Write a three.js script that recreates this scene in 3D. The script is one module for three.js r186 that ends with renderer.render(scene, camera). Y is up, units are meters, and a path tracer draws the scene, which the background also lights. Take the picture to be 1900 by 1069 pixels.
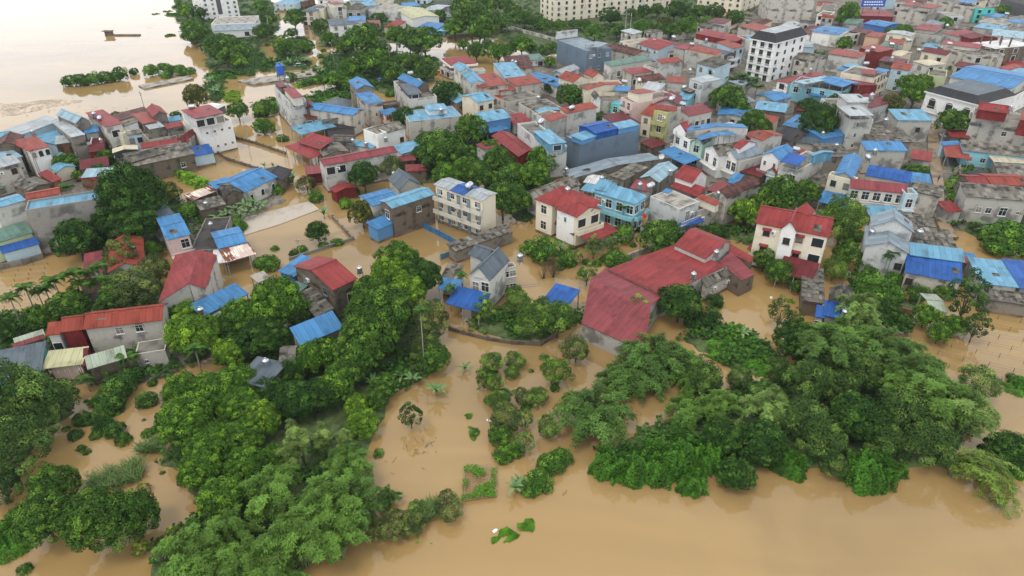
import * as THREE from 'three';
import { mergeGeometries } from 'three/addons/utils/BufferGeometryUtils.js';

// ---------------------------------------------------------------- camera, sky, sun, exposure
const IMG_W = 1900, IMG_H = 1069, FOCAL = 1267, PITCH = 32 * Math.PI / 180, EYE = 66;
const scene = new THREE.Scene();
const camera = new THREE.PerspectiveCamera(2 * Math.atan(IMG_H / 2 / FOCAL) * 180 / Math.PI, IMG_W / IMG_H, 1, 6000);
camera.position.set(0, EYE, 0);
camera.rotation.set(-PITCH, 0, 0);
const renderer = new THREE.WebGLRenderer({ antialias: true });
renderer.setSize(1024, 576);
renderer.toneMapping = THREE.LinearToneMapping;
renderer.toneMappingExposure = 1.05;
renderer.shadowMap.enabled = true;

function mulberry(a) { return () => { a = (a + 0x6d2b79f5) | 0; let t = Math.imul(a ^ (a >>> 15), 1 | a); t = (t + Math.imul(t ^ (t >>> 7), 61 | t)) ^ t; return ((t ^ (t >>> 14)) >>> 0) / 4294967296; }; }
const clamp = (x, a = 0, b = 1) => Math.min(b, Math.max(a, x));
const mix = (a, b, t) => a + (b - a) * t;
const smooth = (a, b, x) => { const t = clamp((x - a) / (b - a)); return t * t * (3 - 2 * t); };
function hash2(x, y, s) { let h = Math.imul(x | 0, 374761393) + Math.imul(y | 0, 668265263) + Math.imul(s | 0, 974634777); h = Math.imul(h ^ (h >>> 13), 1274126177); return ((h ^ (h >>> 16)) >>> 0) / 4294967296; }
function vnoise(x, y, per, s, perY = per) {
  const ix = Math.floor(x), iy = Math.floor(y), fx = x - ix, fy = y - iy, u = fx * fx * (3 - 2 * fx), v = fy * fy * (3 - 2 * fy);
  const w = (a, p) => ((a % p) + p) % p, g = (a, b) => hash2(w(a, per), w(b, perY), s);
  return mix(mix(g(ix, iy), g(ix + 1, iy), u), mix(g(ix, iy + 1), g(ix + 1, iy + 1), u), v);
}
function fbm(u, v, f, oct, s) { let a = 0.5, r = 0, n = 0; for (let i = 0; i < oct; i++) { r += a * vnoise(u * f, v * f, f, s + i); n += a; a *= 0.5; f *= 2; } return r / n; }

{ // overcast sky: a nearly even white sheet of cloud, a little brighter overhead
  const W = 256, H = 128, d = new Float32Array(W * H * 4);
  for (let j = 0; j < H; j++) for (let i = 0; i < W; i++) {
    const el = Math.sin(((j + 0.5) / H - 0.5) * Math.PI), c = fbm(i / W, j / H * 0.5, 8, 4, 5);
    const L = (el < 0 ? 0.62 : 1.18 + 0.8 * (1 - smooth(0.08, 0.5, el))) * (el < 0 ? 1 : 0.9 + 0.2 * c), o = (j * W + i) * 4;
    d[o] = L * 0.96; d[o + 1] = L * 1.0; d[o + 2] = L * 1.06; d[o + 3] = 1;
  }
  const sky = new THREE.DataTexture(d, W, H, THREE.RGBAFormat, THREE.FloatType);
  sky.mapping = THREE.EquirectangularReflectionMapping; sky.magFilter = THREE.LinearFilter; sky.needsUpdate = true;
  scene.background = sky; scene.environment = sky;
}
const sun = new THREE.DirectionalLight(0xfff3e2, 1.5);
sun.position.set(-130, 420, -20); sun.target.position.set(0, 0, -180);
sun.castShadow = true; sun.shadow.radius = 36; sun.shadow.mapSize.set(4096, 4096);
Object.assign(sun.shadow.camera, { left: -420, right: 420, top: 420, bottom: -420, near: 10, far: 1200 });
scene.add(sun, sun.target);
scene.fog = new THREE.FogExp2(new THREE.Color(0.86, 0.93, 1.0), 0.00009);

// ---------------------------------------------------------------- from a pixel of the photograph to a point of the place
const F = new THREE.Vector3(0, -Math.sin(PITCH), -Math.cos(PITCH)), U = new THREE.Vector3(0, Math.cos(PITCH), -Math.sin(PITCH)), CAM = camera.position.clone();
function at(px, py, h = 0) {
  const d = F.clone().add(new THREE.Vector3((px - IMG_W / 2) / FOCAL, 0, 0)).addScaledVector(U, -(py - IMG_H / 2) / FOCAL);
  return CAM.clone().addScaledVector(d, (h - EYE) / d.y);
}
const depthOf = (p) => p.clone().sub(CAM).dot(F);
function pix(p) { const q = p.clone().sub(CAM), z = q.dot(F); return [IMG_W / 2 + q.x / z * FOCAL, IMG_H / 2 - q.dot(U) / z * FOCAL]; }

// ---------------------------------------------------------------- naming and labelling
const used = {};
function numbered(n) { const k = used[n] = (used[n] ?? -1) + 1; return k ? n + '_' + String(k).padStart(3, '0') : n; }
function tag(o, label, category, group) { o.userData.label = label; o.userData.category = category; if (group) o.userData.group = group; return o; }
function shade(o) { o.traverse((m) => { if (m.isMesh) { m.castShadow = true; m.receiveShadow = true; } }); return o; }
function thing(name, label, category, pos, group) { const o = new THREE.Group(); o.name = numbered(name); if (pos) o.position.copy(pos); tag(o, label, category, group); scene.add(o); return o; }
function part(name, geo, mat, parent, pos, rotY = 0) { const m = new THREE.Mesh(geo, mat); m.name = name; m.castShadow = m.receiveShadow = true; if (pos) m.position.copy(pos); m.rotation.y = rotY; parent.add(m); return m; }
function structure(name, geo, mat) { const m = new THREE.Mesh(geo, mat); m.name = numbered(name); m.userData.kind = 'structure'; m.receiveShadow = true; scene.add(m); return m; }

// ---------------------------------------------------------------- textures (grey multipliers and bumps), tile sizes in metres
function texture(n, fn, srgb = true) {
  const d = new Uint8Array(n * n * 4);
  for (let j = 0; j < n; j++) for (let i = 0; i < n; i++) { const c = fn((i + 0.5) / n, (j + 0.5) / n), o = (j * n + i) * 4; d[o] = clamp(c[0] ?? c) * 255; d[o + 1] = clamp(c[1] ?? c) * 255; d[o + 2] = clamp(c[2] ?? c) * 255; d[o + 3] = 255; }
  const t = new THREE.DataTexture(d, n, n); t.wrapS = t.wrapT = THREE.RepeatWrapping; t.magFilter = THREE.LinearFilter; t.minFilter = THREE.LinearMipmapLinearFilter; t.generateMipmaps = true;
  if (srgb) t.colorSpace = THREE.SRGBColorSpace; t.needsUpdate = true; return t;
}
function sized(t, w, h = w) { const c = t.clone(); c.repeat.set(1 / w, 1 / h); c.needsUpdate = true; return c; }
const g3 = (x, r = 1, g = 1, b = 1) => [x * r, x * g, x * b];
const T = {};
T.plaster = texture(512, (u, v) => { const blot = fbm(u, v, 4, 6, 11), fine = fbm(u, v, 30, 3, 17), streak = vnoise(u * 120, v * 4, 120, 21, 4) * vnoise(u * 17, v * 2, 17, 31, 2), s = smooth(0.5, 0.95, streak); return g3(1 - 0.1 * smooth(0.45, 0.8, blot) - 0.13 * s - 0.05 * fine, 1, 0.997, 0.985); });
T.stained = texture(512, (u, v) => { const a = fbm(u, v, 5, 7, 41), b = fbm(u, v, 40, 3, 61), c = fbm(u, v, 14, 4, 63), streak = vnoise(u * 60, v * 2, 60, 51, 2) * vnoise(u * 9, v * 3, 9, 53, 3), dark = smooth(0.46, 0.8, a * 0.8 + c * 0.18); return g3(mix(1, 0.5, dark) - 0.12 * b - 0.16 * smooth(0.5, 0.95, streak), 1, 0.99, 0.965); });
T.worn = texture(512, (u, v) => { const a = fbm(u, v, 5, 7, 201), b = fbm(u, v, 36, 3, 203), streak = vnoise(u * 110, v * 3, 110, 205, 3) * vnoise(u * 13, v * 2, 13, 207, 2); return g3(1 - 0.3 * smooth(0.48, 0.78, a + 0.12 * streak) - 0.2 * smooth(0.45, 0.95, streak) - 0.08 * b, 1, 0.99, 0.965); });
T.brick = texture(512, (u, v) => { const row = Math.floor(v * 40), x = u * 18 + (row % 2) * 0.5, fx = x - Math.floor(x), fy = v * 40 - row, j = fx < 0.06 || fy < 0.14, t = 0.72 + 0.26 * hash2(Math.floor(x), row, 3), st = smooth(0.45, 0.75, fbm(u, v, 5, 5, 71)); return j ? g3(0.62 - 0.2 * st) : g3(t * mix(1, 0.55, st), 1, 0.93, 0.88); });
const metal = (seed) => (u, v) => { const ru = smooth(0.62, 0.84, fbm(u, v, 7, 5, seed + 31) * 0.75 + 0.25 * vnoise(u * 50, v * 3, 50, seed + 41, 3)) * 0.4; const sheet = Math.floor(u * 6), tone = hash2(sheet, Math.floor(v * 1.999), seed), rib = 0.5 + 0.5 * Math.cos(u * Math.PI * 2 * 30), lap = smooth(0.02, 0.0, Math.abs(u * 6 - Math.round(u * 6)) / 6 * 2.2), dirt = fbm(u, v, 5, 5, seed + 3), run = vnoise(u * 60, v * 4, 60, seed + 7, 4); return g3(1 - 0.13 * tone - 0.05 * rib - 0.17 * lap - 0.12 * smooth(0.5, 0.85, dirt) - 0.12 * smooth(0.62, 0.95, run), mix(1, 0.78, ru), mix(0.99, 0.62, ru), mix(0.98, 0.5, ru)); };
T.metal = texture(512, metal(101)); T.metalB = texture(512, metal(131));
T.rib = texture(256, (u) => 0.5 + 0.5 * Math.cos(u * Math.PI * 2 * 30), false);
T.rust = texture(512, (u, v) => { const s = Math.floor(u * 7), r = smooth(0.3, 0.5, fbm(u, v, 6, 5, 81) * 0.6 + 0.4 * vnoise(u * 50, v * 3, 50, 83, 3)), k = hash2(s, 0, 9) > 0.45 ? 1 : 0.35; return [mix(0.92, 0.42, r * k), mix(0.9, 0.22, r * k), mix(0.86, 0.14, r * k)]; });
T.fibro = texture(512, (u, v) => { const sx = Math.floor(u * 6), sy = Math.floor(v * 4), tone = hash2(sx, sy, 91), rib = 0.5 + 0.5 * Math.cos(u * Math.PI * 2 * 36), lapY = smooth(0.035, 0, v * 4 - sy), lapX = smooth(0.05, 0, u * 6 - sx), moss = smooth(0.48, 0.72, fbm(u, v, 6, 5, 93)); return g3(0.9 - 0.24 * tone - 0.08 * rib - 0.25 * lapY - 0.14 * lapX - 0.34 * moss, 1, 0.985, 0.94); });
T.tile = texture(512, (u, v) => { const r = Math.floor(v * 32), x = u * 28 + (r % 2) * 0.5, t = hash2(Math.floor(x), r, 5), e = (v * 32 - r) < 0.2 ? 0.7 : 1, st = smooth(0.42, 0.75, fbm(u, v, 5, 5, 97)); return g3((0.72 + 0.25 * t) * e * mix(1, 0.55, st)); });
T.slab = texture(512, (u, v) => { const a = fbm(u, v, 4, 6, 111), b = fbm(u, v, 20, 3, 113), jx = Math.abs(u * 4 - Math.round(u * 4)) < 0.012, jy = Math.abs(v * 4 - Math.round(v * 4)) < 0.012; return g3(0.97 - 0.32 * smooth(0.42, 0.75, a) - 0.14 * b - (jx || jy ? 0.1 : 0), 1, 0.985, 0.95); });
T.soil = texture(512, (u, v) => { const a = fbm(u, v, 6, 6, 121), b = fbm(u, v, 24, 4, 123); return g3((0.62 + 0.45 * b) * (0.8 + 0.4 * a), 1, 0.99, 0.96); });
T.grass = texture(512, (u, v) => { const a = fbm(u, v, 8, 6, 127), b = fbm(u, v, 40, 3, 129), k = 0.55 + 0.75 * b * (0.6 + 0.6 * a); return [0.36 * k, 0.52 * k, 0.2 * k]; });
T.silt = texture(1024, (u, v) => { const wx = fbm(u, v, 3, 4, 141) * 0.5, q = v + 0.12 * fbm(u, v, 2, 3, 149), a = fbm(u + wx, v + wx * 0.6, 4, 6, 143), b = vnoise(u * 5 + wx * 6, q * 46, 5, 147, 46) * 0.6 + 0.4 * vnoise(u * 11 + wx * 9, q * 110, 11, 148, 110), g = 0.96 - 0.15 * smooth(0.35, 0.72, a) - 0.07 * b; return [g, g * mix(0.96, 1, a), g * mix(0.9, 1.03, a)]; });
T.ripple = texture(1024, (u, v) => 0.6 * fbm(u, v, 12, 5, 151) + 0.25 * vnoise(u * 60 + 3 * fbm(u, v, 6, 2, 155), v * 150, 60, 153, 150) + 0.15 * vnoise(u * 140, v * 220, 140, 157, 220), false);
T.leafgrain = texture(128, (u, v) => 0.8 + 0.2 * fbm(u, v, 8, 3, 161));

// ---------------------------------------------------------------- materials (linear base colours)
const M = {};
const std = (r, g, b, o = {}) => new THREE.MeshStandardMaterial({ color: new THREE.Color().setRGB(r, g, b), roughness: 0.85, ...o });
const wallMat = (r, g, b, t = T.plaster, s = 7) => std(r, g, b, { map: sized(t, s), roughness: 0.9 });
const roofMat = (r, g, b, o = {}) => new THREE.MeshPhysicalMaterial({ color: new THREE.Color().setRGB(r, g, b), specularIntensity: 0.28, map: sized(o.t ?? T.metal, 6, o.h ?? 9), bumpMap: sized(T.rib, 6), bumpScale: 0.03, roughness: o.rough ?? 0.5, metalness: 0, });
Object.assign(M, {
  white: wallMat(0.8, 0.8, 0.79), offwhite: wallMat(0.6, 0.6, 0.57, T.worn, 9), cream: wallMat(0.7, 0.645, 0.51), ivory: wallMat(0.74, 0.68, 0.55), butter: wallMat(0.66, 0.57, 0.4), pink: wallMat(0.66, 0.5, 0.46), olive: wallMat(0.4, 0.4, 0.16),
  sky: wallMat(0.26, 0.55, 0.66), paleblue: wallMat(0.46, 0.6, 0.68), mint: wallMat(0.45, 0.66, 0.55), teal: wallMat(0.08, 0.5, 0.45), slate: wallMat(0.12, 0.17, 0.23), navywall: wallMat(0.05, 0.14, 0.4), bluewall: wallMat(0.1, 0.26, 0.5),
  grey: wallMat(0.42, 0.42, 0.4, T.worn, 9), pale: wallMat(0.54, 0.55, 0.54, T.worn, 9), lgrey: wallMat(0.55, 0.58, 0.6, T.worn, 9), conc: wallMat(0.52, 0.5, 0.465, T.stained, 8), concd: wallMat(0.24, 0.22, 0.19, T.stained, 7), brick: wallMat(0.3, 0.17, 0.11, T.brick, 5), brown: wallMat(0.16, 0.13, 0.1, T.stained, 6), black: wallMat(0.05, 0.05, 0.052), redwall: roofMat(0.24, 0.035, 0.035), charcoal: wallMat(0.09, 0.09, 0.1), lime: wallMat(0.55, 0.6, 0.38), peach: wallMat(0.62, 0.42, 0.3),
  blue: roofMat(0.07, 0.24, 0.5), lblue: roofMat(0.17, 0.4, 0.58, { t: T.metalB }), dblue: roofMat(0.028, 0.115, 0.4), pblue: roofMat(0.33, 0.5, 0.6, { t: T.metalB }), red: roofMat(0.28, 0.047, 0.047), orange: roofMat(0.32, 0.066, 0.043, { t: T.metalB }), rose: roofMat(0.245, 0.058, 0.066), maroon: roofMat(0.16, 0.03, 0.035, { t: T.metalB }), brownred: roofMat(0.2, 0.06, 0.04, { t: T.tile, h: 6 }),
  tile: std(0.16, 0.05, 0.035, { map: sized(T.tile, 6), roughness: 0.85 }), zinc: roofMat(0.42, 0.47, 0.5), greyblue: roofMat(0.27, 0.34, 0.4, { t: T.metalB }), slateroof: roofMat(0.11, 0.14, 0.17), charroof: roofMat(0.045, 0.048, 0.055, { rough: 0.6 }), greenroof: roofMat(0.13, 0.23, 0.19), paleg: roofMat(0.42, 0.5, 0.4, { t: T.metalB }), yellowg: roofMat(0.5, 0.5, 0.3), creamroof: roofMat(0.6, 0.55, 0.4), whiteroof: roofMat(0.7, 0.71, 0.72), rust: std(1, 1, 1, { map: sized(T.rust, 6, 7), bumpMap: sized(T.rib, 6), bumpScale: 0.03, roughness: 0.7 }),
  fibro: std(0.34, 0.32, 0.29, { map: sized(T.fibro, 6.6, 6), bumpMap: sized(T.rib, 5), bumpScale: 0.04, roughness: 0.95 }), fibrod: std(0.2, 0.185, 0.165, { map: sized(T.fibro, 6.6, 6), bumpMap: sized(T.rib, 5), bumpScale: 0.04, roughness: 0.95 }), bitumen: std(0.055, 0.052, 0.05, { map: sized(T.slab, 9), roughness: 0.85 }), terrace: std(0.4, 0.38, 0.35, { map: sized(T.slab, 8) }), terraced: std(0.2, 0.19, 0.17, { map: sized(T.slab, 8) }),
  glass: std(0.02, 0.026, 0.03, { roughness: 0.12 }), dark: std(0.018, 0.017, 0.016), frame: std(0.7, 0.7, 0.68, { roughness: 0.6 }), framed: std(0.09, 0.05, 0.03, { roughness: 0.6 }), shutter: std(0.16, 0.24, 0.3, { roughness: 0.6 }), greenshut: std(0.03, 0.13, 0.1, { roughness: 0.6 }), trim: std(0.68, 0.67, 0.64), steel: std(0.5, 0.52, 0.54, { metalness: 0.9, roughness: 0.32 }), iron: std(0.1, 0.1, 0.1, { roughness: 0.6 }), post: std(0.3, 0.29, 0.27), bluetank: std(0.02, 0.1, 0.42, { roughness: 0.4 }), wood: std(0.13, 0.1, 0.07), asphalt: std(0.05, 0.05, 0.05),
});
M.plain = std(0.6, 0.6, 0.6); M.dimgrey = wallMat(0.27, 0.265, 0.255, T.worn, 11); M.curtain = std(0.22, 0.19, 0.16, { roughness: 0.3 }); M.mudline = std(0.24, 0.17, 0.1, { map: sized(T.stained, 5), roughness: 0.8 }); M.patchA = std(0.34, 0.34, 0.31, { map: sized(T.fibro, 6) }); M.patchB = std(0.28, 0.26, 0.24, { map: sized(T.fibro, 6) });
const metalRoofs = new Set(['blue', 'lblue', 'dblue', 'pblue', 'red', 'orange', 'rose', 'maroon', 'zinc', 'greyblue', 'greenroof'].map((k) => M[k]));
const fibroShades = [0.25, 0.275, 0.3, 0.225, 0.33].map((k) => std(k, k * 0.95, k * 0.86, { map: sized(T.fibro, 6.6, 6), roughness: 0.95 }));

// ---------------------------------------------------------------- small mesh builder: quads with uv in metres
class Geo {
  constructor() { this.p = []; this.n = []; this.t = []; }
  tri(a, b, c, ua, ub, uc) { const x = b[0] - a[0], y = b[1] - a[1], z = b[2] - a[2], X = c[0] - a[0], Y = c[1] - a[1], Z = c[2] - a[2], n = [y * Z - z * Y, z * X - x * Z, x * Y - y * X], l = Math.hypot(...n) || 1; this.p.push(...a, ...b, ...c); for (let i = 0; i < 3; i++) this.n.push(n[0] / l, n[1] / l, n[2] / l); this.t.push(...ua, ...ub, ...uc); }
  quad(a, b, c, d, ou = 0, ov = 0) { const lu = Math.hypot(b[0] - a[0], b[1] - a[1], b[2] - a[2]), lv = Math.hypot(d[0] - a[0], d[1] - a[1], d[2] - a[2]), ex = [(b[0] - a[0]) / (lu || 1), (b[1] - a[1]) / (lu || 1), (b[2] - a[2]) / (lu || 1)]; const uv = (q) => { const r = [q[0] - a[0], q[1] - a[1], q[2] - a[2]], u = r[0] * ex[0] + r[1] * ex[1] + r[2] * ex[2]; return [ou + u, ov + Math.sqrt(Math.max(0, r[0] * r[0] + r[1] * r[1] + r[2] * r[2] - u * u))]; }; const A = uv(a), B = uv(b), C = uv(c), D = uv(d); this.tri(a, b, c, A, B, C); this.tri(a, c, d, A, C, D); return lv; }
  box(x0, y0, z0, x1, y1, z1, o = 0) { this.quad([x0, y0, z1], [x1, y0, z1], [x1, y1, z1], [x0, y1, z1], o); this.quad([x1, y0, z0], [x0, y0, z0], [x0, y1, z0], [x1, y1, z0], o + 3); this.quad([x1, y0, z1], [x1, y0, z0], [x1, y1, z0], [x1, y1, z1], o + 1); this.quad([x0, y0, z0], [x0, y0, z1], [x0, y1, z1], [x0, y1, z0], o + 2); this.quad([x0, y1, z1], [x1, y1, z1], [x1, y1, z0], [x0, y1, z0], o); this.quad([x0, y0, z0], [x1, y0, z0], [x1, y0, z1], [x0, y0, z1], o); return this; }
  // a sloping plate whose top is a, b (eave) and c, d, of the given thickness
  plate(a, b, c, d, th = 0.09, o = 0) { const dn = (q) => [q[0], q[1] - th, q[2]]; this.quad(a, b, c, d, o, o); const A = dn(a), B = dn(b), C = dn(c), D = dn(d); this.quad(D, C, B, A, o); this.quad(A, B, b, a); this.quad(B, C, c, b); this.quad(C, D, d, c); this.quad(D, A, a, d); return this; }
  done() { const g = new THREE.BufferGeometry(); g.setAttribute('position', new THREE.Float32BufferAttribute(this.p, 3)); g.setAttribute('normal', new THREE.Float32BufferAttribute(this.n, 3)); g.setAttribute('uv', new THREE.Float32BufferAttribute(this.t, 2)); return g; }
  get empty() { return !this.p.length; }
}
const V3 = (x, y, z) => new THREE.Vector3(x, y, z);

// windows and doors, unit sized and scaled where they stand (x along the wall, y up, z out)
const WIN = (() => {
  const f = new Geo(); f.box(-0.5, -0.5, 0, -0.46, 0.5, 0.07); f.box(0.46, -0.5, 0, 0.5, 0.5, 0.07); f.box(-0.46, 0.46, 0, 0.46, 0.5, 0.07); f.box(-0.46, -0.5, 0, 0.46, -0.46, 0.07); f.box(-0.015, -0.46, 0, 0.015, 0.46, 0.06); f.box(-0.46, 0.12, 0, 0.46, 0.145, 0.055); f.box(-0.56, -0.56, 0, 0.56, -0.502, 0.14);
  const k = new Geo(); k.box(-0.5, -0.5, 0, -0.44, 0.5, 0.06); k.box(0.44, -0.5, 0, 0.5, 0.5, 0.06); k.box(-0.44, 0.44, 0, 0.44, 0.5, 0.06); k.box(-0.44, -0.5, 0, 0.44, -0.47, 0.06);
  const p = new Geo(); p.box(-0.46, -0.46, 0.004, 0.46, 0.46, 0.025); const q = new Geo(); q.box(-0.44, -0.47, 0.004, 0.44, 0.44, 0.03);
  return { frame: f.done(), surround: k.done(), pane: p.done(), leaf: q.done() };
})();
{ // round-topped openings
  const arch = (w, h, c = new THREE.Shape()) => { c.moveTo(-w / 2, -0.5); c.lineTo(w / 2, -0.5); c.lineTo(w / 2, h - 0.5); c.absellipse(0, h - 0.5, w / 2, 0.3 * w, 0, Math.PI, false); c.lineTo(-w / 2, -0.5); return c; };
  const outer = arch(1, 0.7), hole = arch(0.84, 0.7, new THREE.Path()); outer.holes.push(hole); WIN.ring = new THREE.ExtrudeGeometry(outer, { depth: 0.12, bevelEnabled: false, curveSegments: 10 }); WIN.void = new THREE.ExtrudeGeometry(arch(0.84, 0.7), { depth: 0.02, bevelEnabled: false, curveSegments: 10 }); WIN.void.translate(0, 0, 0.006);
}
const LOOK = { A: ['arch', 2.6, 3.0, 'trim', 'dark'], B: ['arch', 1.1, 1.5, 'trim', 'dark'], w: ['window', 1.15, 1.25, 'frame', 'glass'], d: ['window', 1.2, 1.3, 'framed', 'dark'], g: ['window', 1.5, 1.9, 'frame', 'glass'], v: ['window', 0.62, 1.1, 'frame', 'glass'], b: ['window', 1.1, 1.5, 'shutter', 'glass'], o: ['opening', 2.2, 1.9, 'trim', 'dark'], k: ['door', 0.95, 2.0, 'framed', 'shutter'], s: ['window', 0.6, 0.6, 'frame', 'dark'], a: ['window', 1.0, 1.6, 'framed', 'glass'], t: ['window', 1.3, 2.3, 'frame', 'glass'] };
const rngW = mulberry(808), awnGeo = new Geo().plate([-0.68, 0.02, 0.62], [0.68, 0.02, 0.62], [0.68, 0.3, 0.01], [-0.68, 0.3, 0.01], 0.04).done();
const acGeo = new Geo().box(-0.42, -0.3, 0.02, 0.42, 0.3, 0.36).done(), acFan = new THREE.CylinderGeometry(0.22, 0.22, 0.02, 14).rotateX(Math.PI / 2).translate(-0.12, 0, 0.375);
function opening(parent, face, W, D, u, y, look, mats = {}) {
  const [name, w, h, fm, pm] = LOOK[look], door = name === 'door', arch = name === 'arch', o = part(name, arch ? WIN.ring : door || name === 'opening' ? WIN.surround : WIN.frame, mats.frame ?? M[fm], parent);
  o.scale.set(w, h, 1);
  if (face === 'f') o.position.set(u * W, y, 0.0); else if (face === 'b') { o.position.set(u * W, y, -D); o.rotation.y = Math.PI; } else if (face === 'r') { o.position.set(W, y, -u * D); o.rotation.y = Math.PI / 2; } else { o.position.set(0, y, -u * D); o.rotation.y = -Math.PI / 2; }
  part(door ? 'door_leaf' : arch ? 'opening' : 'pane', arch ? WIN.void : door || name === 'opening' ? WIN.leaf : WIN.pane, mats.pane ?? (pm === 'glass' || pm === 'dark' ? M[['glass', 'dark', 'glass', 'curtain', 'dark'][Math.floor(rngW() * 5)]] : M[pm]), o);
  return o;
}

// ---------------------------------------------------------------- houses
// a volume: [roof type, eave height, roof rise, near-left corner, near-right corner, far-right corner of the roof in the photo, wall, roof, options]
// roof types: flat, gx (ridge along the near edge), gxr (the same, third corner on the ridge), gz (ridge away from it), sb sf sl sr (one slope, high at the back, front, left, right), hip, mansard
const landmarks = [], FOOT = [];
const rngH = mulberry(77);
const ridgeMat = {};
function roofName(t) { return t; }
function volume(root, v, first) {
  if (v[0] === 'quad') { // a roof plane whose four corners were each measured, with walls under its edges
    const [, H, , x0, y0, x1, y1, x2, y2, wall, roof, o] = v, h = o.h, P = [[x0, y0], [x1, y1], [x2, y2], [o.x, o.y]].map(([x, y], i) => at(x, y, H + h[i])), q = new Geo(), r = new Geo();
    if (first) root.position.set(P[0].x, 0, P[0].z);
    const L = P.map((p) => [p.x - root.position.x, p.y, p.z - root.position.z]), c = [0, 1, 2].map((k) => (L[0][k] + L[1][k] + L[2][k] + L[3][k]) / 4), ins = (p, y) => [mix(p[0], c[0], 0.03), y ?? p[1] - 0.12, mix(p[2], c[2], 0.03)];
    const mx = P.reduce((a, p) => a + p.x / 4, 0), mz = P.reduce((a, p) => a + p.z / 4, 0), e = P[1].clone().sub(P[0]).setY(0).normalize(); FOOT.push({ x: mx, z: mz, cx: e.x, cz: e.z, w: P[0].distanceTo(P[1]) / 2, d: P[1].distanceTo(P[2]) / 2 });
    r.plate(...L, 0.1, rngH() * 5); part('roof', r.done(), M[roof], root);
    if (wall) { (o.sides ?? [0, 1, 2, 3]).forEach((i) => { const j = (i + 1) % 4; q.quad(ins(L[i], -0.6), ins(L[j], -0.6), ins(L[j]), ins(L[i]), i * 2.3); }); part('wall', q.done(), M[wall], root); }
    if (o.win) { const a = L[0], b = L[1], W = Math.hypot(b[0] - a[0], b[2] - a[2]), g = new THREE.Group(), n = o.win; g.position.set(a[0], 0, a[2]); g.rotation.y = Math.atan2(-(b[2] - a[2]), b[0] - a[0]); g.updateMatrix(); for (let i = 0; i < n; i++) { const m = part('opening', WIN.surround, M.trim, g); m.scale.set(W / n * 0.72, H * 0.42, 1); m.position.set(W * (i + 0.5) / n, H * 0.62, -0.2); part('shutter', WIN.leaf, [M.dark, M.trim, M.patchA, M.redwall][i % 4], m); g.remove(m); m.applyMatrix4(g.matrix); root.add(m); } }
    return;
  }
  const [type, H, rh, x0, y0, x1, y1, x2, y2, wall, roof, o = {}] = v;
  const A = at(x0, y0, type === 'sf' || type === 'sl' ? H + rh : H), B = at(x1, y1, type === 'sf' || type === 'sr' ? H + rh : H), C = at(x2, y2, type === 'gxr' || type === 'sb' ? H + rh : type === 'sr' ? H + rh : H);
  const dx = B.x - A.x, dz = B.z - A.z, W = Math.hypot(dx, dz), cx = dx / W, cz = dz / W;
  let D = (C.x - B.x) * cz - (C.z - B.z) * cx; if (type === 'gxr') D *= 2; D = Math.max(D, 0.8); if (o.D) D = o.D;
  const skew = Math.atan2((C.x - B.x) * cx + (C.z - B.z) * cz, (C.x - B.x) * cz - (C.z - B.z) * cx) * 180 / Math.PI;
  if (DEBUG && (Math.abs(skew) > 40 || W > 45 || D > 45)) console.log(root.userData.label, type, 'W', W.toFixed(1), 'D', D.toFixed(1), 'skew', skew.toFixed(0));
  if (first) { root.position.set(A.x, 0, A.z); }
  const g = new THREE.Group(); // frame of this volume; its meshes are handed to the thing below
  g.position.set(A.x - root.position.x, 0, A.z - root.position.z); g.rotation.y = Math.atan2(-cz, cx); g.updateMatrix();
  FOOT.push({ x: A.x + cx * W / 2 + cz * D / 2, z: A.z + cz * W / 2 - cx * D / 2, cx, cz, w: W / 2, d: D / 2 });
  const add = [], P = (name, geo, mat) => { const m = part(name, geo, mat, g); add.push(m); return m; };
  const base = o.b ?? -0.6, ov = o.o ?? (type === 'flat' || type === 'mansard' ? 0 : 0.3), off = rngH() * 5, mw = M[wall], mr = M[roof];
  const w0 = ov, w1 = W - ov, d0 = -ov, d1 = -D + ov, hb = type === 'sb' ? rh : 0, hf = type === 'sf' ? rh : 0, hl = type === 'sl' ? rh : 0, hr = type === 'sr' ? rh : 0, top = H - 0.04;
  if (wall && type !== 'flat') {
    const q = new Geo(), Yf = top + hf, Yb = top + hb, k = 1;
    const yy = (x, z) => top + (type === 'sb' ? rh * (-z / D) : type === 'sf' ? rh * (1 + z / D) : type === 'sl' ? rh * (1 - x / W) : type === 'sr' ? rh * x / W : 0) - 0.06;
    const c = [[w0, d0], [w1, d0], [w1, d1], [w0, d1]], h = c.map(([x, z]) => yy(x, z));
    for (let i = 0; i < 4; i++) { const j = (i + 1) % 4; q.quad([c[i][0], base, c[i][1]], [c[j][0], base, c[j][1]], [c[j][0], h[j], c[j][1]], [c[i][0], h[i], c[i][1]], off + i * 2.3, base); }
    if (!type.startsWith('g') && type !== 'hip') q.quad([c[0][0], h[0], c[0][1]], [c[1][0], h[1], c[1][1]], [c[2][0], h[2], c[2][1]], [c[3][0], h[3], c[3][1]]);
    if (type === 'gx' || type === 'gxr') for (const x of [w0, w1]) { const s = x === w0 ? 1 : -1, a = [x, h[0], s > 0 ? d1 : d0], b = [x, h[0], s > 0 ? d0 : d1]; q.tri(a, b, [x, top + rh - 0.1, -D / 2], [0, h[0]], [D, h[0]], [D / 2, h[0] + rh]); }
    if (type === 'gz') for (const z of [d0, d1]) { const s = z === d0; q.tri([s ? w0 : w1, h[0], z], [s ? w1 : w0, h[0], z], [W / 2, top + rh - 0.1, z], [0, h[0]], [W, h[0]], [W / 2, h[0] + rh]); }
    P('wall', q.done(), mw);
  }
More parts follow.
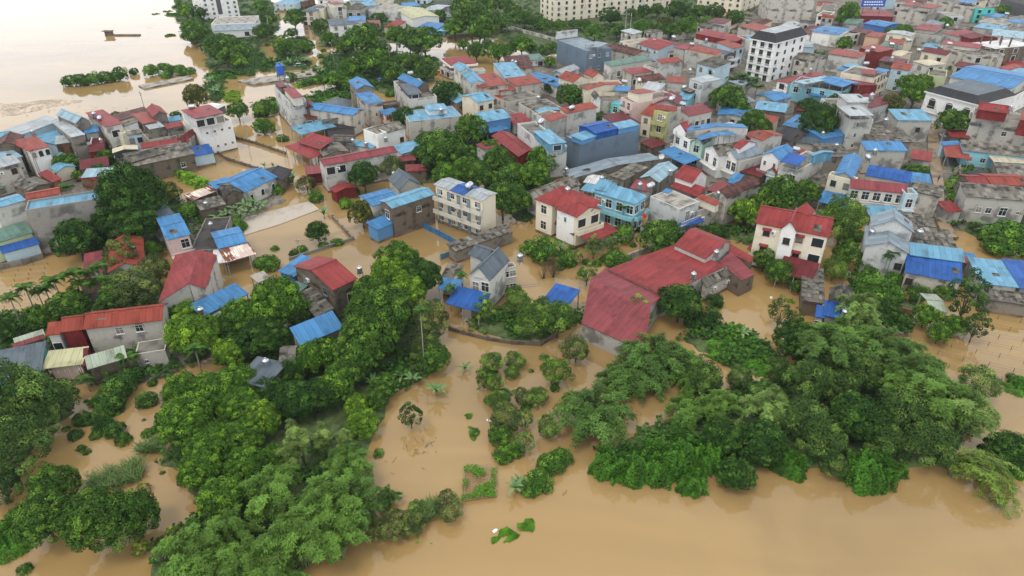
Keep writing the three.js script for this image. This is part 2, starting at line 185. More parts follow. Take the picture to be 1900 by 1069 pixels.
  if (type === 'flat') {
    const ph = o.ph ?? 0.5, q = new Geo(), th = Math.min(0.18, W / 4);
    if (wall) {
      const Z0 = 0, c = [[0, 0], [W, 0], [W, -D], [0, -D]];
      for (let i = 0; i < 4; i++) { const j = (i + 1) % 4; q.quad([c[i][0], base, c[i][1]], [c[j][0], base, c[j][1]], [c[j][0], H, c[j][1]], [c[i][0], H, c[i][1]], off + i * 2.3, base); }
      if (ph > 0.02) { const e = [[th, -th], [W - th, -th], [W - th, -D + th], [th, -D + th]]; for (let i = 0; i < 4; i++) { const j = (i + 1) % 4; q.quad([c[i][0], H, c[i][1]], [c[j][0], H, c[j][1]], [e[j][0], H, e[j][1]], [e[i][0], H, e[i][1]], off); q.quad([e[j][0], H - ph, e[j][1]], [e[i][0], H - ph, e[i][1]], [e[i][0], H, e[i][1]], [e[j][0], H, e[j][1]], off); } }
      P('wall', q.done(), mw);
      const f = new Geo(); if (ph > 0.02) f.box(th + 0.002, H - ph - 0.15, -D + th + 0.002, W - th - 0.002, H - ph, -th - 0.002); else f.box(-0.12, H + 0.004, -D - 0.12, W + 0.12, H + 0.14, 0.12); P('roof', f.done(), mr);
    } else P('roof', new Geo().box(0, H - 0.15, -D, W, H, 0).done(), mr);
  } else if (type === 'mansard') {
    const i = Math.min(o.in ?? 1.2, W / 3), q = new Geo(), c = [[-0.4, 0.4], [W + 0.4, 0.4], [W + 0.4, -D - 0.4], [-0.4, -D - 0.4]], e = [[i, -i], [W - i, -i], [W - i, -D + i], [i, -D + i]];
    for (let k = 0; k < 4; k++) { const j = (k + 1) % 4; q.quad([c[k][0], H, c[k][1]], [c[j][0], H, c[j][1]], [e[j][0], H + rh, e[j][1]], [e[k][0], H + rh, e[k][1]], off); }
    P('roof', q.done(), mr); P('cornice', new Geo().box(-0.5, H - 0.35, -D - 0.5, W + 0.5, H - 0.01, 0.5).done(), M.trim);
    P('roof_deck', new Geo().box(i + 0.01, H + rh - 0.2, -D + i + 0.01, W - i - 0.01, H + rh - 0.02, -i - 0.01).done(), M[o.deck ?? 'zinc']);
  } else {
    const q = new Geo(); let planes = [];
    const R = H + rh;
    if (type === 'gx' || type === 'gxr') planes = [[[0, H, 0], [W, H, 0], [W, R, -D / 2], [0, R, -D / 2]], [[W, H, -D], [0, H, -D], [0, R, -D / 2 - 0.002], [W, R, -D / 2 - 0.002]]];
    else if (type === 'gz') planes = [[[W, H, 0], [W, H, -D], [W / 2, R, -D], [W / 2, R, 0]], [[0, H, -D], [0, H, 0], [W / 2 - 0.002, R, 0], [W / 2 - 0.002, R, -D]]];
    else if (type === 'hip') { if (W >= D) { const r = D / 2; planes = [[[0, H, 0], [W, H, 0], [W - r, R, -r], [r, R, -r]], [[W, H, 0], [W, H, -D], [W - r, R, -r], [W - r, R, -r]], [[W, H, -D], [0, H, -D], [r, R, -r], [W - r, R, -r]], [[0, H, -D], [0, H, 0], [r, R, -r], [r, R, -r]]]; } else { const r = W / 2; planes = [[[0, H, 0], [W, H, 0], [r, R, -r], [r, R, -r]], [[W, H, 0], [W, H, -D], [r, R, -D + r], [r, R, -r]], [[W, H, -D], [0, H, -D], [r, R, -D + r], [r, R, -D + r]], [[0, H, -D], [0, H, 0], [r, R, -r], [r, R, -D + r]]]; } }
    else if (type === 'sb') planes = [[[0, H, 0], [W, H, 0], [W, R, -D], [0, R, -D]]];
    else if (type === 'sf') planes = [[[W, H, -D], [0, H, -D], [0, R, 0], [W, R, 0]]];
    else if (type === 'sl') planes = [[[W, H, 0], [W, H, -D], [0, R, -D], [0, R, 0]]];
    else if (type === 'sr') planes = [[[0, H, -D], [0, H, 0], [W, R, 0], [W, R, -D]]];
    const two = o.roof2;
    if (o.sh) {
      // loose fibre-cement sheets laid one by one on the battens
      const bt = new Geo(); for (const p of planes) bt.plate(...p.map((c) => [c[0], c[1] - 0.09, c[2]]), 0.05, off);
      const rf = P('roof', bt.done(), M.wood), rr = rngH;
      for (const [a, b, c, d] of planes) {
        const lu = Math.hypot(b[0] - a[0], b[1] - a[1], b[2] - a[2]), lv = Math.hypot(d[0] - a[0], d[1] - a[1], d[2] - a[2]), nu = Math.max(1, Math.round(lu / (o.su ?? 1.1))), nv = Math.max(1, Math.round(lv / (o.sv ?? 1.5)));
        const L = (u, w) => [0, 1, 2].map((k) => mix(mix(a[k], b[k], u), mix(d[k], c[k], u), w));
        for (let i = 0; i < nu; i++) for (let j = 0; j < nv; j++) {
          if (rr() < 0.015) continue;
          const s = 0.02 / nu, up = (k) => { k[1] += 0.015 + 0.03 * rr() + (k.lo ? 0.05 : 0); return k; }, lo = (k) => { k.lo = 1; return up(k); };
          part('roof_sheet', new Geo().plate(lo(L(i / nu + s, j / nv - 0.02)), lo(L((i + 1) / nu - s, j / nv - 0.02)), up(L((i + 1) / nu - s, (j + 1) / nv)), up(L(i / nu + s, (j + 1) / nv)), 0.03, rr() * 6).done(), rr() < (o.patch ?? 0.04) ? M.patchA : fibroShades[Math.floor(rr() * 3.99) % (o.dk ? 4 : 5)], rf);
        }
      }
    } else {
      planes.forEach((p, i) => { if (two && i === 1) { const g2 = new Geo().plate(...p, 0.1, off); P('roof', g2.done(), M[two]); } else q.plate(...p, 0.1, off + i); });
      const rf = P(wall || o.p ? 'roof' : 'canopy', q.done(), mr);
      if ((type === 'gx' || type === 'gxr') && W > 2.5) part('ridge_cap', new Geo().box(-0.03, R - 0.03, -D / 2 - 0.18, W + 0.03, R + 0.05, -D / 2 + 0.18).done(), mr, rf);
      if (type === 'gz' && D > 2.5) part('ridge_cap', new Geo().box(W / 2 - 0.18, R - 0.03, -D - 0.03, W / 2 + 0.18, R + 0.05, 0.03).done(), mr, rf);
    }
  }
  if (!wall || o.p) { // posts under an open roof
    const b = o.b ?? -0.6, n = Math.max(1, Math.round(W / 4)), m = Math.max(1, Math.round(D / 4)), e = 0.25;
    for (let i = 0; i <= n; i++) for (let j = 0; j <= m; j++) if (i === 0 || i === n || j === 0 || j === m) {
      if (o.wallback && j === m) continue;
      const x = mix(e, W - e, i / n), z = -mix(e, D - e, j / m), t = type === 'sb' ? rh * -z / D : type === 'sf' ? rh * (1 + z / D) : type === 'sl' ? rh * (1 - x / W) : type === 'sr' ? rh * x / W : 0;
      if (H + t - b > 0.4) P('post', new Geo().box(x - 0.07, b, z - 0.07, x + 0.07, H + t - 0.12, z + 0.07).done(), M[o.pm ?? 'post']);
    }
  }
  if (wall && base < 0.1 && !o.nomud) { // tide mark of the flood on the walls
    const q = new Geo(), e = type === 'flat' || type === 'mansard' ? 0 : ov, y1 = 0.4 + 0.35 * rngH(), t = 0.02, a0 = e - t, a1 = W - e + t, b0 = -e + t, b1 = -D + e - t; q.quad([a0, -0.5, b0], [a1, -0.5, b0], [a1, y1, b0], [a0, y1, b0]); q.quad([a1, -0.5, b0], [a1, -0.5, b1], [a1, y1, b1], [a1, y1, b0]); q.quad([a0, -0.5, b1], [a0, -0.5, b0], [a0, y1, b0], [a0, y1, b1]);
    P('mud_line', q.done(), M.mudline);
  }
  if (metalRoofs.has(mr) && !o.sh && W * D > 34 && /^(gx|gxr|gz|s.)$/.test(type)) { // paler clear sheets and patches let into the roof
    const n = 1 + Math.floor(rngH() * W * D / 70), sl = (x, z) => type === 'sb' ? rh * -z / D : type === 'sf' ? rh * (1 + z / D) : type === 'sl' ? rh * (1 - x / W) : type === 'sr' ? rh * x / W : type === 'gz' ? rh * (1 - Math.abs(2 * x / W - 1)) : rh * (1 - Math.abs(-2 * z / D - 1));
    for (let i = 0; i < Math.min(n, 5); i++) { if (rngH() < 0.35) continue; const x0 = W * (0.08 + 0.75 * rngH()), len = 0.8 + 1.4 * rngH(), wd = 0.8 + 0.5 * rngH(), z0 = -(type === 'gz' || !type.startsWith('g') ? D * (0.1 + 0.6 * rngH()) : D * (0.08 + 0.2 * rngH())), x1 = Math.min(W - 0.2, x0 + wd), z1 = z0 - Math.min(len, D * 0.3); if (type === 'gz' && (x0 - W / 2) * (x1 - W / 2) < 0) continue; const y = (x, z) => H + sl(x, z) + 0.03; P('patch_sheet', new Geo().plate([x0, y(x0, z0), z0], [x1, y(x1, z0), z0], [x1, y(x1, z1), z1], [x0, y(x0, z1), z1], 0.025).done(), [M.patchA, M.patchB, M.patchB, M.patchB][Math.floor(rngH() * 4)]); }
  }
  if (o.w) for (const tk of o.w.split(' ')) {
    const m = /^([frbl])(\d+)x(\d+)([a-zA-Z])?(?:@([\d.]+),([\d.]+))?$/.exec(tk), f = m[1], n = +m[2], rows = +m[3], fr = m[5] ? +m[5] : 0, to = m[6] ? +m[6] : 1, b0 = Math.max(0, o.wb ?? base), sh = (H - b0) / rows;
    const WW = f === 'f' || f === 'b' ? W : D, lk = m[4] || 'w', hh = LOOK[lk][2];
    for (let r = 0; r < rows; r++) for (let i = 0; i < n; i++) {
      const u = mix(fr, to, (i + 0.5) / n), y = lk === 'k' || lk === 't' ? b0 + sh * r + hh / 2 + 0.1 : b0 + sh * (r + 0.52);
      if (LOOK[lk][1] > WW / n * (to - fr) * 0.95 || hh > sh) { const ob = opening(g, f, W, D, u, y, lk, o.wm); ob.scale.x = Math.min(LOOK[lk][1], WW / n * (to - fr) * 0.7); ob.scale.y = Math.min(hh, sh * 0.72); add.push(ob); } else add.push(opening(g, f, W, D, u, y, lk, o.wm));
      if (lk === 'd' && (o.awn || rngW() < 0.14)) { const wn = add[add.length - 1], aw = part('awning', awnGeo, M[o.awn ?? ['red', 'lblue', 'zinc', 'greenroof'][Math.floor(rngW() * 4)]], g); aw.position.copy(wn.position); aw.rotation.copy(wn.rotation); aw.position.y += wn.scale.y / 2; aw.scale.x = wn.scale.x; if (ov) { if (f === 'f') aw.position.z -= ov; if (f === 'b') aw.position.z += ov; if (f === 'r') aw.position.x -= ov; if (f === 'l') aw.position.x += ov; } add.splice(add.length - 1, 0, aw); }
      if (rngW() < 0.14 && lk !== 'A' && sh > 2) { const ac = part('air_conditioner', acGeo, M.frame, g); part('fan', acFan, M.iron, ac); ac.position.copy(add[add.length - 1].position); ac.rotation.copy(add[add.length - 1].rotation); const sd = (LOOK[lk][1] / 2 + 0.6); if (f === 'f' || f === 'b') ac.position.x += sd; else ac.position.z -= sd; ac.position.y += 0.3; const lim = f === 'f' || f === 'b' ? ac.position.x < W - 0.6 : ac.position.z > -D + 0.6; if (lim) { add.push(ac); if (ov) { if (f === 'f') ac.position.z -= ov; if (f === 'b') ac.position.z += ov; if (f === 'r') ac.position.x -= ov; if (f === 'l') ac.position.x += ov; } [add[add.length - 1], add[add.length - 2]] = [add[add.length - 2], add[add.length - 1]]; } else g.remove(ac); }
      if (ov) { const ob = add[add.length - 1]; if (f === 'f') ob.position.z -= ov; if (f === 'b') ob.position.z += ov; if (f === 'r') ob.position.x -= ov; if (f === 'l') ob.position.x += ov; }
    }
  }
  if (o.bal) for (const tk of o.bal.split(' ')) { // balconies: face, then the floor heights
    const f = tk[0], WW = f === 'f' ? W : D, dep = o.bd ?? 1.0;
    for (const y of tk.slice(1).split(',').map(Number)) {
      const q = new Geo().box(0.05, y - 0.14, 0.003, WW - 0.05, y, dep), b = P('balcony', q.done(), M[o.bm ?? wall]), r = new Geo();
      if (o.solid) { r.box(0.05, y + 0.002, dep - 0.12, WW - 0.05, y + 0.85, dep); r.box(0.05, y + 0.002, 0.01, 0.17, y + 0.85, dep - 0.122); r.box(WW - 0.17, y + 0.002, 0.01, WW - 0.05, y + 0.85, dep - 0.122); }
      else { r.box(0.05, y + 0.8, dep - 0.08, WW - 0.05, y + 0.88, dep); for (let x = 0.1; x < WW - 0.1; x += 0.3) r.box(x, y + 0.002, dep - 0.06, x + 0.05, y + 0.8, dep - 0.02); }
      part('railing', r.done(), M[o.rm ?? (o.solid ? wall : 'frame')], b);
      if (f === 'r') { b.position.set(W, 0, 0); b.rotation.y = Math.PI / 2; } else if (f === 'l') { b.position.set(0, 0, -D); b.rotation.y = -Math.PI / 2; }
    }
  }
  if (o.tops) for (const t of o.tops) t(P, W, D, H);
  for (const m of add) { m.applyMatrix4(g.matrix); root.add(m); }
  return { A, W, D, H, cx, cz };
}
// heights below were first taken for a lower eye; this brings them to the camera's true scale
function stretch(y) { const m = (e, p, yy) => { const a = Math.atan((yy - IMG_H / 2) / FOCAL) + p, d = e / Math.tan(a), t = Math.atan((e - 3) / d); return FOCAL * (Math.tan(a - p) - Math.tan(t - p)); }; return m(50.8, 27 * Math.PI / 180, y) / m(EYE, PITCH, y); }
function house(name, category, label, ...vols) {
  const root = thing(name, label, category), k = stretch(Math.max(vols[0][4], vols[0][6]) + 25);
  vols.forEach((v, i) => { const q = [...v], o = { ...(v[11] ?? {}) }; q[1] *= k; q[2] *= k; if (o.b > 0) o.b *= k; if (o.wb) o.wb *= k; if (o.bal) o.bal = o.bal.replace(/[\d.]+/g, (x) => (x * k).toFixed(2)); q[11] = o; volume(root, q, i === 0); });
  const v = vols[0]; landmarks.push({ x: (v[3] + v[7]) / 2, y: (v[4] + v[8]) / 2 + 8, label });
  return root;
}
const DEBUG = false;
// ---------------------------------------------------------------- houses, near to far (corner pixels measured on the photograph's roofs)
// lower left
house('long_house', 'house', 'long house with orange-red roof and two white windows, lower left', ['gxr', 4.6, 1, 153, 611.5, 301, 594, 301, 566, 'conc', 'orange', { w: 'f2x1w@0.3,0.8', wb: 2.6 }], ['gxr', 4.6, 1, 111, 617, 153, 611.5, 154, 585, 'redwall', 'orange'], ['sb', 4.4, 0.8, 84, 623, 111, 620, 110, 596, 'pale', 'orange', { w: 'f1x1o' }]);
house('shed', 'shed', 'pale yellow-green lean-to roof below the long orange-roofed house', ['sb', 2.6, 0.5, 76, 685, 153, 676, 167, 642, 'rust', 'yellowg']);
house('shed', 'shed', 'pale green lean-to roof beside a young palm', ['sb', 2.6, 0.6, 162, 686, 236, 664, 251, 634, 'brown', 'paleg'], ['sb', 2.5, 0.6, 153, 680, 162, 678, 175, 642, 'brown', 'maroon']);
house('workshop', 'shed', 'wide dark grey-blue shed roof at the left edge', ['sb', 2.8, 0.5, -60, 722, 76, 692, 97, 630, 'teal', 'slateroof'], ['sb', 3, 0.3, 28, 640, 84, 622, 80, 610, null, 'paleg'], ['sb', 3.02, 0.25, 24, 646, 84, 627, 84, 620, null, 'rose']);
house('annex', 'shed', 'small grey concrete annex with a dark vent window', ['flat', 2.6, 0, 250, 658, 306, 649, 300, 628, 'conc', 'terraced', { w: 'f1x1s@0.1,0.5', ph: 0.03 }]);
house('bungalow', 'house', 'low house with orange and rose roofs behind palm trees', ['gz', 3.4, 1.1, 199, 507, 269, 493, 251, 442, 'offwhite', 'orange', { w: 'r3x1w' }], ['sb', 3, 0.5, 152, 549, 190, 541, 180, 466, 'offwhite', 'rose']);
house('house', 'house', 'house with tall rose-red gable roof near the left middle', ['quad', 5, 0, 293, 561.5, 350, 526, 370, 463, 'grey', 'red', { x: 325, y: 473, h: [0, 1.6, 1.6, 0], sides: [0, 3] }], ['quad', 5, 0, 350, 526, 381, 536, 402, 473, 'conc', 'red', { x: 370, y: 463, h: [1.6, 0, 0, 1.6], sides: [0, 1, 2] }], ['flat', 3, 0, 330, 578, 378, 565, 380, 540, 'conc', 'terraced', {}]);
house('carport', 'shed', 'plain blue carport roof beside the rose-red gable', ['sb', 3, 0.7, 376, 588, 462, 545, 456, 515, null, 'blue'], ['sb', 2.4, 0.4, 392, 590, 418, 582, 424, 564, null, 'paleg']);
house('town_house', 'house', 'narrow blue-roofed house with pink and white front', ['gx', 5.4, 0.4, 308, 446, 354, 435, 331, 395, 'pink', 'blue', { w: 'f1x1g@0.4,1', wb: 2.4, bal: 'f2.3' }], ['gx', 5.0, 0.3, 283, 407, 323, 396, 307, 377, 'grey', 'slateroof']);
house('shed', 'shed', 'blue shed with a rusty striped front roof', ['gx', 3.4, 0.4, 404, 462, 458.5, 449.5, 437, 421, 'grey', 'blue'], ['sb', 2.6, 0.6, 419, 487, 475, 471, 457, 450, null, 'rust'], ['sb', 2.6, 0.5, 392, 490, 418, 487, 404, 463, null, 'whiteroof']);
house('flat_house', 'house', 'flat black-topped low house next to the blue shed', ['flat', 2.8, 0, 352, 466, 404, 462, 382, 405, 'concd', 'bitumen', { ph: 0.2 }]);
house('warehouse', 'warehouse', 'big blank grey wall building with a light blue roof strip', ['flat', 9, 0, 46, 390, 187, 368, 203, 349, 'dimgrey', 'lblue', { ph: 0.35 }]);
house('house', 'house', 'light blue and red roofed house at the far left edge', ['gx', 8, 0.3, -14, 389, 48, 371, 39, 357, 'offwhite', 'lblue'], ['gx', 8, 0.4, 48, 371, 112, 359, 106, 347, 'offwhite', 'orange']);
house('garage', 'shed', 'green roofed garage with blue awning at the left edge', ['sb', 4, 0.5, -22, 456, 62, 431, 50, 409, 'lime', 'greenroof'], ['sb', 2.8, 0.5, 3, 471, 74, 452, 64, 440, 'paleblue', 'dblue']);
// left middle cluster
house('house', 'house', 'white house with an orange-red flat roof and arched windows', ['sb', 7.2, 0.3, 54, 281, 92, 272, 58, 253, 'white', 'orange', { w: 'f3x1B', wb: 4.8 }], ['sb', 7.2, 0.3, 12, 262, 54, 281, 92, 272, null, 'orange', { D: 0.9 }]);
house('house', 'house', 'weathered grey house left of the white orange-roofed house', ['sb', 5.6, 0.4, -8, 303, 42, 290, 28, 272, 'conc', 'pblue', { w: 'f3x1s' }]);
house('house', 'house', 'dark gabled red roof at the left edge of the town', ['gz', 7, 1.3, -14, 276, 36, 270, 44, 251, 'brown', 'brownred']);
house('shed', 'shed', 'flat light blue roofs behind the white orange-roofed house', ['sb', 5, 0.3, 55, 257, 102, 268, 92, 239, 'paleblue', 'lblue']);
house('shed', 'shed', 'small grey roof on a reddish wall, left cluster', ['sb', 5.4, 0.3, 101, 268, 131, 264, 124, 250, 'brick', 'zinc']);
house('town_house', 'house', 'long grey metal roof with white balcony in front, left cluster', ['sr', 7.6, 0.2, 97, 228, 131, 255, 158, 249, 'concd', 'zinc'], ['flat', 5.2, 0, 134, 268, 168, 264, 158, 249, 'white', 'terraced', { w: 'f2x1o', bal: 'f2.6' }]);
house('house', 'house', 'house topped by a pale blue translucent gable', ['gz', 9, 1.2, 140, 229, 168, 222, 150, 202, 'concd', 'pblue'], ['sb', 6.6, 0.3, 156, 248, 183, 244, 172, 231, 'grey', 'blue'], ['sb', 4.5, 0.5, 163, 283, 193, 279, 182, 256, 'redwall', 'maroon']);
house('town_house', 'house', 'white house with red roof and two steel tanks, left cluster', ['sr', 8, 0.3, 158, 209, 194.5, 236, 230, 230, 'offwhite', 'red', { w: 'r1x2o f3x2s' }], ['flat', 6.4, 0, 226, 248, 244, 243, 224, 229, 'ivory', 'creamroof', { ph: 0.1 }]);
house('house', 'house', 'dark sided house with rusty orange and grey roofs', ['sr', 7, 0.2, 244, 211.5, 264, 230, 290, 224, 'concd', 'orange', { t: 1 }], ['sr', 6.6, 0.2, 262, 226, 277, 240, 304, 233, 'concd', 'zinc'], ['flat', 4.5, 0, 277, 260, 316, 252, 305, 236, 'conc', 'fibro', { ph: 0.1 }]);
house('house', 'house', 'small dark house with two red roof sections and steep gable', ['gz', 8, 1.2, 284, 217, 312, 212, 306, 196, 'concd', 'red'], ['sb', 6.6, 0.3, 309, 239, 342, 233, 339, 224, 'concd', 'red', { w: 'f2x1o' }]);
house('town_house', 'house', 'large white house with red roof at the river bend', ['flat', 8, 0, 338, 213, 374, 235, 421, 218, 'white', 'terraced', { w: 'r4x2s f1x1o', ph: 0.3 }], ['sr', 10.4, 0.4, 335, 204, 361, 220, 405, 202, 'lgrey', 'red', { b: 8, w: 'r3x1o' }], ['sb', 10, 0.2, 393, 207, 420, 194, 406, 184, 'charcoal', 'whiteroof', { b: 7.8 }]);
house('covered_walk', 'shed', 'long maroon lean-to roof sloping up to the white house', ['sb', 4.4, 0.6, 262, 276, 352, 262, 350, 252, 'offwhite', 'red'], ['sb', 4.6, 0.8, 340, 264, 374, 240, 366, 232, 'offwhite', 'maroon']);
house('old_house', 'house', 'old dark house with weathered grey roof and white windows', ['gx', 4.4, 0.9, 245, 310, 362, 285, 330, 264, 'brown', 'fibro', { w: 'f1x1w@0.15,0.3 f1x1w@0.7,0.85' }], ['sb', 5, 0.6, 228, 306, 306, 284, 296, 272, 'brick', 'fibrod', {}]);
house('canopy_shed', 'shed', 'pale cream canopy over a black walled shed', ['gz', 5, 0.5, 208, 284, 256, 277, 250, 270, 'black', 'creamroof']);
house('shed', 'shed', 'dark blue roofed shed with light blue wall near the pond', ['sb', 3.2, 0.3, 350, 292, 398, 283, 376, 268, 'paleblue', 'dblue']);
house('shed', 'shed', 'small brick-red roof left of a bushy tree, left edge', ['sb', 3, 0.3, 69.5, 322, 97, 339, 118, 333, 'brick', 'red']);
house('shed', 'shed', 'patched grey sheet roof at the left edge', ['gx', 3, 0.5, 19, 342, 52, 355, 98, 341, 'brown', 'fibro', { sh: 1, su: 1.4, sv: 1.4 }]);
house('house', 'house', 'low house with pale blue translucent roof and red eave', ['sb', 3.2, 0.4, 150, 330, 204, 326, 214, 309, 'brick', 'pblue'], ['sb', 2.8, 0.3, 144, 330, 182, 334, 178, 320, 'brick', 'red']);
house('shed', 'shed', 'ramshackle shed of brownish sheets beside the big dark tree', ['sb', 3, 0.4, 200, 338, 248, 334, 226, 312, 'brick', 'fibrod', { sh: 1, dk: 1, su: 1.5, sv: 1.6 }]);
house('workshop', 'workshop', 'blue gabled workshop with arched pale side windows', ['gxr', 3.6, 1.3, 455, 357, 515.5, 328, 491.5, 307.5, 'offwhite', 'blue', { w: 'f3x1B' }], ['sb', 3.4, 0.6, 400, 351, 436, 339, 478, 309, null, 'blue']);
house('shed', 'shed', 'white and rust striped lean-to roof beside blue workshop', ['sb', 2.6, 0.4, 356, 372, 410, 351, 402, 339, 'brown', 'rust']);
house('shed', 'shed', 'old fibre sheet roofs below the blue workshop', ['sb', 2.8, 0.4, 372, 391, 420, 379, 408, 362, 'brown', 'fibrod', { sh: 1, dk: 1 }], ['gz', 3.4, 0.8, 414, 364, 452, 357, 434, 340, 'brown', 'fibrod']);
house('shed', 'shed', 'dark grey gable roof behind the blue workshop', ['gx', 3, 0.9, 524, 335, 543, 315, 503, 303, 'brown', 'charroof']);
// centre left
house('pavilion', 'pavilion', 'open red-roofed pavilion standing in the flood', ['hip', 3.1, 0.8, 527, 271, 574, 294, 604, 277, null, 'red', { p: 1 }], ['sb', 4.4, 1.2, 551, 264, 594, 277, 621, 258, null, 'red', { b: 2.6 }]);
house('shed', 'shed', 'grey fibre roofs tucked behind the open red pavilion', ['gz', 3.6, 0.8, 600, 290, 648, 281, 640, 262, 'concd', 'fibro'], ['gx', 3.6, 0.5, 610, 262, 652, 263, 648, 250, 'concd', 'fibrod']);
house('town_house', 'house', 'house with long rose roof and tall pale side wall', ['gx', 6.5, 0.6, 600, 308, 738, 282, 726, 270, 'pale', 'rose', { w: 'f2x1o@0.02,0.3', wb: 3.4 }], ['sb', 3, 0.4, 567, 324, 603, 320, 592, 306, 'maroon', 'rose']);
house('shed', 'shed', 'small red gabled shed beside the flooded lane', ['gx', 2.7, 0.5, 610, 349, 622, 358, 658, 344, 'redwall', 'red']);
house('shed', 'shed', 'small red roof behind a bushy tree, centre', ['sb', 3, 0.3, 752, 318, 792, 316, 786, 304, 'brown', 'red'], ['sb', 3, 0.3, 741, 300, 772, 297, 766, 287, 'brown', 'rose']);
house('house', 'house', 'slate grey gable roof behind the blue roofed brick house', ['gz', 4.8, 1.8, 739, 352, 783, 343, 776, 320, 'grey', 'slateroof']);
house('house', 'house', 'brown brick-walled house with light blue gable and awning', ['gx', 6.2, 0.5, 727, 387, 808, 360, 800, 341, 'brown', 'lblue', { w: 'f1x1w@0.5,0.72 l1x1g', wb: 2 }], ['gx', 5.2, 0.4, 690, 383, 744, 368, 738, 344, 'offwhite', 'blue', { w: 'f1x1o' }], ['sb', 3, 0.5, 699, 427, 737, 411, 714, 398, 'bluewall', 'blue', {}]);
house('apartment_block', 'apartments', 'cream three-storey apartment block with outside galleries', ['gx', 8, 0.35, 804, 342, 895, 373, 928, 360, 'cream', 'zinc', { w: 'f5x3k f4x3w', bal: 'f2.55,5.3', solid: 1, bd: 0.9, bm: 'butter', rm: 'offwhite' }], ['gx', 8.08, 0.4, 834, 353, 860, 362, 892, 348, null, 'dblue', { b: 8 }]);
house('long_shed', 'shed', 'long mossy fibre sheet shed roof at the courtyard edge', ['sb', 2.5, 0.3, 845, 467, 955, 428, 934, 416, 'concd', 'fibro', { sh: 1, dk: 1, su: 1.4, sv: 1.3 }]);
house('house', 'house', 'concrete house with rose-red gable roof in the flooded court', ['gz', 5.4, 1.3, 543, 494, 617, 539, 669.5, 520, 'brown', 'red', { w: 'f2x2b r2x1o@0.5,1' }], ['sb', 3.4, 0.5, 515, 503, 545, 514, 578, 478, 'navywall', 'blue']);
house('shed', 'shed', 'mossy fibre lean-to below the rose-red gable in the court', ['sb', 2.8, 0.4, 549, 546, 586, 589, 617, 569, 'concd', 'fibrod', { sh: 1, dk: 1, su: 1.2, sv: 1.4 }], ['sb', 3, 0.3, 528, 537, 550, 546, 563, 526, null, 'greenroof']);
house('slab_roof', 'shed', 'bare pale concrete slab roof near the left courtyard', ['flat', 2.1, 0, 492.7, 538, 519, 528, 492, 501, null, 'terrace']);
house('house', 'house', 'blue roofed house half hidden by mango trees, lower centre-left', ['sb', 3.8, 1.4, 557, 642, 637, 608, 616, 576, 'concd', 'blue']);
house('shed', 'shed', 'grey sheet shed at the corner of the hidden blue roof', ['gx', 3.4, 0.9, 516.7, 673, 548, 671, 574, 640, 'brown', 'fibro', { sh: 1 }]);
house('shed', 'shed', 'dark slate shed roof among the lower left trees', ['sb', 3, 0.3, 435, 706, 492, 720, 492, 664, 'brown', 'slateroof']);
house('villa', 'house', 'white and blue villa with slate gable and red pediment', ['gz', 5.6, 1.8, 867, 511, 909, 521.5, 951, 484, 'offwhite', 'slateroof', { w: 'f1x1t@0.15,0.5 f1x1g@0.5,1 r1x1B@0.75,1', wb: 2.7, bal: 'f2.7', bd: 0.7 }], ['gx', 5.9, 0.9, 868, 472, 899, 484, 921, 464, 'pale', 'slateroof'], ['sb', 2.9, 0.8, 826, 563, 889, 579, 929, 549, null, 'dblue', { p: 1 }], ['sb', 3, 0.3, 811, 536, 850, 541, 866, 520, null, 'blue'], ['sb', 3.2, 0.5, 816, 517, 846, 521, 874, 492, 'conc', 'fibro'], ['flat', 4.6, 0, 932, 499, 958, 494, 972, 482, 'conc', 'terraced', { w: 'f2x2w' }]);
house('tarp_shelter', 'shelter', 'bright blue sheet roof beside the curving lane', ['sb', 2.8, 0.5, 1004, 559, 1051, 573, 1064, 534, null, 'dblue']);
// the red factory
house('factory', 'factory', 'big rose and red roofed factory sheds in the centre', ['quad', 2.7, 0, 1079, 600, 1196, 652, 1208, 568, 'grey', 'rose', { x: 1096, y: 517, h: [0, 0, 1.9, 1.9], win: 7, sides: [0, 1, 3] }], ['quad', 2.7, 0, 1096, 517, 1208, 568, 1231, 547, 'grey', 'rose', { x: 1127, y: 497, h: [1.9, 1.9, 0.7, 0.7], sides: [1, 3] }], ['quad', 3.7, 0, 1128, 499, 1231, 548, 1347, 494, 'grey', 'red', { x: 1253, y: 453, h: [0, 0, 0.3, 0.3] }], ['quad', 4.6, 0, 1251, 455, 1309, 481, 1345, 451, 'grey', 'red', { x: 1279, y: 425, h: [0, 0, 1.5, 1.5] }], ['quad', 4.6, 0, 1279, 425, 1345, 451, 1356, 448, 'grey', 'red', { x: 1291, y: 422, h: [1.5, 1.5, 0.3, 0.3] }], ['quad', 2.8, 0, 1334, 486, 1376, 521, 1401, 509, 'brown', 'rose', { x: 1356, y: 466, h: [1, 0, 0, 1] }], ['quad', 3.2, 0, 1340, 462, 1392, 488, 1399, 477, 'brown', 'red', { x: 1330, y: 438, h: [0, 0, 0.4, 0.4] }], ['sb', 2.6, 0.9, 1311, 534, 1360, 509, 1345, 496, 'conc', 'fibro', { sh: 1, dk: 1, w: 'f2x1s' }]);
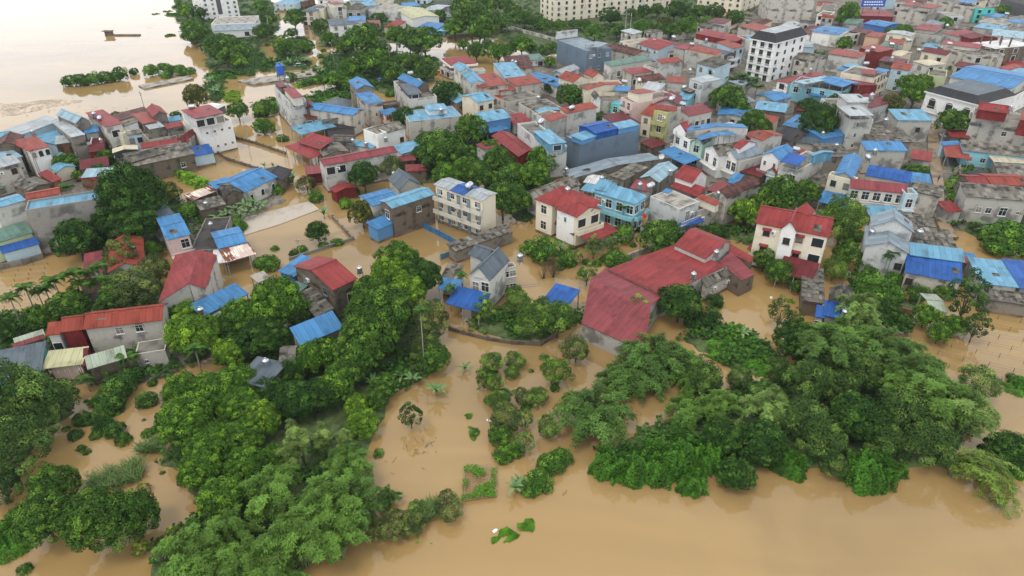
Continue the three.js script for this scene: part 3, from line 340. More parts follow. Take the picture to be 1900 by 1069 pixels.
// cream and blue villas above the court
house('villa', 'house', 'cream villa with red hip roofs and red porch roof', ['hip', 6.8, 1.6, 991, 369, 1025, 382, 1108, 370, 'ivory', 'red', { w: 'f1x2g', wb: 0.4 }], ['hip', 6.5, 1.3, 1030, 387, 1066, 402, 1099, 392, 'white', 'red', { w: 'f1x1v@0.3,0.7 r1x1v', wb: 3.4 }], ['gz', 6.5, 1.2, 1070, 404, 1118, 388, 1112, 374, 'cream', 'red', { w: 'f2x1o', wb: 3.2, bal: 'f3.2', bd: 0.8, solid: 1 }], ['quad', 2.7, 0, 1066, 430, 1094, 451, 1149, 428, null, 'red', { x: 1124, y: 412, h: [0.7, 0, 0, 0.7] }], ['quad', 2.7, 0, 1020, 410, 1064, 437, 1067, 430, null, 'red', { x: 1028, y: 405, h: [0, 0, 0.7, 0.7] }], ['quad', 6.7, 0, 1025, 382, 1098, 392, 1114, 372, null, 'red', { x: 1048, y: 346, h: [0, 0, 1.5, 1.5] }]);
house('villa', 'house', 'sky blue two-storey villa with rounded balcony', ['hip', 6.5, 1.5, 1101, 356, 1179, 379, 1217, 368, 'sky', 'lblue', { w: 'f4x2g r2x2g', bal: 'f3.2 r3.2', bd: 0.9, solid: 1 }], ['gx', 7, 1.2, 1101, 350, 1124, 356, 1150, 340, 'sky', 'lblue', { o: 0.2 }], ['sb', 3, 0.4, 1076, 352, 1100, 358, 1112, 344, null, 'lblue']);
house('flat_house', 'house', 'white box house with flat stained terrace', ['flat', 6.2, 0, 1207, 364, 1261, 388, 1296, 373, 'lgrey', 'terrace', { w: 'r1x1t@0.2,0.7', wb: 3, ph: 0.15, bal: 'r3' }], ['sb', 6.7, 0.2, 1228, 355, 1240, 359, 1250, 353, 'white', 'blue', { b: 6 }], ['sb', 2.9, 0.5, 1262, 422, 1307, 411, 1290, 402, null, 'dblue']);
house('house', 'house', 'long grey-walled house with old dark tile roof', ['sb', 6.4, 1, 1350, 368, 1412, 340, 1398.5, 324, 'conc', 'tile'], ['flat', 4.6, 0, 1289, 394, 1354, 369, 1336, 352, 'conc', 'terraced', { w: 'f3x1s' }], ['sb', 6.2, 0.3, 1292, 366, 1328, 382, 1331, 372, 'ivory', 'orange', { b: 4.6 }]);
house('house', 'house', 'red gabled house with white end wall, right of centre', ['gx', 5.6, 1.9, 1250, 328, 1285, 340, 1313, 325, 'white', 'red', { w: 'r1x1v' }], ['sb', 4, 0.9, 1243, 346, 1293, 365, 1306, 347, 'concd', 'red'], ['sb', 3.4, 0.3, 1310, 352, 1330, 358, 1352, 340, 'brown', 'rose']);
house('shed', 'shed', 'rose roof with a grey middle strip', ['sb', 4, 0.4, 1168, 349, 1203, 356, 1222, 340, 'grey', 'rose']);
house('shed', 'shed', 'wide pale blue-grey gable roof right of centre', ['gz', 4.4, 1, 1186, 330, 1223, 339, 1270, 314, 'concd', 'pblue']);
house('shed', 'shed', 'grey fibre-sheet shed with dark wall, right of centre', ['sb', 4.2, 0.5, 1130, 325, 1158, 335, 1204, 311, 'concd', 'fibro', { sh: 1, su: 1.5, sv: 1.8 }]);
house('warehouse', 'warehouse', 'long pale blue-grey warehouse roof beside the slate wall', ['gx', 3.6, 0.8, 1042, 318, 1062, 331, 1221, 292, 'concd', 'greyblue']);
house('warehouse', 'warehouse', 'grey mossy sheet roof behind the cream red villa', ['gz', 4.8, 1.3, 976, 356, 1006, 370, 1082, 344, 'pale', 'fibro', {}]);
house('shed', 'shed', 'small translucent white roof and rubbish heap behind blue villa', ['sb', 3, 0.4, 1082, 338, 1106, 342, 1116, 326, 'brown', 'whiteroof'], ['sb', 3.2, 0.4, 1104, 330, 1128, 336, 1134, 322, 'brown', 'fibrod']);
house('warehouse', 'warehouse', 'slate blue metal-walled building with blue roof sheds', ['flat', 7.6, 0, 1076, 266, 1187, 243, 1165, 228, 'slate', 'greyblue', { ph: 0.2 }], ['gx', 9.2, 0.7, 1104, 248, 1148, 238, 1127, 221, 'dblue', 'dblue', { b: 7.5 }], ['sb', 9, 0.3, 1148, 240, 1188, 231, 1166, 222, 'bluewall', 'lblue', { b: 7.5 }], ['sb', 8.6, 0.3, 1080, 261, 1108, 252, 1092, 240, 'bluewall', 'lblue', { b: 7.4 }]);
house('barn', 'barn', 'long rose-red barn roof with red gable end', ['gx', 4.6, 1.1, 911, 252, 962, 291, 990, 277, 'redwall', 'red'], ['sb', 2.6, 0.4, 962, 304, 994, 298, 988, 287, null, 'red'], ['sb', 4, 0.5, 882, 268, 899, 278, 918, 260, 'offwhite', 'rose']);
house('town_house', 'house', 'long pale house with blue rooftop canopy on its terrace', ['flat', 8, 0, 960, 229, 1016, 275, 1047, 266, 'lgrey', 'terraced', {}], ['sr', 9.4, 0.3, 988, 243, 1019, 268, 1048, 261, 'lblue', 'lblue', { b: 7.6, w: 'r1x1o' }]);
house('town_house', 'house', 'grey blank-walled house with orange roof and orange canopy', ['flat', 8, 0, 1021, 222, 1051, 213, 1030, 200, 'pale', 'terraced', {}], ['sb', 8.6, 0.6, 1051, 211, 1110, 199, 1105, 187, 'pale', 'orange', {}], ['sb', 8.8, 0.4, 1004, 216, 1022, 225, 1052, 215, null, 'orange', { b: 5 }]);
house('house', 'house', 'grey house with small light blue gabled roof', ['gx', 6.6, 0.7, 992, 205, 1002, 211, 1039, 202, 'conc', 'lblue', { w: 'f1x1d' }], ['flat', 5.6, 0, 962, 191, 998, 212, 1040, 198, 'conc', 'fibro', { ph: 0.1 }]);
house('town_house', 'house', 'olive green three-storey house with grey side wall', ['flat', 9.6, 0, 1214, 204, 1239, 210, 1281, 203, 'grey', 'terraced', {}], ['flat', 9.8, 0, 1213.5, 204, 1238.5, 210.3, 1241, 209, 'olive', 'olive', { w: 'f1x3g', bal: 'f3.1,6.3', solid: 1, ph: 0.1 }], ['sb', 9.9, 0.5, 1216, 203, 1256, 206, 1262, 197, 'olive', 'red', { b: 9 }], ['sb', 3, 0.4, 1186, 264, 1210, 275, 1234, 264, 'brown', 'maroon']);
house('town_house', 'house', 'pale pink three-storey house with orange roof hut', ['flat', 9, 0, 1152, 180, 1173.6, 190, 1222, 164, 'pink', 'terraced', { w: 'f1x3k@0.1,0.5 f1x3t@0.5,0.95', bal: 'f2.9,5.9', solid: 1 }], ['sr', 10.8, 0.6, 1163, 168, 1184, 174, 1200, 163, 'ivory', 'orange', { b: 8.5 }]);
house('town_house', 'house', 'narrow turquoise house beside the pale pink house', ['flat', 7, 0, 1134, 191, 1151, 195, 1168, 186, 'teal', 'lblue', { w: 'f1x2g', ph: 0.1 }]);
house('house', 'house', 'orange tiled gable house behind the olive house', ['gx', 6.8, 1.6, 1188, 211, 1209, 216, 1229, 195, 'ivory', 'orange', { w: 'f1x2d' }]);
house('house', 'house', 'rose roofed hall with white columns, upper right of centre', ['sb', 6, 1, 1280, 216, 1324, 206, 1312, 189, 'offwhite', 'rose', { w: 'f4x1o' }]);
house('house', 'house', 'maroon gable roof with steel tanks behind the olive house', ['gz', 7.6, 1.4, 1213, 192, 1262, 196, 1266, 178, 'grey', 'maroon']);
house('villa', 'house', 'white villa with red gable trim and long blue roofs', ['flat', 6.6, 0, 1252, 246, 1281, 260, 1370, 232, 'white', 'terraced', { w: 'f2x2g', bal: 'f3.2' }], ['gx', 8, 0.7, 1268, 236, 1276, 243, 1370, 224, 'pale', 'blue', { b: 6, o: 0.15 }], ['gx', 7.7, 0.6, 1289, 254, 1300, 260, 1357, 244, null, 'blue', { b: 5 }], ['gz', 7.6, 1.7, 1249, 238, 1272, 245, 1282, 240, 'white', 'red', { b: 6.2, o: 0.1 }]);
house('villa', 'house', 'narrow mint green villa with ornate gable', ['gz', 6.2, 1.5, 1280, 263, 1305, 269, 1352, 252, 'mint', 'fibro', { w: 'f1x2g', bal: 'f3' }]);
house('awning', 'shelter', 'broad blue awning roof over a yard, right of centre', ['sb', 3.3, 0.5, 1221, 281, 1270, 305, 1295, 292, null, 'blue', {}]);
house('villa', 'house', 'white villa with two gabled dormers and grey roof', ['gz', 6.2, 1.5, 1306, 273, 1334, 290, 1384, 268, 'white', 'fibro', { w: 'f2x1t', wb: 3, bal: 'f3' }]);
house('villa', 'house', 'white columned villa with red rooftop gable', ['gz', 6, 1.6, 1339, 285, 1367, 297, 1400, 278, 'white', 'greyblue', { w: 'f3x1t', wb: 2.8, bal: 'f2.8' }], ['gx', 8, 1.1, 1358, 272, 1373, 277, 1402, 264, 'white', 'red', { b: 5 }], ['flat', 5.6, 0, 1367, 297, 1374, 300, 1440, 266, 'pale', 'terraced', {}]);
house('house', 'house', 'low maroon roof next to the white columned villa', ['sb', 3.2, 0.5, 1373, 318, 1412, 329, 1420, 300, 'brown', 'maroon'], ['sb', 3.2, 0.4, 1349, 338, 1367, 342, 1395, 327, null, 'blue']);
house('house', 'house', 'small orange-red roof on a pale wall, right of villas', ['gx', 6, 0.8, 1391, 252, 1415, 261, 1437, 244, 'pale', 'orange']);
// right middle
house('house', 'house', 'cream two-storey house with red roofs and awnings, right', ['gx', 8.2, 1.7, 1401, 414, 1539, 441, 1562, 410, 'ivory', 'red', { w: 'f1x2d@0.08,0.28 f1x2d@0.54,0.72 f1x2o@0.75,0.99 r1x2o@0.2,0.9', wb: 2.4, awn: 'red' }], ['gz', 8.5, 1.5, 1447, 424, 1480, 431, 1490, 404, 'white', 'red', { w: 'f1x2d' }], ['hip', 9.8, 1.6, 1474, 393, 1503, 401, 1516, 392, 'ivory', 'red', { b: 8 }], ['sb', 3, 0.9, 1440, 504, 1507, 522, 1529, 491, null, 'maroon', { p: 1 }], ['sb', 3, 0.6, 1386, 462, 1412, 470, 1420, 448, 'ivory', 'red']);
house('shed', 'shed', 'grey sheet roof lean-to right of the red porch', ['sb', 2.6, 0.5, 1487, 556, 1531, 563.5, 1555, 503, 'wood', 'fibrod', { sh: 1, dk: 1, patch: 0.02, su: 1.05, sv: 1.25 }]);
house('shed', 'shed', 'weathered grey gabled shed above small blue roof', ['gz', 3.4, 1.2, 1537, 557, 1585, 567, 1603, 546, 'concd', 'fibrod', {}]);
house('shed', 'shed', 'small bright blue roofed block hut with round tank', ['sb', 2.8, 0.4, 1528, 585, 1577, 595, 1585, 567, 'grey', 'dblue', {}], ['sb', 2.6, 0.3, 1512, 587, 1530, 591, 1535, 569, 'pale', 'dblue', { w: 'f1x1w' }]);
house('house', 'house', 'pale blue house with two-tier grey gabled roof', ['gz', 7.4, 1.8, 1617, 420, 1697, 432, 1700, 412, 'lgrey', 'greyblue', {}], ['gz', 5.6, 1.4, 1604, 456, 1688, 471, 1696, 435, 'lgrey', 'greyblue', { w: 'f1x1d@0.75,0.95 r1x1s' }]);
house('house', 'house', 'house of light and deep blue roof bands, right', ['sb', 4.4, 0.8, 1689, 473, 1791, 487, 1786, 462, 'grey', 'lblue'], ['sb', 3.3, 1, 1679, 505, 1786, 526, 1800, 489, 'conc', 'dblue', { w: 'f1x1d@0.05,0.2' }]);
house('shed', 'shed', 'ragged fibre sheet roof behind the blue bands', ['sb', 3.4, 0.6, 1703, 453, 1777, 461, 1779, 428, 'concd', 'fibro', { sh: 1, patch: 0.12, su: 1.2, sv: 1.5 }]);
house('warehouse', 'warehouse', 'light blue flat shed roof at the right edge', ['sb', 3.5, 0.5, 1821, 526, 1892, 534, 1877, 485, 'grey', 'lblue']);
house('warehouse', 'warehouse', 'deep blue roof cut by the right edge', ['sb', 3.5, 0.6, 1893, 535, 1960, 542, 1948, 488, 'grey', 'dblue']);
house('shed', 'shed', 'long loose-sheet lean-to at the right edge', ['sb', 2.3, 0.4, 1826, 555, 1915, 568, 1915, 540, 'concd', 'fibro', { sh: 1, patch: 0.15, su: 1.0, sv: 1.5 }]);
house('greenhouse', 'greenhouse', 'pale green translucent sheet roof under trees, right', ['gx', 2.6, 0.4, 1727, 577, 1760, 580, 1769, 549, null, 'paleg']);
house('shed', 'shed', 'tiny red and blue roofs between blue sheds', ['sb', 3, 0.2, 1792, 489, 1816, 491, 1815, 478, 'brown', 'orange'], ['sb', 2.8, 0.2, 1790, 479, 1813, 482, 1812, 471, 'brown', 'blue']);
house('villa', 'house', 'white house with blue gables beside pink balcony house', ['gz', 7, 1.2, 1412, 287, 1447, 297, 1473, 280, 'white', 'blue', { w: 'f2x2v', bal: 'f3.2' }], ['gz', 4, 1, 1421, 318, 1440, 323, 1446, 312, 'paleblue', 'orange', { w: 'f1x1t' }]);
house('town_house', 'house', 'pink balcony house with deep blue rooftop roofs', ['flat', 6.8, 0, 1446, 307, 1480.6, 317, 1529, 288, 'offwhite', 'terraced', { w: 'f1x1o@0,0.55 f1x2t@0.6,1 r1x1v', bal: 'f3.4', rm: 'framed', bm: 'pink' }], ['sb', 8.4, 0.8, 1447, 299, 1481, 308, 1500, 291, null, 'dblue', { b: 6.4 }], ['gx', 8.6, 0.5, 1502, 286, 1508, 289, 1531, 274, 'lblue', 'lblue', { b: 6.6 }]);
house('house', 'house', 'brown-black gable roof with a red neighbour slope', ['gx', 4.5, 1.8, 1436, 254, 1468, 262, 1493, 243, 'brown', 'charroof'], ['sb', 4.4, 0.8, 1402, 264, 1434, 258, 1450, 234, 'brown', 'red']);
house('house', 'house', 'blue-walled house with blue roof left of the grey tower', ['sb', 4.2, 0.6, 1528, 258, 1574, 250, 1568, 226, 'bluewall', 'blue']);
house('shed', 'shed', 'slate roof strip below the dark spreading tree', ['sb', 3.2, 0.4, 1476, 264, 1520, 268, 1522, 256, 'conc', 'slateroof']);
house('tower_house', 'house', 'tall narrow grey house with stepped grey roofs', ['flat', 8.6, 0, 1576, 222, 1621, 222, 1614.5, 182, 'pale', 'terraced', { w: 'f1x3v@0.3,0.5' }], ['sb', 10.4, 0.4, 1577, 215, 1622, 214, 1618, 195, null, 'zinc', { b: 8 }], ['sb', 10.8, 0.3, 1573, 190, 1615, 190, 1612, 174, 'pale', 'zinc', { b: 8 }]);
house('house', 'house', 'grey house with shiny light blue roof beside the mansion', ['sb', 6.6, 0.9, 1666, 223, 1733, 224, 1735, 203, 'grey', 'lblue', { w: 'f1x1d@0.5,0.8', wb: 1 }]);
house('house', 'house', 'jumble of old fibre sheet roofs, right', ['gx', 4, 0.8, 1612, 262, 1694, 264, 1690, 233, 'concd', 'fibro', { sh: 1, su: 1.5, sv: 1.8 }]);
house('house', 'house', 'grey-walled house with bright blue roof and white gable', ['sb', 6.4, 0.8, 1608, 279, 1685, 280, 1680, 262, 'grey', 'blue', {}]);
house('house', 'house', 'cream house with green shutters and blue gable roof', ['gz', 6.8, 1, 1547, 325, 1584, 332, 1615, 297, 'grey', 'blue', {}], ['flat', 6.9, 0, 1538, 323, 1586, 335, 1592, 329, 'cream', 'terrace', { w: 'f2x2d', wm: { frame: M.greenshut } }]);
house('house', 'house', 'wide deep blue roof behind the rose-roofed house', ['sb', 5, 1.1, 1606, 325, 1688, 340, 1698, 320, 'pale', 'dblue'], ['sb', 4, 0.4, 1690, 338, 1730, 343, 1718, 322, 'grey', 'blue']);
house('house', 'house', 'rose roofed house with a long white veranda front', ['sb', 6, 1.1, 1578, 349, 1684, 360, 1688, 342, 'offwhite', 'rose', { w: 'f5x1g', wb: 3.2, bal: 'f3' }], ['sb', 3, 0.6, 1612, 399, 1672, 403, 1677, 384, null, 'lblue']);
house('town_house', 'house', 'narrow pale blue and white balcony tower', ['flat', 6.5, 0, 1681, 359, 1704, 360, 1707, 349, 'paleblue', 'terrace', { w: 'f1x2t', bal: 'f3.2' }]);
house('house', 'house', 'stained block house under a mossy sheet roof', ['sb', 5, 0.5, 1690, 354, 1747, 366, 1749, 345, 'conc', 'fibrod', { sh: 1, patch: 0.15 }]);
house('shed', 'shed', 'red roofed shed beside the muddy alley', ['sb', 3, 0.6, 1690, 294, 1729, 300, 1718, 280, 'grey', 'red']);
house('ruin', 'shed', 'ruined dark sheet roofs beside the alley, right', ['sb', 3, 0.5, 1694, 419, 1738, 422, 1741, 401, 'concd', 'fibrod', { sh: 1, dk: 1, patch: 0.02 }]);
house('house', 'house', 'light blue-walled house with orange porch and sheet roof', ['sb', 4.2, 0.8, 1787, 279, 1920, 294, 1920, 274, 'sky', 'fibro', { w: 'f3x1w@0.05,0.6' }], ['sb', 3.2, 0.6, 1754, 290, 1801, 296, 1781, 267, null, 'orange'], ['sb', 3.8, 0.3, 1750, 270, 1786, 268, 1790, 260, 'paleblue', 'blue']);
house('shed', 'shed', 'peach coloured canopy roof at the right edge', ['sb', 3.4, 0.3, 1844, 300, 1915, 304, 1915, 293, null, 'creamroof'], ['sb', 3, 0.3, 1852, 322, 1915, 330, 1915, 308, 'concd', 'fibro']);
house('shed', 'shed', 'small black sheet roof before the light blue wall', ['sb', 2.8, 0.4, 1812, 331, 1842, 325, 1850, 308, 'brown', 'charroof']);
house('house', 'house', 'red and orange ridge roofs above the grey block house', ['gx', 5.4, 0.7, 1800, 342, 1838, 343, 1842, 325, 'brown', 'red'], ['gx', 5.4, 0.7, 1840, 343, 1915, 345, 1915, 324, 'brown', 'orange']);
house('house', 'house', 'grey block house with four small windows, right edge', ['sb', 6, 0.8, 1793, 364, 1915, 374, 1915, 348, 'grey', 'fibro', { w: 'f2x1w@0.2,0.5 f1x1g@0.55,0.75 f1x1s@0.8,0.95', wb: 0.5 }]);
house('hut', 'shed', 'small red roofed hut beside the grassy path', ['sb', 3, 0.5, 1759, 394, 1788, 392, 1787, 370, 'grey', 'red']);
house('hut', 'shed', 'little thatched gable hut among bushes by the alley', ['gz', 2.6, 1, 1768, 325, 1784, 328, 1792, 316, 'wood', 'fibro']);
house('tower_house', 'house', 'tall stained concrete wall with a red rooftop shed', ['flat', 8.8, 0, 1806, 213, 1930, 231, 1930, 200, 'conc', 'terraced', { D: 8, w: 'f1x1w@0.5,0.6', wb: 1 }], ['gx', 11, 1.2, 1814, 203, 1872, 211, 1870, 195, 'redwall', 'red', { b: 8.6, D: 6 }], ['sb', 11, 0.3, 1892, 222, 1930, 228, 1930, 214, 'redwall', 'red', { b: 7 }]);
house('shed', 'shed', 'low red roof at the foot of the stained tower', ['sb', 3, 0.4, 1764, 254, 1802, 257, 1800, 242, 'brown', 'red']);
house('mansion', 'house', 'white arched mansion with dark mansard roof', ['mansard', 9.4, 1.8, 1720, 169, 1816.6, 194, 1866, 172, 'white', 'charroof', { w: 'f3x1A f3x1o', wb: 3.2, in: 2, deck: 'slateroof', bal: 'f3.7', bd: 0.5 }]);
house('hall', 'hall', 'huge bright blue roof on open screened walls, right', ['gx', 9.4, 1.4, 1761, 142, 1878, 165, 1925, 140, 'pale', 'blue', { o: 0.4 }], ['flat', 7, 0, 1764, 158, 1878, 181, 1930, 158, 'white', 'terraced', { w: 'r5x2v' }]);
house('office_block', 'office', 'white six-storey block with dark mansard roof', ['mansard', 16.5, 3.2, 1394, 71, 1439, 79.6, 1511, 67, 'white', 'charroof', { w: 'r4x5d f1x5g@0,0.34 f1x5g@0.34,0.66 f1x5g@0.66,1', in: 1.6, bal: 'f3.4,6.7,9.9,13.2', bd: 0.4, wm: { frame: M.iron, pane: M.glass } }]);
house('house', 'house', 'blue-roofed white house right of the six-storey block', ['gx', 7, 0.6, 1506, 58, 1557, 65, 1579, 53, 'white', 'blue', {}], ['flat', 6.4, 0, 1555, 68, 1597, 61, 1584, 53, 'offwhite', 'terrace', { w: 'f3x2o' }]);
// upper right, dense town
house('house', 'house', 'white house with rose roof left of sky blue house', ['sr', 6, 0.4, 1440, 150, 1463, 154, 1517, 133, 'white', 'red', { w: 'f1x2o', bal: 'f3' }]);
house('house', 'house', 'sky blue house with two broad blue terrace roofs', ['flat', 6.4, 0, 1467, 155, 1565, 171, 1588, 157, 'sky', 'terraced', { w: 'f4x1g', wb: 3 }], ['sr', 8, 0.3, 1471, 151, 1493, 156, 1538, 141, null, 'pblue', { b: 6 }], ['gx', 8, 0.6, 1516, 149, 1564, 162, 1589, 152, null, 'blue', { b: 6 }], ['sb', 4.4, 0.3, 1500, 176, 1532, 180, 1534, 168, null, 'blue', { b: 3 }]);
house('house', 'house', 'rose roof above a white fretwork balcony', ['sr', 7, 0.4, 1564, 146, 1586, 158, 1622, 153, 'redwall', 'rose'], ['flat', 5, 0, 1586, 170, 1622, 170, 1620, 156, 'white', 'terrace', {}]);
house('apartment_block', 'apartments', 'cream three-storey front with balconies, upper right', ['flat', 9, 0, 1561, 134, 1623, 145, 1659, 134, 'cream', 'terraced', { w: 'r4x3d', bal: 'r2.9,5.9', solid: 1, bd: 0.7 }], ['sb', 10.2, 0.3, 1598, 136, 1625, 139, 1628, 130, null, 'red', { b: 8.6 }], ['sb', 10.2, 0.3, 1618, 130, 1642, 135, 1648, 129, null, 'blue', { b: 8.6 }]);
house('house', 'house', 'pale blue fronted house with orange tile roof', ['gx', 8.6, 1, 1652, 126, 1688, 131, 1701, 120, 'paleblue', 'orange', { w: 'f1x3w r2x3w' }]);
house('house', 'house', 'small blue roofs before the pale blue orange-tiled house', ['sb', 8, 0.3, 1562, 121, 1590, 129, 1600, 122, 'grey', 'lblue'], ['sb', 7.4, 0.3, 1552, 128, 1574, 132, 1580, 124, 'grey', 'blue']);
house('house', 'house', 'white balcony house with cream box roof', ['hip', 7.6, 0.6, 1693, 113, 1722, 122, 1744, 115, 'offwhite', 'creamroof', { w: 'f1x2o r2x2o' }]);
house('house', 'house', 'pale mint wall house below the cream box roof', ['flat', 6, 0, 1722, 139, 1756, 143, 1762, 130, 'lime', 'terraced', {}]);
house('house', 'house', 'grey house with orange roof right of the office block', ['sb', 7.6, 0.4, 1536, 99, 1594, 108, 1602, 97, 'pale', 'orange', {}]);
house('house', 'house', 'dark red rooftop house in the upper right rows', ['sb', 8, 0.5, 1594, 88, 1630, 97, 1651, 88, 'redwall', 'orange'], ['sb', 6.6, 0.4, 1630, 112, 1676, 119, 1692, 111, 'brown', 'maroon']);
house('shed', 'shed', 'green-grey roof patch amid upper right houses', ['sb', 6, 0.3, 1632, 84, 1662, 88, 1672, 79, 'grey', 'greenroof'], ['gx', 6, 0.7, 1650, 101, 1672, 105, 1682, 95, 'ivory', 'creamroof']);
house('house', 'house', 'small orange roof with white tanks, upper right rows', ['sb', 7, 0.3, 1649, 79, 1677, 82, 1683, 74, 'grey', 'orange']);
house('house', 'house', 'row of dull red roofs behind the blue-roofed white house', ['sb', 6.4, 0.5, 1576, 58, 1607, 63, 1635, 58, 'brown', 'brownred'], ['sb', 6.8, 0.4, 1604, 66, 1632, 70, 1640, 61, 'peach', 'orange']);
house('house', 'house', 'blue roof with deep blue side, upper right', ['gx', 7, 0.7, 1602, 43, 1642, 50, 1662, 42, 'navywall', 'blue']);
house('shed', 'shed', 'grey-green gable near the blue billboard', ['gx', 5, 0.8, 1564, 43, 1592, 46, 1598, 35, 'grey', 'greenroof']);
house('house', 'house', 'long red roof below the blue billboard', ['sb', 5, 0.8, 1598, 29, 1660, 31, 1662, 19, 'redwall', 'red']);
house('apartment_block', 'apartments', 'bare concrete block with orange roof huts, top right', ['flat', 11, 0, 1668, 13, 1722, 18, 1746, 12, 'conc', 'terraced', {}], ['sb', 12.6, 0.4, 1670, 8, 1690, 11, 1694, 3, 'grey', 'orange', { b: 10 }], ['sb', 12.4, 0.4, 1702, 12, 1730, 16, 1735, 8, 'grey', 'orange', { b: 10 }]);
house('house', 'house', 'pale narrow block right of the bare concrete block', ['flat', 7.6, 0, 1739, 22, 1761, 30, 1774, 25, 'lgrey', 'terrace', { w: 'r1x2o' }]);
house('apartment_block', 'apartments', 'stained grey block with turquoise side, top right', ['flat', 11, 0, 1772, 8, 1806, 13, 1812, 9, 'conc', 'terraced', {}], ['flat', 10, 0, 1806, 14, 1811, 16, 1826, 9, 'teal', 'terraced', { w: 'r2x3d' }], ['sb', 12.4, 0.2, 1778, 3, 1806, 6, 1808, 0, null, 'blue', { b: 10.6 }], ['flat', 10, 0, 1722, -2, 1772, 6, 1776, -2, 'conc', 'terraced', {}]);
house('house', 'house', 'grey house with two small blue roofs, top right', ['sb', 6, 0.4, 1820, 28, 1851, 33, 1861, 26, 'pale', 'blue'], ['flat', 5.5, 0, 1816, 38, 1862, 46, 1872, 36, 'pale', 'terrace', {}]);
house('house', 'house', 'small blue roof at the top right edge', ['sb', 6.4, 0.4, 1863, 37, 1889, 43, 1899, 37, 'pale', 'blue'], ['flat', 5, 0, 1868, 52, 1915, 58, 1925, 46, 'grey', 'terraced', {}]);
house('house', 'house', 'grey wall house with weathered blue roof, right rows', ['sb', 6.6, 0.5, 1806, 50, 1856, 57, 1864, 48, 'grey', 'lblue', {}]);
house('warehouse', 'warehouse', 'charcoal building in the top right corner', ['flat', 9, 0, 1858, -2, 1925, 14, 1960, 4, 'charcoal', 'bitumen', {}]);
house('house', 'house', 'red roof house with tall grey side wall, right rows', ['sb', 8, 0.6, 1696, 53, 1735, 58, 1741, 46, 'grey', 'red', {}], ['flat', 7, 0, 1694, 60, 1748, 68, 1762, 56, 'grey', 'terraced', {}]);
house('house', 'house', 'cluster of red roofs around a steel tank, right rows', ['sb', 7.6, 0.6, 1746, 60, 1782, 69, 1787, 54, 'grey', 'red', {}], ['gx', 8, 1.1, 1779, 65, 1801, 72, 1820, 60, 'redwall', 'maroon', {}]);
house('building_site', 'building', 'unfinished brown building with white sheeted slab', ['flat', 9.6, 0, 1799, 79, 1847, 91, 1912, 80, 'brown', 'whiteroof', { ph: 0.1, tops: [(P, W, D, H) => { for (const [u, v] of [[0.1, 0.2], [0.3, 0.3], [0.35, 0.5], [0.6, 0.35], [0.65, 0.55], [0.85, 0.4]]) P('column', new Geo().box(W * u, H - 0.1, -D * v, W * u + 0.4, H + 2.6, -D * v + 0.4).done(), M.brown); }], w: 'f2x3o r3x3o' }]);
house('house', 'house', 'white-roofed house above the unfinished building', ['sb', 8, 0.4, 1840, 66, 1900, 72, 1915, 60, 'white', 'pblue', { w: 'f3x2d' }]);
house('house', 'house', 'stained house with red strip roof and white front', ['flat', 8.6, 0, 1741, 83, 1802, 103, 1838, 92, 'conc', 'fibro', { w: 'r2x2o', ph: 0.2 }], ['sb', 9.8, 0.4, 1746, 81, 1818, 90, 1824, 82, 'offwhite', 'red', { b: 8 }]);
house('shed', 'shed', 'orange sloping roof at the right edge by a palm', ['sb', 6, 0.6, 1868, 131, 1900, 124, 1910, 112, 'brown', 'orange'], ['sb', 5.6, 0.4, 1872, 136, 1912, 140, 1915, 128, 'grey', 'lblue']);
house('apartment_block', 'apartments', 'tall blotchy grey concrete block at the top', ['flat', 17, 0, 1428, -2, 1512, 0, 1524, -14, 'conc', 'terraced', {}]);
house('house', 'house', 'slim stained concrete house beside the tall blotchy block', ['flat', 9, 0, 1521, 17, 1547, 19, 1554, 8, 'conc', 'terraced', {}]);
house('house', 'house', 'blue and sky roofs left of the dark spreading tree', ['sb', 5, 0.5, 1400, 202, 1458, 209, 1461, 192, 'brown', 'lblue'], ['sb', 3, 0.5, 1450, 232, 1482, 239, 1485, 213, 'brown', 'blue'], ['sb', 3.2, 0.4, 1477, 205, 1503, 207, 1504, 192, 'brown', 'maroon']);
house('shed', 'shed', 'low deep blue awnings below the pink balcony house', ['sb', 3, 0.4, 1416, 354, 1462, 362, 1467, 348, null, 'dblue'], ['sb', 3, 0.5, 1517, 374, 1572, 386, 1583, 364, null, 'blue']);
house('ruin', 'shed', 'broken dark fibre roofs right of the pink balcony house', ['sb', 4, 0.5, 1528, 291, 1584, 291, 1595, 266, 'concd', 'fibrod', { sh: 1, dk: 1, su: 1.6, sv: 1.8 }], ['sb', 3, 0.5, 1498, 343, 1530, 348, 1547, 318, 'brick', 'fibro', {}]);
// upper middle
house('palace', 'public building', 'long cream palace-like building with many windows, top', ['flat', 15, 0, 1003, -6, 1030, 2, 1245, -19, 'ivory', 'terrace', { w: 'f3x4d r16x4d', ph: 1 }]);
house('palace', 'public building', 'second cream public building at the top right of centre', ['flat', 12, 0, 1296, -12, 1378, -4, 1452, -18, 'ivory', 'terrace', { w: 'f6x3d r4x3d' }]);
house('pavilion', 'pavilion', 'small red-roofed gatehouse among the top trees', ['hip', 3.2, 1, 1321, 46, 1350, 50, 1354, 40, 'ivory', 'red']);
house('house', 'house', 'stained house with orange-red roof left of office block', ['sb', 9, 0.5, 1368, 47, 1404, 57, 1424, 48, 'conc', 'orange', {}], ['flat', 10.4, 0, 1367, 66, 1392, 75, 1418, 68, 'pale', 'lblue', {}]);
house('house', 'house', 'house with red rooftop storey and grey lower wall, top', ['sb', 9, 0.9, 1290, 62, 1366, 77, 1368, 65, 'redwall', 'red', { b: 6.4 }], ['flat', 6.6, 0, 1288, 71, 1366, 86, 1370, 74, 'pale', 'terraced', { ph: 0.1 }]);
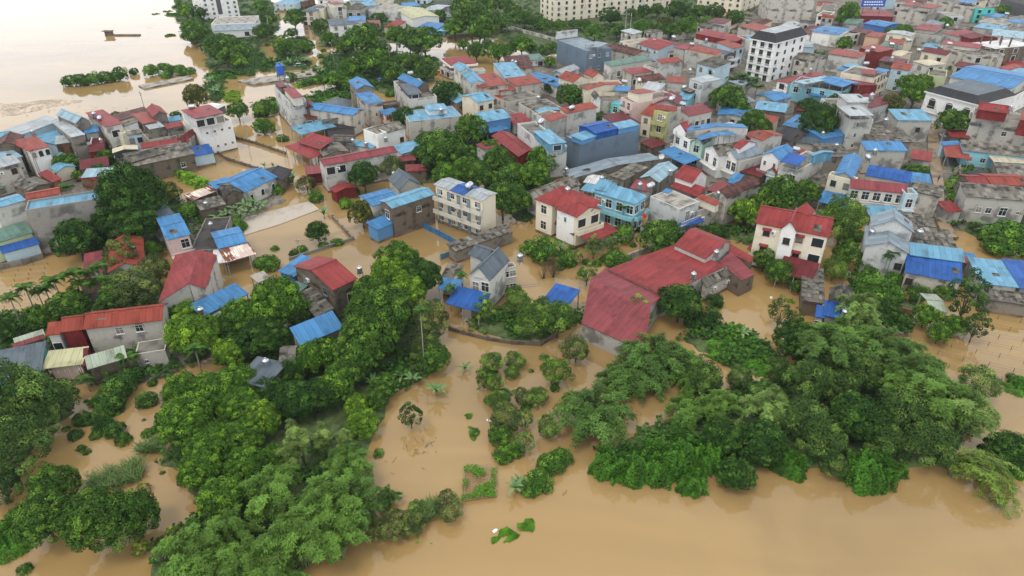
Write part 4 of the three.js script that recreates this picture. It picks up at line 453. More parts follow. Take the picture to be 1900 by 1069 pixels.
house('house', 'house', 'grey house with orange roof and peach front', ['flat', 8.8, 0, 1271, 93, 1324, 106.5, 1343, 102, 'grey', 'terraced', { w: 'r1x2d' }], ['sb', 9.6, 0.5, 1277, 91, 1326, 101, 1340, 94, 'peach', 'orange', { b: 8.4 }]);
house('house', 'house', 'charcoal house with slate roof and white balcony', ['gz', 8, 0.8, 1343, 104, 1368, 98, 1322, 81, 'charcoal', 'slateroof', { w: 'f1x2o', bal: 'f2.8,5.4', solid: 1, bm: 'white', rm: 'white' }]);
house('house', 'house', 'pale grey block with white windowed front, upper middle', ['flat', 9.2, 0, 1280, 147, 1303.7, 154.5, 1333, 146, 'lgrey', 'zinc', { w: 'f1x2g', wb: 2.5, ph: 0.02 }]);
house('house', 'house', 'small orange roof hut before the pale grey block', ['sb', 6, 0.4, 1238, 152, 1271, 154, 1275, 143, 'pale', 'orange'], ['gx', 6, 0.7, 1265, 166, 1280, 171, 1295, 155, 'brown', 'fibro'], ['sb', 4.8, 0.5, 1252, 182, 1278, 186, 1280, 171, 'sky', 'lblue']);
house('house', 'house', 'rose roof with steel tank on grey walls, upper middle', ['sb', 7.6, 0.4, 1249, 87, 1270, 92, 1298, 82, 'grey', 'red']);
house('villa', 'house', 'pale blue villa with red cross gables, upper middle', ['gx', 6, 1.8, 1182, 81, 1221, 93, 1240, 75, 'paleblue', 'red', { w: 'f3x1w', wb: 3 }], ['sb', 4.4, 0.4, 1224, 96, 1256, 97, 1259, 87, 'ivory', 'orange', { w: 'f2x1o' }]);
house('hall', 'hall', 'long brown tiled hall roof with stained wall', ['gx', 6, 1.2, 1122, 88, 1177, 103, 1186, 91, 'conc', 'tile']);
house('office_block', 'office', 'blue-grey four-storey block with rooftop billboard frame', ['flat', 10, 0, 1033.5, 74, 1089, 95, 1136, 89, 'slate', 'greyblue', { w: 'r3x2w', ph: 0.1 }], ['sb', 11.6, 0.2, 1085, 84, 1110, 88, 1117, 78, null, 'greyblue', { b: 9.8 }], ['flat', 13.2, 0, 1033.5, 60, 1072, 55, 1072, 54.5, 'lgrey', 'zinc', { b: 10.2, ph: 0.1 }]);
house('school', 'building', 'pale building with green roof and dark window strip', ['sb', 6.8, 0.8, 1134, 124, 1212, 110, 1206, 100, 'offwhite', 'greenroof', { w: 'f1x1g@0.1,0.3 f4x1g@0.4,0.9' }]);
house('house', 'house', 'grey blank house with orange tile roof, upper middle', ['flat', 7.6, 0, 1220, 128, 1266, 118, 1262, 106, 'pale', 'terraced', {}], ['sb', 9, 0.8, 1228, 118, 1267, 113, 1264, 104, 'grey', 'orange', { b: 7 }], ['sb', 6.4, 0.4, 1172, 138, 1226, 131, 1212, 121, 'conc', 'red', { w: 'f3x1o' }]);
house('house', 'house', 'yellow house with several orange gables', ['flat', 7, 0, 1065, 152, 1084, 174, 1152, 153, 'cream', 'terraced', { w: 'f2x2g' }], ['gz', 8, 1.6, 1064, 153, 1094, 146, 1086, 132, 'cream', 'orange', { b: 6 }], ['gx', 8.2, 0.8, 1078, 162, 1089, 167, 1143, 151, 'ivory', 'orange', { b: 6 }], ['gz', 8, 1.4, 1100, 144, 1122, 141, 1116, 131, 'cream', 'orange', { b: 6 }]);
house('house', 'house', 'grey house with small white ornate gable porch', ['flat', 6.4, 0, 1100, 173, 1110, 188, 1164, 173, 'conc', 'terraced', {}], ['gx', 7.2, 1.2, 1096, 175, 1104, 185, 1114, 181, 'white', 'fibro', { b: 0, w: 'f1x2g' }], ['sb', 7.6, 0.4, 1140, 168, 1168, 170, 1166, 160, 'grey', 'blue', { b: 6 }]);
house('shop', 'shop', 'low shop with green roof by the school gate', ['sb', 3.4, 0.4, 974, 113, 1013, 110, 1012, 98, 'offwhite', 'greenroof', { w: 'f2x1o' }]);
house('hall', 'hall', 'maroon tiled roof with two small tanks, upper centre', ['hip', 4.2, 1.4, 940, 127, 990, 126, 972, 103, 'conc', 'tile']);
house('house', 'house', 'weathered house with orange-red two-step roof', ['sb', 6.6, 0.8, 957, 160, 1007, 153, 999, 137, 'conc', 'orange'], ['sb', 5.8, 0.5, 928, 170, 958, 166, 950, 152, 'conc', 'orange'], ['flat', 4.8, 0, 940, 190, 1002, 178, 1000, 160, 'conc', 'terraced', {}]);
house('shed', 'shed', 'long bright blue roof behind the orange gables', ['gz', 4.6, 0.8, 1034, 161, 1064, 154, 1022, 132, 'pale', 'blue']);
house('house', 'house', 'white-walled house with patchy light blue roof strip', ['sl', 7, 0.2, 914, 117, 937, 146, 974, 138, 'pale', 'lblue', {}]);
house('petrol_station', 'petrol station', 'petrol station canopy with red top and white-blue edge', ['flat', 5, 0, 836, 121, 886, 116, 871, 103, null, 'red', { b: -0.4 }], ['flat', 4.9, 0, 835, 123, 887, 118, 871, 103, 'white', 'red', { b: 4.1, ph: 0.05 }], ['flat', 3.4, 0, 816, 124, 836, 133, 850, 126, 'offwhite', 'terrace', { w: 'f2x1o' }]);
house('town_house', 'house', 'narrow white house with stepped light blue gable roofs', ['gx', 8.4, 1, 852, 133, 875, 156, 898, 150, 'offwhite', 'lblue', {}], ['gx', 9.4, 1, 840, 121, 853, 133, 872, 127, 'offwhite', 'lblue', {}]);
house('house', 'house', 'old house with orange roof and two red awnings', ['sb', 7.6, 0.8, 889, 163, 945, 156, 918, 134, 'conc', 'orange', {}], ['sb', 5.6, 0.3, 889, 170, 940, 163, 936, 157, null, 'maroon', { b: 4.8, D: 2 }], ['sb', 4.2, 0.3, 899, 190, 940, 181, 936, 173, null, 'orange', { b: 0 }]);
house('shed', 'shed', 'curved light blue shed roof beside narrow white house', ['gz', 4.6, 0.8, 847, 192, 877, 187, 852, 163, 'concd', 'lblue']);
house('house', 'house', 'blue-roofed house with deep blue side beside big tree', ['sb', 5.2, 1, 898, 227, 950, 218, 941, 200, 'bluewall', 'lblue'], ['sb', 3.2, 0.3, 904, 248, 945, 238, 940, 222, null, 'blue']);
house('house', 'house', 'grey block house with pale blue flat roof', ['flat', 6.2, 0, 760, 226, 857, 215, 850, 195, 'conc', 'lblue', { ph: 0.15 }], ['sb', 7.4, 0.2, 794, 206, 832, 202, 826, 191, 'white', 'lblue', { b: 6 }]);
house('house', 'house', 'small white house with grey fibre gable roof', ['gx', 6, 1, 702, 251, 754, 237, 736, 223, 'white', 'fibro', { w: 'f1x1d@0.7,0.95' }], ['flat', 6.6, 0, 674, 240, 700, 250, 726, 220, 'white', 'terrace', { D: 3, ph: 0.3 }]);
house('shed', 'shed', 'low light blue roofs beside the small white house', ['sb', 3, 0.5, 640, 266, 692, 276, 704, 267, 'pale', 'lblue'], ['sb', 4, 0.5, 727, 271, 745, 286, 778, 268, 'pale', 'lblue']);
house('house', 'house', 'pale grey house with dark shed and bright blue gable', ['flat', 7, 0, 730, 150, 759, 184, 802, 170, 'lgrey', 'terraced', {}], ['gz', 8.6, 1.2, 775, 162, 798, 157.5, 781, 137, 'brown', 'blue', { b: 6.4 }], ['sb', 8.2, 0.4, 757, 176, 784, 173, 768, 153, 'charcoal', 'slateroof', { b: 6.4, w: 'f1x1o' }]);
house('house', 'house', 'stained house with bright blue front roof and blue gable', ['sb', 7.6, 0.6, 682, 193, 712, 188, 699, 167, 'conc', 'blue', { w: 'f1x1v' }], ['gz', 8.6, 1.1, 661, 166, 694, 162, 682, 146, 'concd', 'blue', {}]);
house('house', 'house', 'long blue gable roof on a tan wall', ['gz', 6.4, 0.8, 655, 214, 677, 203, 642, 168, 'conc', 'blue', {}]);
house('shed', 'shed', 'rust wall and blue lean-to between houses', ['sb', 4.6, 0.4, 714, 214, 742, 208, 741, 197, 'rust', 'blue'], ['flat', 5.8, 0, 713, 195, 742, 190, 741, 184, 'brown', 'terraced', {}]);
house('warehouse', 'warehouse', 'dark slate roofed hall behind the grey tower house', ['gz', 3.6, 1.2, 597, 229, 655, 225, 627, 187, 'concd', 'slateroof']);
house('tower_house', 'house', 'tall pale grey tower house with blue water tank', ['flat', 9, 0, 508, 159, 537, 189, 562, 179, 'lgrey', 'terraced', { w: 'r2x3s f3x3s' }], ['sr', 10.8, 0.3, 525, 164, 543, 182, 560, 176, 'offwhite', 'red', { b: 8.6 }], ['sr', 10.4, 0.4, 508, 153, 519, 162, 530, 157, 'brown', 'maroon', { b: 8.6 }]);
house('house', 'house', 'dark house with red gable beside the tower house', ['gx', 6.4, 1.2, 563, 190, 567, 203, 584, 199, 'brown', 'maroon'], ['sb', 4.4, 0.4, 565, 218, 596, 216, 586, 203, 'brown', 'red', { w: 'f2x1o' }]);
house('canopy_shed', 'shed', 'flat blue canopy in front of the tower house', ['sl', 3, 0.3, 537, 236, 558, 250, 627, 236, null, 'lblue', { p: 1 }], ['sb', 2.8, 0.3, 604, 240, 660, 236, 656, 225, 'charcoal', 'charroof']);
// top left of the town
house('hotel', 'hotel', 'white ornate hotel with a dark glass centre strip', ['flat', 16, 0, 372, -3, 438, -9, 440, -22, 'white', 'terrace', { w: 'f2x5w@0,0.38 f2x5w@0.62,1 l3x5w', wb: 0 }], ['flat', 15.5, 0, 399, -4, 409, -5, 409.5, -8, 'charcoal', 'terrace', { b: 4 }], ['sb', 5.6, 0.8, 395, 58, 477, 54, 472, 42, 'white', 'greyblue', { w: 'f1x1o@0.55,0.95' }], ['flat', 6.8, 0, 391, 45, 473, 42, 470, 29, 'white', 'terrace', { ph: 0.3 }]);
house('house', 'house', 'small pale blue house at the top beside trees', ['flat', 6, 0, 508, 6, 546, 7, 546, -3, 'paleblue', 'lblue', { w: 'f3x2w', ph: 0.1 }]);
house('shed', 'shed', 'brown-red wall block at the top edge', ['flat', 6, 0, 548, 2, 564, 3, 564, -4, 'brick', 'terraced', {}]);
house('villa', 'house', 'cream villa with slate roof at the top', ['hip', 9, 1.2, 557, 21, 582, 22, 585, 11, 'cream', 'slateroof', { w: 'f2x3o' }], ['flat', 9.6, 0, 577, 16, 600, 16, 599, 7, 'cream', 'terrace', { w: 'f1x3g' }]);
house('town_house', 'house', 'tall off-white house with red top roof at the top', ['flat', 11, 0, 598, 6, 618, 14, 636, 9, 'offwhite', 'terraced', { w: 'r1x4o' }], ['sr', 12.6, 0.4, 606, 4, 619, 8, 632, 4, 'ivory', 'red', { b: 10.6 }]);
house('house', 'house', 'grey house with flat brown roof near the top', ['sb', 8, 0.5, 641, 16, 672, 17, 666, 5, 'grey', 'fibrod', { w: 'f2x1o' }]);
house('house', 'house', 'row of grey houses with blue roofs at the top', ['sb', 8.6, 0.4, 679, 11, 702, 9, 698, 1, 'grey', 'lblue', {}], ['flat', 7, 0, 684, 18, 736, 22, 738, 10, 'lgrey', 'terrace', {}], ['sb', 9, 0.4, 648, 1, 690, 2, 688, -5, 'pale', 'lblue']);
house('villa', 'house', 'white villas with slate, blue and rose roofs, upper left', ['hip', 7, 1.2, 614, 48, 667, 44, 662, 32, 'white', 'slateroof', { w: 'f3x2g' }], ['sb', 8, 0.4, 645, 39, 678, 38, 672, 29, 'pale', 'blue'], ['flat', 7, 0, 666, 47, 687, 45, 684, 36, 'lgrey', 'terrace', { w: 'f1x2g' }], ['sb', 7.6, 0.6, 684, 48, 707, 47, 699, 37, 'pale', 'rose', { w: 'f1x2d' }]);
house('pavilion', 'pavilion', 'red polygonal pavilion roof among trees, top', ['hip', 4, 2, 711, 50, 736, 51, 738, 39, 'ivory', 'red']);
house('warehouse', 'warehouse', 'white warehouse with pale green roof, top', ['gx', 6, 1.2, 735, 18, 764, 35, 807, 26, 'white', 'yellowg', {}]);
house('shed', 'shed', 'deep blue stall roofs beside the white warehouse', ['sb', 3.4, 0.5, 766, 54, 806, 57, 800, 41, 'bluewall', 'blue'], ['sb', 3, 0.3, 808, 58, 826, 58, 822, 45, 'bluewall', 'lblue']);
house('house', 'house', 'grey roofs behind the white warehouse at the top', ['gx', 5, 0.8, 786, 18, 814, 20, 812, 8, 'grey', 'zinc'], ['sb', 5, 0.4, 800, 8, 828, 10, 826, 2, 'brown', 'charroof']);
house('shed', 'shed', 'green roofed stall behind trees, top', ['sb', 3.4, 0.4, 826, 32, 846, 30, 842, 20, 'concd', 'greenroof']);
// ---------------------------------------------------------------- ground and water
const WATER = new THREE.MeshPhysicalMaterial({ color: new THREE.Color().setRGB(0.39, 0.27, 0.113), roughness: 0.025, ior: 1.48, map: sized(T.silt, 160, 160), bumpMap: sized(T.ripple, 46, 46), bumpScale: 0.014 });
{
  const pl = new Geo(); pl.quad([-2600, 0, 300], [2600, 0, 300], [2600, 0, -5000], [-2600, 0, -5000]);
  structure('flood_water', pl.done(), WATER);
}
const poly = (pts) => { const r = []; for (let i = 0; i < pts.length; i += 2) { const p = at(pts[i], pts[i + 1], 0.2); r.push([p.x, p.z]); } return r; };
function inside(P, x, z) { let c = false; for (let i = 0, j = P.length - 1; i < P.length; j = i++) if ((P[i][1] > z) !== (P[j][1] > z) && x < (P[j][0] - P[i][0]) * (z - P[i][1]) / (P[j][1] - P[i][1]) + P[i][0]) c = !c; return c; }
function sdist(P, x, z) { let d = 1e9; for (let i = 0, j = P.length - 1; i < P.length; j = i++) { const ax = P[j][0], az = P[j][1], bx = P[i][0] - ax, bz = P[i][1] - az, t = clamp(((x - ax) * bx + (z - az) * bz) / (bx * bx + bz * bz + 1e-9)); d = Math.min(d, Math.hypot(x - ax - bx * t, z - az - bz * t)); } return inside(P, x, z) ? d : -d; }
const PATCH = [
  ['town', 0.4, 1000, 110, 1340, 40, 1420, -30, 2000, -30, 1990, 60, 1990, 330, 1800, 395, 1770, 425, 1690, 400, 1540, 380, 1430, 390, 1240, 335, 1090, 320, 970, 320, 900, 240, 940, 140],
  ['green', 0.4, 530, 15, 1010, -20, 1320, -20, 1340, 45, 1000, 105, 930, 70, 850, 62, 760, 80, 690, 75, 600, 85, 590, 60],
  ['green', 0.5, 345, -5, 500, 0, 515, 50, 500, 72, 470, 82, 495, 112, 565, 112, 565, 126, 440, 134, 408, 148, 394, 125, 382, 95, 345, 66, 330, 15], ['green', 0.35, 520, 78, 560, 70, 575, 96, 555, 110, 520, 104], ['green', 0.3, 588, 128, 640, 128, 650, 142, 600, 146], ['green', 0.3, 380, 140, 412, 150, 405, 190, 395, 200],
  ['green', 0.3, 545, 152, 600, 144, 642, 146, 560, 160], ['green', 0.3, 555, 185, 640, 160, 652, 178, 600, 197], ['green', 0.3, 470, 192, 512, 182, 512, 207, 476, 216], ['green', 0.3, 425, 128, 470, 120, 470, 138, 440, 142],
  ['green', 0.4, 600, 100, 690, 88, 815, 112, 800, 148, 720, 152, 690, 128, 620, 138], ['green', 0.4, 640, 148, 700, 132, 760, 150, 740, 176, 690, 160],
  ['green', 0.5, 750, 275, 900, 225, 960, 265, 1010, 330, 970, 410, 900, 335, 790, 335],
  ['green', 0.5, 140, 430, 300, 360, 335, 400, 300, 460, 150, 470], ['green', 0.5, 90, 575, 210, 500, 290, 495, 300, 570, 150, 595, 60, 615],
  ['green', 0.4, -60, 590, 30, 590, 50, 715, 150, 730, 120, 770, 60, 800, 30, 900, -60, 910],
  ['town', 0.3, -40, 270, 240, 235, 330, 215, 380, 285, 280, 335, 140, 360, -40, 380],
  ['town', 0.3, 350, 400, 500, 345, 520, 370, 440, 415, 400, 470, 350, 470], ['town', 0.3, -60, 620, 240, 590, 320, 560, 400, 560, 400, 640, 310, 690, 60, 725, -60, 730],
  ['green', 0.35, 310, 730, 430, 690, 560, 600, 700, 555, 790, 600, 800, 660, 710, 740, 680, 800, 640, 900, 600, 1030, 480, 1110, 300, 1110, 310, 1000, 380, 960, 340, 850],
  ['green', 0.35, 1130, 850, 1250, 790, 1400, 730, 1550, 630, 1690, 650, 1760, 730, 1780, 800, 1730, 840, 1640, 860, 1500, 850, 1300, 870],
  ['green', 0.3, 1290, 630, 1360, 612, 1440, 655, 1430, 690, 1370, 680], ['green', 0.4, 1775, 405, 1920, 388, 1940, 470, 1820, 450], ['green', 0.4, 1755, 335, 1795, 325, 1790, 372, 1750, 385],
  ['mud', 0.22, -40, 202, 90, 183, 142, 187, 60, 207, -40, 220], ['green', 0.25, 1590, 520, 1700, 560, 1690, 590, 1620, 580], ['green', 0.3, 940, 560, 1060, 590, 1020, 620, 900, 600], ['green', 0.3, 1190, 430, 1420, 420, 1440, 470, 1340, 440, 1260, 470],
].map(([cover, h, ...pts]) => ({ cover, h, P: poly(pts) }));
for (const q of PATCH) { q.x0 = Math.min(...q.P.map((p) => p[0])) - 6; q.x1 = Math.max(...q.P.map((p) => p[0])) + 6; q.z0 = Math.min(...q.P.map((p) => p[1])) - 6; q.z1 = Math.max(...q.P.map((p) => p[1])) + 6; }
const N2 = (x, z, f, s) => vnoise(x * f + 4000, z * f + 4000, 1e6, s);
function ground(x, z) {
  let h = -1.4, cover = 'mud', best = -1e9;
  const n = (N2(x, z, 0.35, 3) - 0.5) * 2.4 + (N2(x, z, 0.09, 5) - 0.5) * 3.4 + 0.8;
  for (const q of PATCH) if (x > q.x0 && x < q.x1 && z > q.z0 && z < q.z1) { const d = sdist(q.P, x, z) + n, y = mix(-1.4, q.h, smooth(-4.5, 1.2, d)); if (y > h) { h = y; cover = q.cover; } }
  return { y: h + (h > 0 ? 0.14 * (N2(x, z, 0.5, 8) - 0.5) : 0), cover };
}
{ // the land that still stands above the flood, one sheet of uneven ground
  const step = 2.2, x0 = -360, x1 = 360, z0 = -520, z1 = -34, nx = Math.round((x1 - x0) / step), nz = Math.round((z1 - z0) / step), pos = [], col = [], uv = [], idx = [];
  for (let j = 0; j <= nz; j++) for (let i = 0; i <= nx; i++) {
    const x = mix(x0, x1, i / nx), z = mix(z0, z1, j / nz), e = i === 0 || j === 0 || i === nx || j === nz, g = e ? { y: -1.4, cover: 'mud' } : ground(x, z);
    pos.push(x, g.y, z); uv.push(x / 14, z / 14);
    const v = 0.8 + 0.4 * N2(x, z, 0.2, 21); col.push(...(g.cover === 'town' ? [0.2 * v, 0.18 * v, 0.155 * v] : g.cover === 'green' ? [0.085 * v, 0.13 * v, 0.04 * v] : [0.6 * v, 0.5 * v, 0.4 * v]));
  }
  const deep = []; for (let j = 0; j < nz; j++) for (let i = 0; i < nx; i++) { const a = j * (nx + 1) + i, b = a + 1, c = a + nx + 1, d = c + 1; if (Math.max(pos[a * 3 + 1], pos[b * 3 + 1], pos[c * 3 + 1], pos[d * 3 + 1]) > -1.39) idx.push(a, c, b, b, c, d); }
  const g = new THREE.BufferGeometry(); g.setAttribute('position', new THREE.Float32BufferAttribute(pos, 3)); g.setAttribute('color', new THREE.Float32BufferAttribute(col, 3)); g.setAttribute('uv', new THREE.Float32BufferAttribute(uv, 2)); g.setIndex(idx); g.computeVertexNormals();
  structure('ground', g, new THREE.MeshStandardMaterial({ vertexColors: true, map: T.soil, roughness: 0.95, bumpMap: T.soil, bumpScale: 0.12 }));
  structure('river_bed', new Geo().quad([-2600, -1.5, 300], [2600, -1.5, 300], [2600, -1.5, -5000], [-2600, -1.5, -5000]) && (() => { const b = new Geo(); b.quad([-2600, -1.5, 300], [2600, -1.5, 300], [2600, -1.5, -5000], [-2600, -1.5, -5000]); return b.done(); })(), std(0.3, 0.22, 0.13));
}
function slab(name, y, th, mat, ...pts) {
  const P = []; for (let i = 0; i < pts.length; i += 2) { const p = at(pts[i], pts[i + 1], y); P.push(new THREE.Vector2(p.x, -p.z)); }
  const g = new THREE.ExtrudeGeometry(new THREE.Shape(P), { depth: th, bevelEnabled: false }); g.rotateX(-Math.PI / 2); g.translate(0, y - th, 0); return structure(name, g, mat);
}
slab('yard', 0.13, 0.5, std(0.44, 0.39, 0.33, { map: sized(T.plaster, 14) }), 447, 405, 575, 373, 592, 388, 522, 415, 470, 431, 454, 436);
slab('embankment_road', 0.6, 1.6, M.terrace, 440, 149, 578, 130, 584, 140, 470, 156);
slab('jetty', 0.45, 1.2, M.terrace, 256, 158, 350, 140, 359, 146, 268, 164);
slab('courtyard', 0.75, 0.4, M.terraced, 1100, 300, 1225, 292, 1300, 300, 1380, 312, 1420, 360, 1290, 345, 1120, 345);
slab('path', 0.82, 0.5, std(0.34, 0.25, 0.16, { map: sized(T.slab, 12), roughness: 0.5 }), 1727, 190, 1740, 240, 1746, 300, 1752, 345, 1752, 400, 1780, 440, 1752, 440, 1736, 405, 1733, 345, 1722, 300, 1722, 240, 1716, 195);
slab('lawn', 0.8, 0.5, std(0.09, 0.15, 0.04, { map: sized(T.grass, 7), roughness: 0.95 }), 1795, 402, 1905, 398, 1905, 425, 1812, 412);

// walls and fences standing in the water
function wall(name, label, cat, h, th, mat, ...pts) {
  const P = []; for (let i = 0; i < pts.length; i += 2) P.push(at(pts[i], pts[i + 1], h));
  const o = thing(name, label, cat, V3(P[0].x, 0, P[0].z)), R = mulberry(pts.length * 31 + Math.round(h * 10));
  for (let i = 0; i + 1 < P.length; i++) {
    const a = P[i], b = P[i + 1], L = Math.hypot(b.x - a.x, b.z - a.z), n = Math.max(1, Math.round(L / 3.2));
    for (let k = 0; k < n; k++) { const g = new Geo().box(-0.02, -0.7, -th / 2, L / n - 0.06, h + (R() - 0.5) * 0.1, th / 2, k * 3), m = part('wall_panel', g.done(), mat, o, V3(mix(a.x, b.x, k / n) - P[0].x, 0, mix(a.z, b.z, k / n) - P[0].z), Math.atan2(-(b.z - a.z), b.x - a.x)); part('pillar', new Geo().box(-0.16, -0.7, -th / 2 - 0.06, 0.12, h + 0.14, th / 2 + 0.06).done(), mat, o, m.position.clone().setY(0.001), m.rotation.y); }
  }
  return o;
}
wall('garden_wall', 'low black wall around the flooded pond beside the lane', 'wall', 0.8, 0.25, M.brown, 402, 279, 437, 253, 475, 263, 530, 282);
wall('garden_wall', 'low dark wall along the front of the flooded pond', 'wall', 0.8, 0.25, M.brown, 402, 279, 420, 292, 478, 310, 510, 318);
wall('garden_wall', 'dark wall bending round the flooded yard with shrubs', 'wall', 0.7, 0.25, M.concd, 617, 400, 645, 430, 655, 440, 600, 458, 535, 478);
wall('garden_wall', 'curved black wall below the white and blue villa', 'wall', 0.7, 0.25, M.brown, 834, 606, 860, 614, 905, 625, 950, 632, 1003, 635, 1033, 618);
wall('brick_wall', 'mossy brick wall left of the tall dark tree', 'wall', 1.2, 0.3, M.brick, 1602, 546, 1650, 562, 1698, 578);
wall('garden_wall', 'low concrete wall along the flooded trellis field', 'wall', 0.9, 0.25, M.conc, 1832, 566, 1870, 574, 1910, 582);
wall('garden_wall', 'broken wall between papaya garden and factory', 'wall', 1.3, 0.25, M.conc, 1160, 474, 1186, 464, 1230, 446);
wall('garden_wall', 'low wall under the big blank grey building', 'wall', 1.2, 0.25, M.concd, -10, 492, 40, 482, 78, 470);
wall('metal_fence', 'blue metal panel fence before the cream apartments', 'fence', 1.3, 0.08, M.blue, 781, 411, 815, 428, 854, 449);
wall('metal_fence', 'short pale blue fence right of the courtyard gate', 'fence', 1.2, 0.08, M.lblue, 818, 472, 845, 462);
wall('compound_fence', 'white posted fence below the palace trees', 'fence', 1.8, 0.3, M.offwhite, 930, 42, 960, 52, 1000, 62, 1034, 72);
wall('garden_wall', 'pale wall beside the petrol station field', 'wall', 1.6, 0.25, M.offwhite, 758, 118, 820, 114);
wall('garden_wall', 'grey wall of the pond below the palace', 'wall', 1.6, 0.3, M.concd, 830, 66, 880, 60, 935, 54);
// ---------------------------------------------------------------- the close-packed small houses between those above
{
  const SIGHTS = [['white office block', 1450, 120], ['arched mansion', 1790, 190], ['huge blue hall roof', 1830, 150], ['olive green house', 1235, 235], ['pale pink house', 1180, 200], ['slate blue metal building', 1125, 270], ['grey tower house', 1600, 230], ['red-roofed factory', 1230, 520], ['sky blue villa', 1160, 390], ['cream red-roofed villa', 1050, 400], ['cream house with red awnings', 1480, 450], ['pink balcony house', 1485, 320], ['blue-grey office block', 1085, 110], ['stained concrete tower', 1860, 240], ['grey block house by the right edge', 1840, 385], ['unfinished brown building', 1850, 105], ['cream balcony apartments', 1610, 155], ['orange-gabled yellow house', 1110, 165], ['long brown tiled hall', 1150, 100], ['tall blotchy block', 1470, 30], ['blue billboard', 1620, 15], ['old dark house', 300, 300], ['big riverside white house', 380, 230], ['blank grey wall building', 120, 410], ['petrol station', 850, 120], ['cream shuttered house', 1565, 330], ['peach fronted house', 1310, 115]];
  const R = mulberry(515), REG = [[70, 'right', 1130, 95, 1340, 50, 1500, 20, 1640, -14, 1895, -14, 1895, 420, 1780, 350, 1700, 400, 1560, 380, 1420, 350, 1280, 335, 1080, 310, 960, 200, 960, 130], [14, 'left', 0, 285, 230, 240, 320, 240, 340, 275, 270, 320, 140, 345, 0, 360], [10, 'upper', 600, 5, 830, 0, 840, 40, 720, 45, 600, 40], [8, 'mid', 860, 160, 960, 190, 960, 260, 900, 250, 850, 220]];
  const COL = [['red', 'red'], ['orange', 'orange'], ['blue', 'blue'], ['lblue', 'light blue'], ['zinc', 'pale metal'], ['fibro', 'grey sheet'], ['maroon', 'maroon'], ['fibrod', 'dark sheet'], ['terraced', 'flat concrete'], ['terrace', 'pale concrete'], ['brownred', 'brown-red'], ['greyblue', 'blue-grey']], WALL = ['white', 'conc', 'pale', 'offwhite', 'white', 'cream', 'paleblue', 'lgrey', 'offwhite', 'grey', 'cream', 'conc'];
  const key = {}, made = [];
  const clash = (x, z, cx, cz, w, d) => FOOT.some((f) => { const dx = x - f.x, dz = z - f.z, r = Math.hypot(w, d), q = Math.hypot(f.w, f.d); if (Math.hypot(dx, dz) > r + q) return false; const ax = [[cx, cz], [cz, -cx], [f.cx, f.cz], [f.cz, -f.cx]]; return ax.every(([ux, uz]) => { const p = Math.abs(dx * ux + dz * uz), e = (c, s, ww, dd) => Math.abs(ux * c + uz * s) * ww + Math.abs(ux * s - uz * c) * dd; return p < e(cx, cz, w, d) + e(f.cx, f.cz, f.w, f.d) - 0.25; }); });
  for (const [n, where, ...pts] of REG) {
    const xs = pts.filter((_, i) => i % 2 === 0), ys = pts.filter((_, i) => i % 2), P = xs.map((x, i) => [x, ys[i]]); let got = 0;
    for (let t = 0; t < 6000 && got < n; t++) {
      const px = mix(Math.min(...xs), Math.max(...xs), R()), py = mix(Math.min(...ys), Math.max(...ys), R()); if (!inside(P, px, py)) continue;
      const near = landmarks.reduce((a, b) => Math.hypot(a.x - px, a.y - py) < Math.hypot(b.x - px, b.y - py) ? a : b), base = FOOT.reduce((a, b) => { const g = at(px, py, 0); return Math.hypot(a.x - g.x, a.z - g.z) < Math.hypot(b.x - g.x, b.z - g.z) ? a : b; });
      const g = at(px, py, 0), [cx, cz] = R() < 0.5 ? [base.cx, base.cz] : [base.cx, base.cz], big = t < 2500 ? 1 : 0.66, w = (2.6 + 2.4 * R()) * big, d = (3 + 3.4 * R()) * big; if (Math.abs(px - 1740) < 62 && py > 180) continue;
      if (clash(g.x, g.z, cx, cz, w, d)) continue;
      const H = R() < 0.55 ? 2.6 + 1.6 * R() : 5 + 2.6 * R(), [rf, rl] = COL[Math.floor(R() * COL.length)], flat = rf.startsWith('terr'), wl = WALL[Math.floor(R() * WALL.length)], c = (u, v) => { const p = V3(g.x + cx * w * u + cz * d * v, H, g.z + cz * w * u - cx * d * v); return pix(p); };
      const s = SIGHTS.reduce((a, b) => Math.hypot(a[1] - px, (a[2] - py) * 1.6) < Math.hypot(b[1] - px, (b[2] - py) * 1.6) ? a : b), dir = Math.abs(px - s[1]) > 1.4 * Math.abs(py - s[2]) ? (px < s[1] ? 'left of' : 'right of') : (py < s[2] ? 'behind' : 'in front of');
      const k = stretch(0) && 1, a = c(-1, -1), b = c(1, -1), e = c(1, 1);
      const root = new THREE.Group(); root.name = numbered(H < 4.4 ? 'shed' : 'house'); scene.add(root); root.userData.category = H < 4.4 ? 'shed' : 'house';
      volume(root, [flat ? 'flat' : ['gx', 'sb', 'gz', 'sb'][Math.floor(R() * 4)], H, flat ? 0 : 0.4 + 0.7 * R(), a[0], a[1], b[0], b[1], e[0], e[1], wl, rf, H > 4.4 ? { w: 'f2x2d', ph: 0.4 } : { w: 'f1x1d', ph: 0.2 }], true);
      made.push({ root, base: `${H < 4.4 ? 'low' : 'two-storey'} ${wl === 'brick' ? 'brick' : wl.startsWith('conc') ? 'stained' : wl === 'offwhite' ? 'whitish' : wl === 'white' ? 'white' : wl === 'paleblue' ? 'pale blue' : wl === 'cream' ? 'cream' : 'grey'} house with ${rl} roof`, dir, s, dist: Math.hypot(px - s[1], py - s[2]) }); got++;
    }
  }
  for (const m of made) { const q = m.base + ' ' + m.dir + ' the ' + m.s[0]; (key[q] ??= []).push(m); }
  for (const q in key) key[q].sort((a, b) => a.dist - b.dist).forEach((m, i, L) => { m.root.userData.label = (L.length > 1 ? ['nearest', 'second', 'third', 'fourth', 'fifth'][i] + ' ' : '') + q; });
}
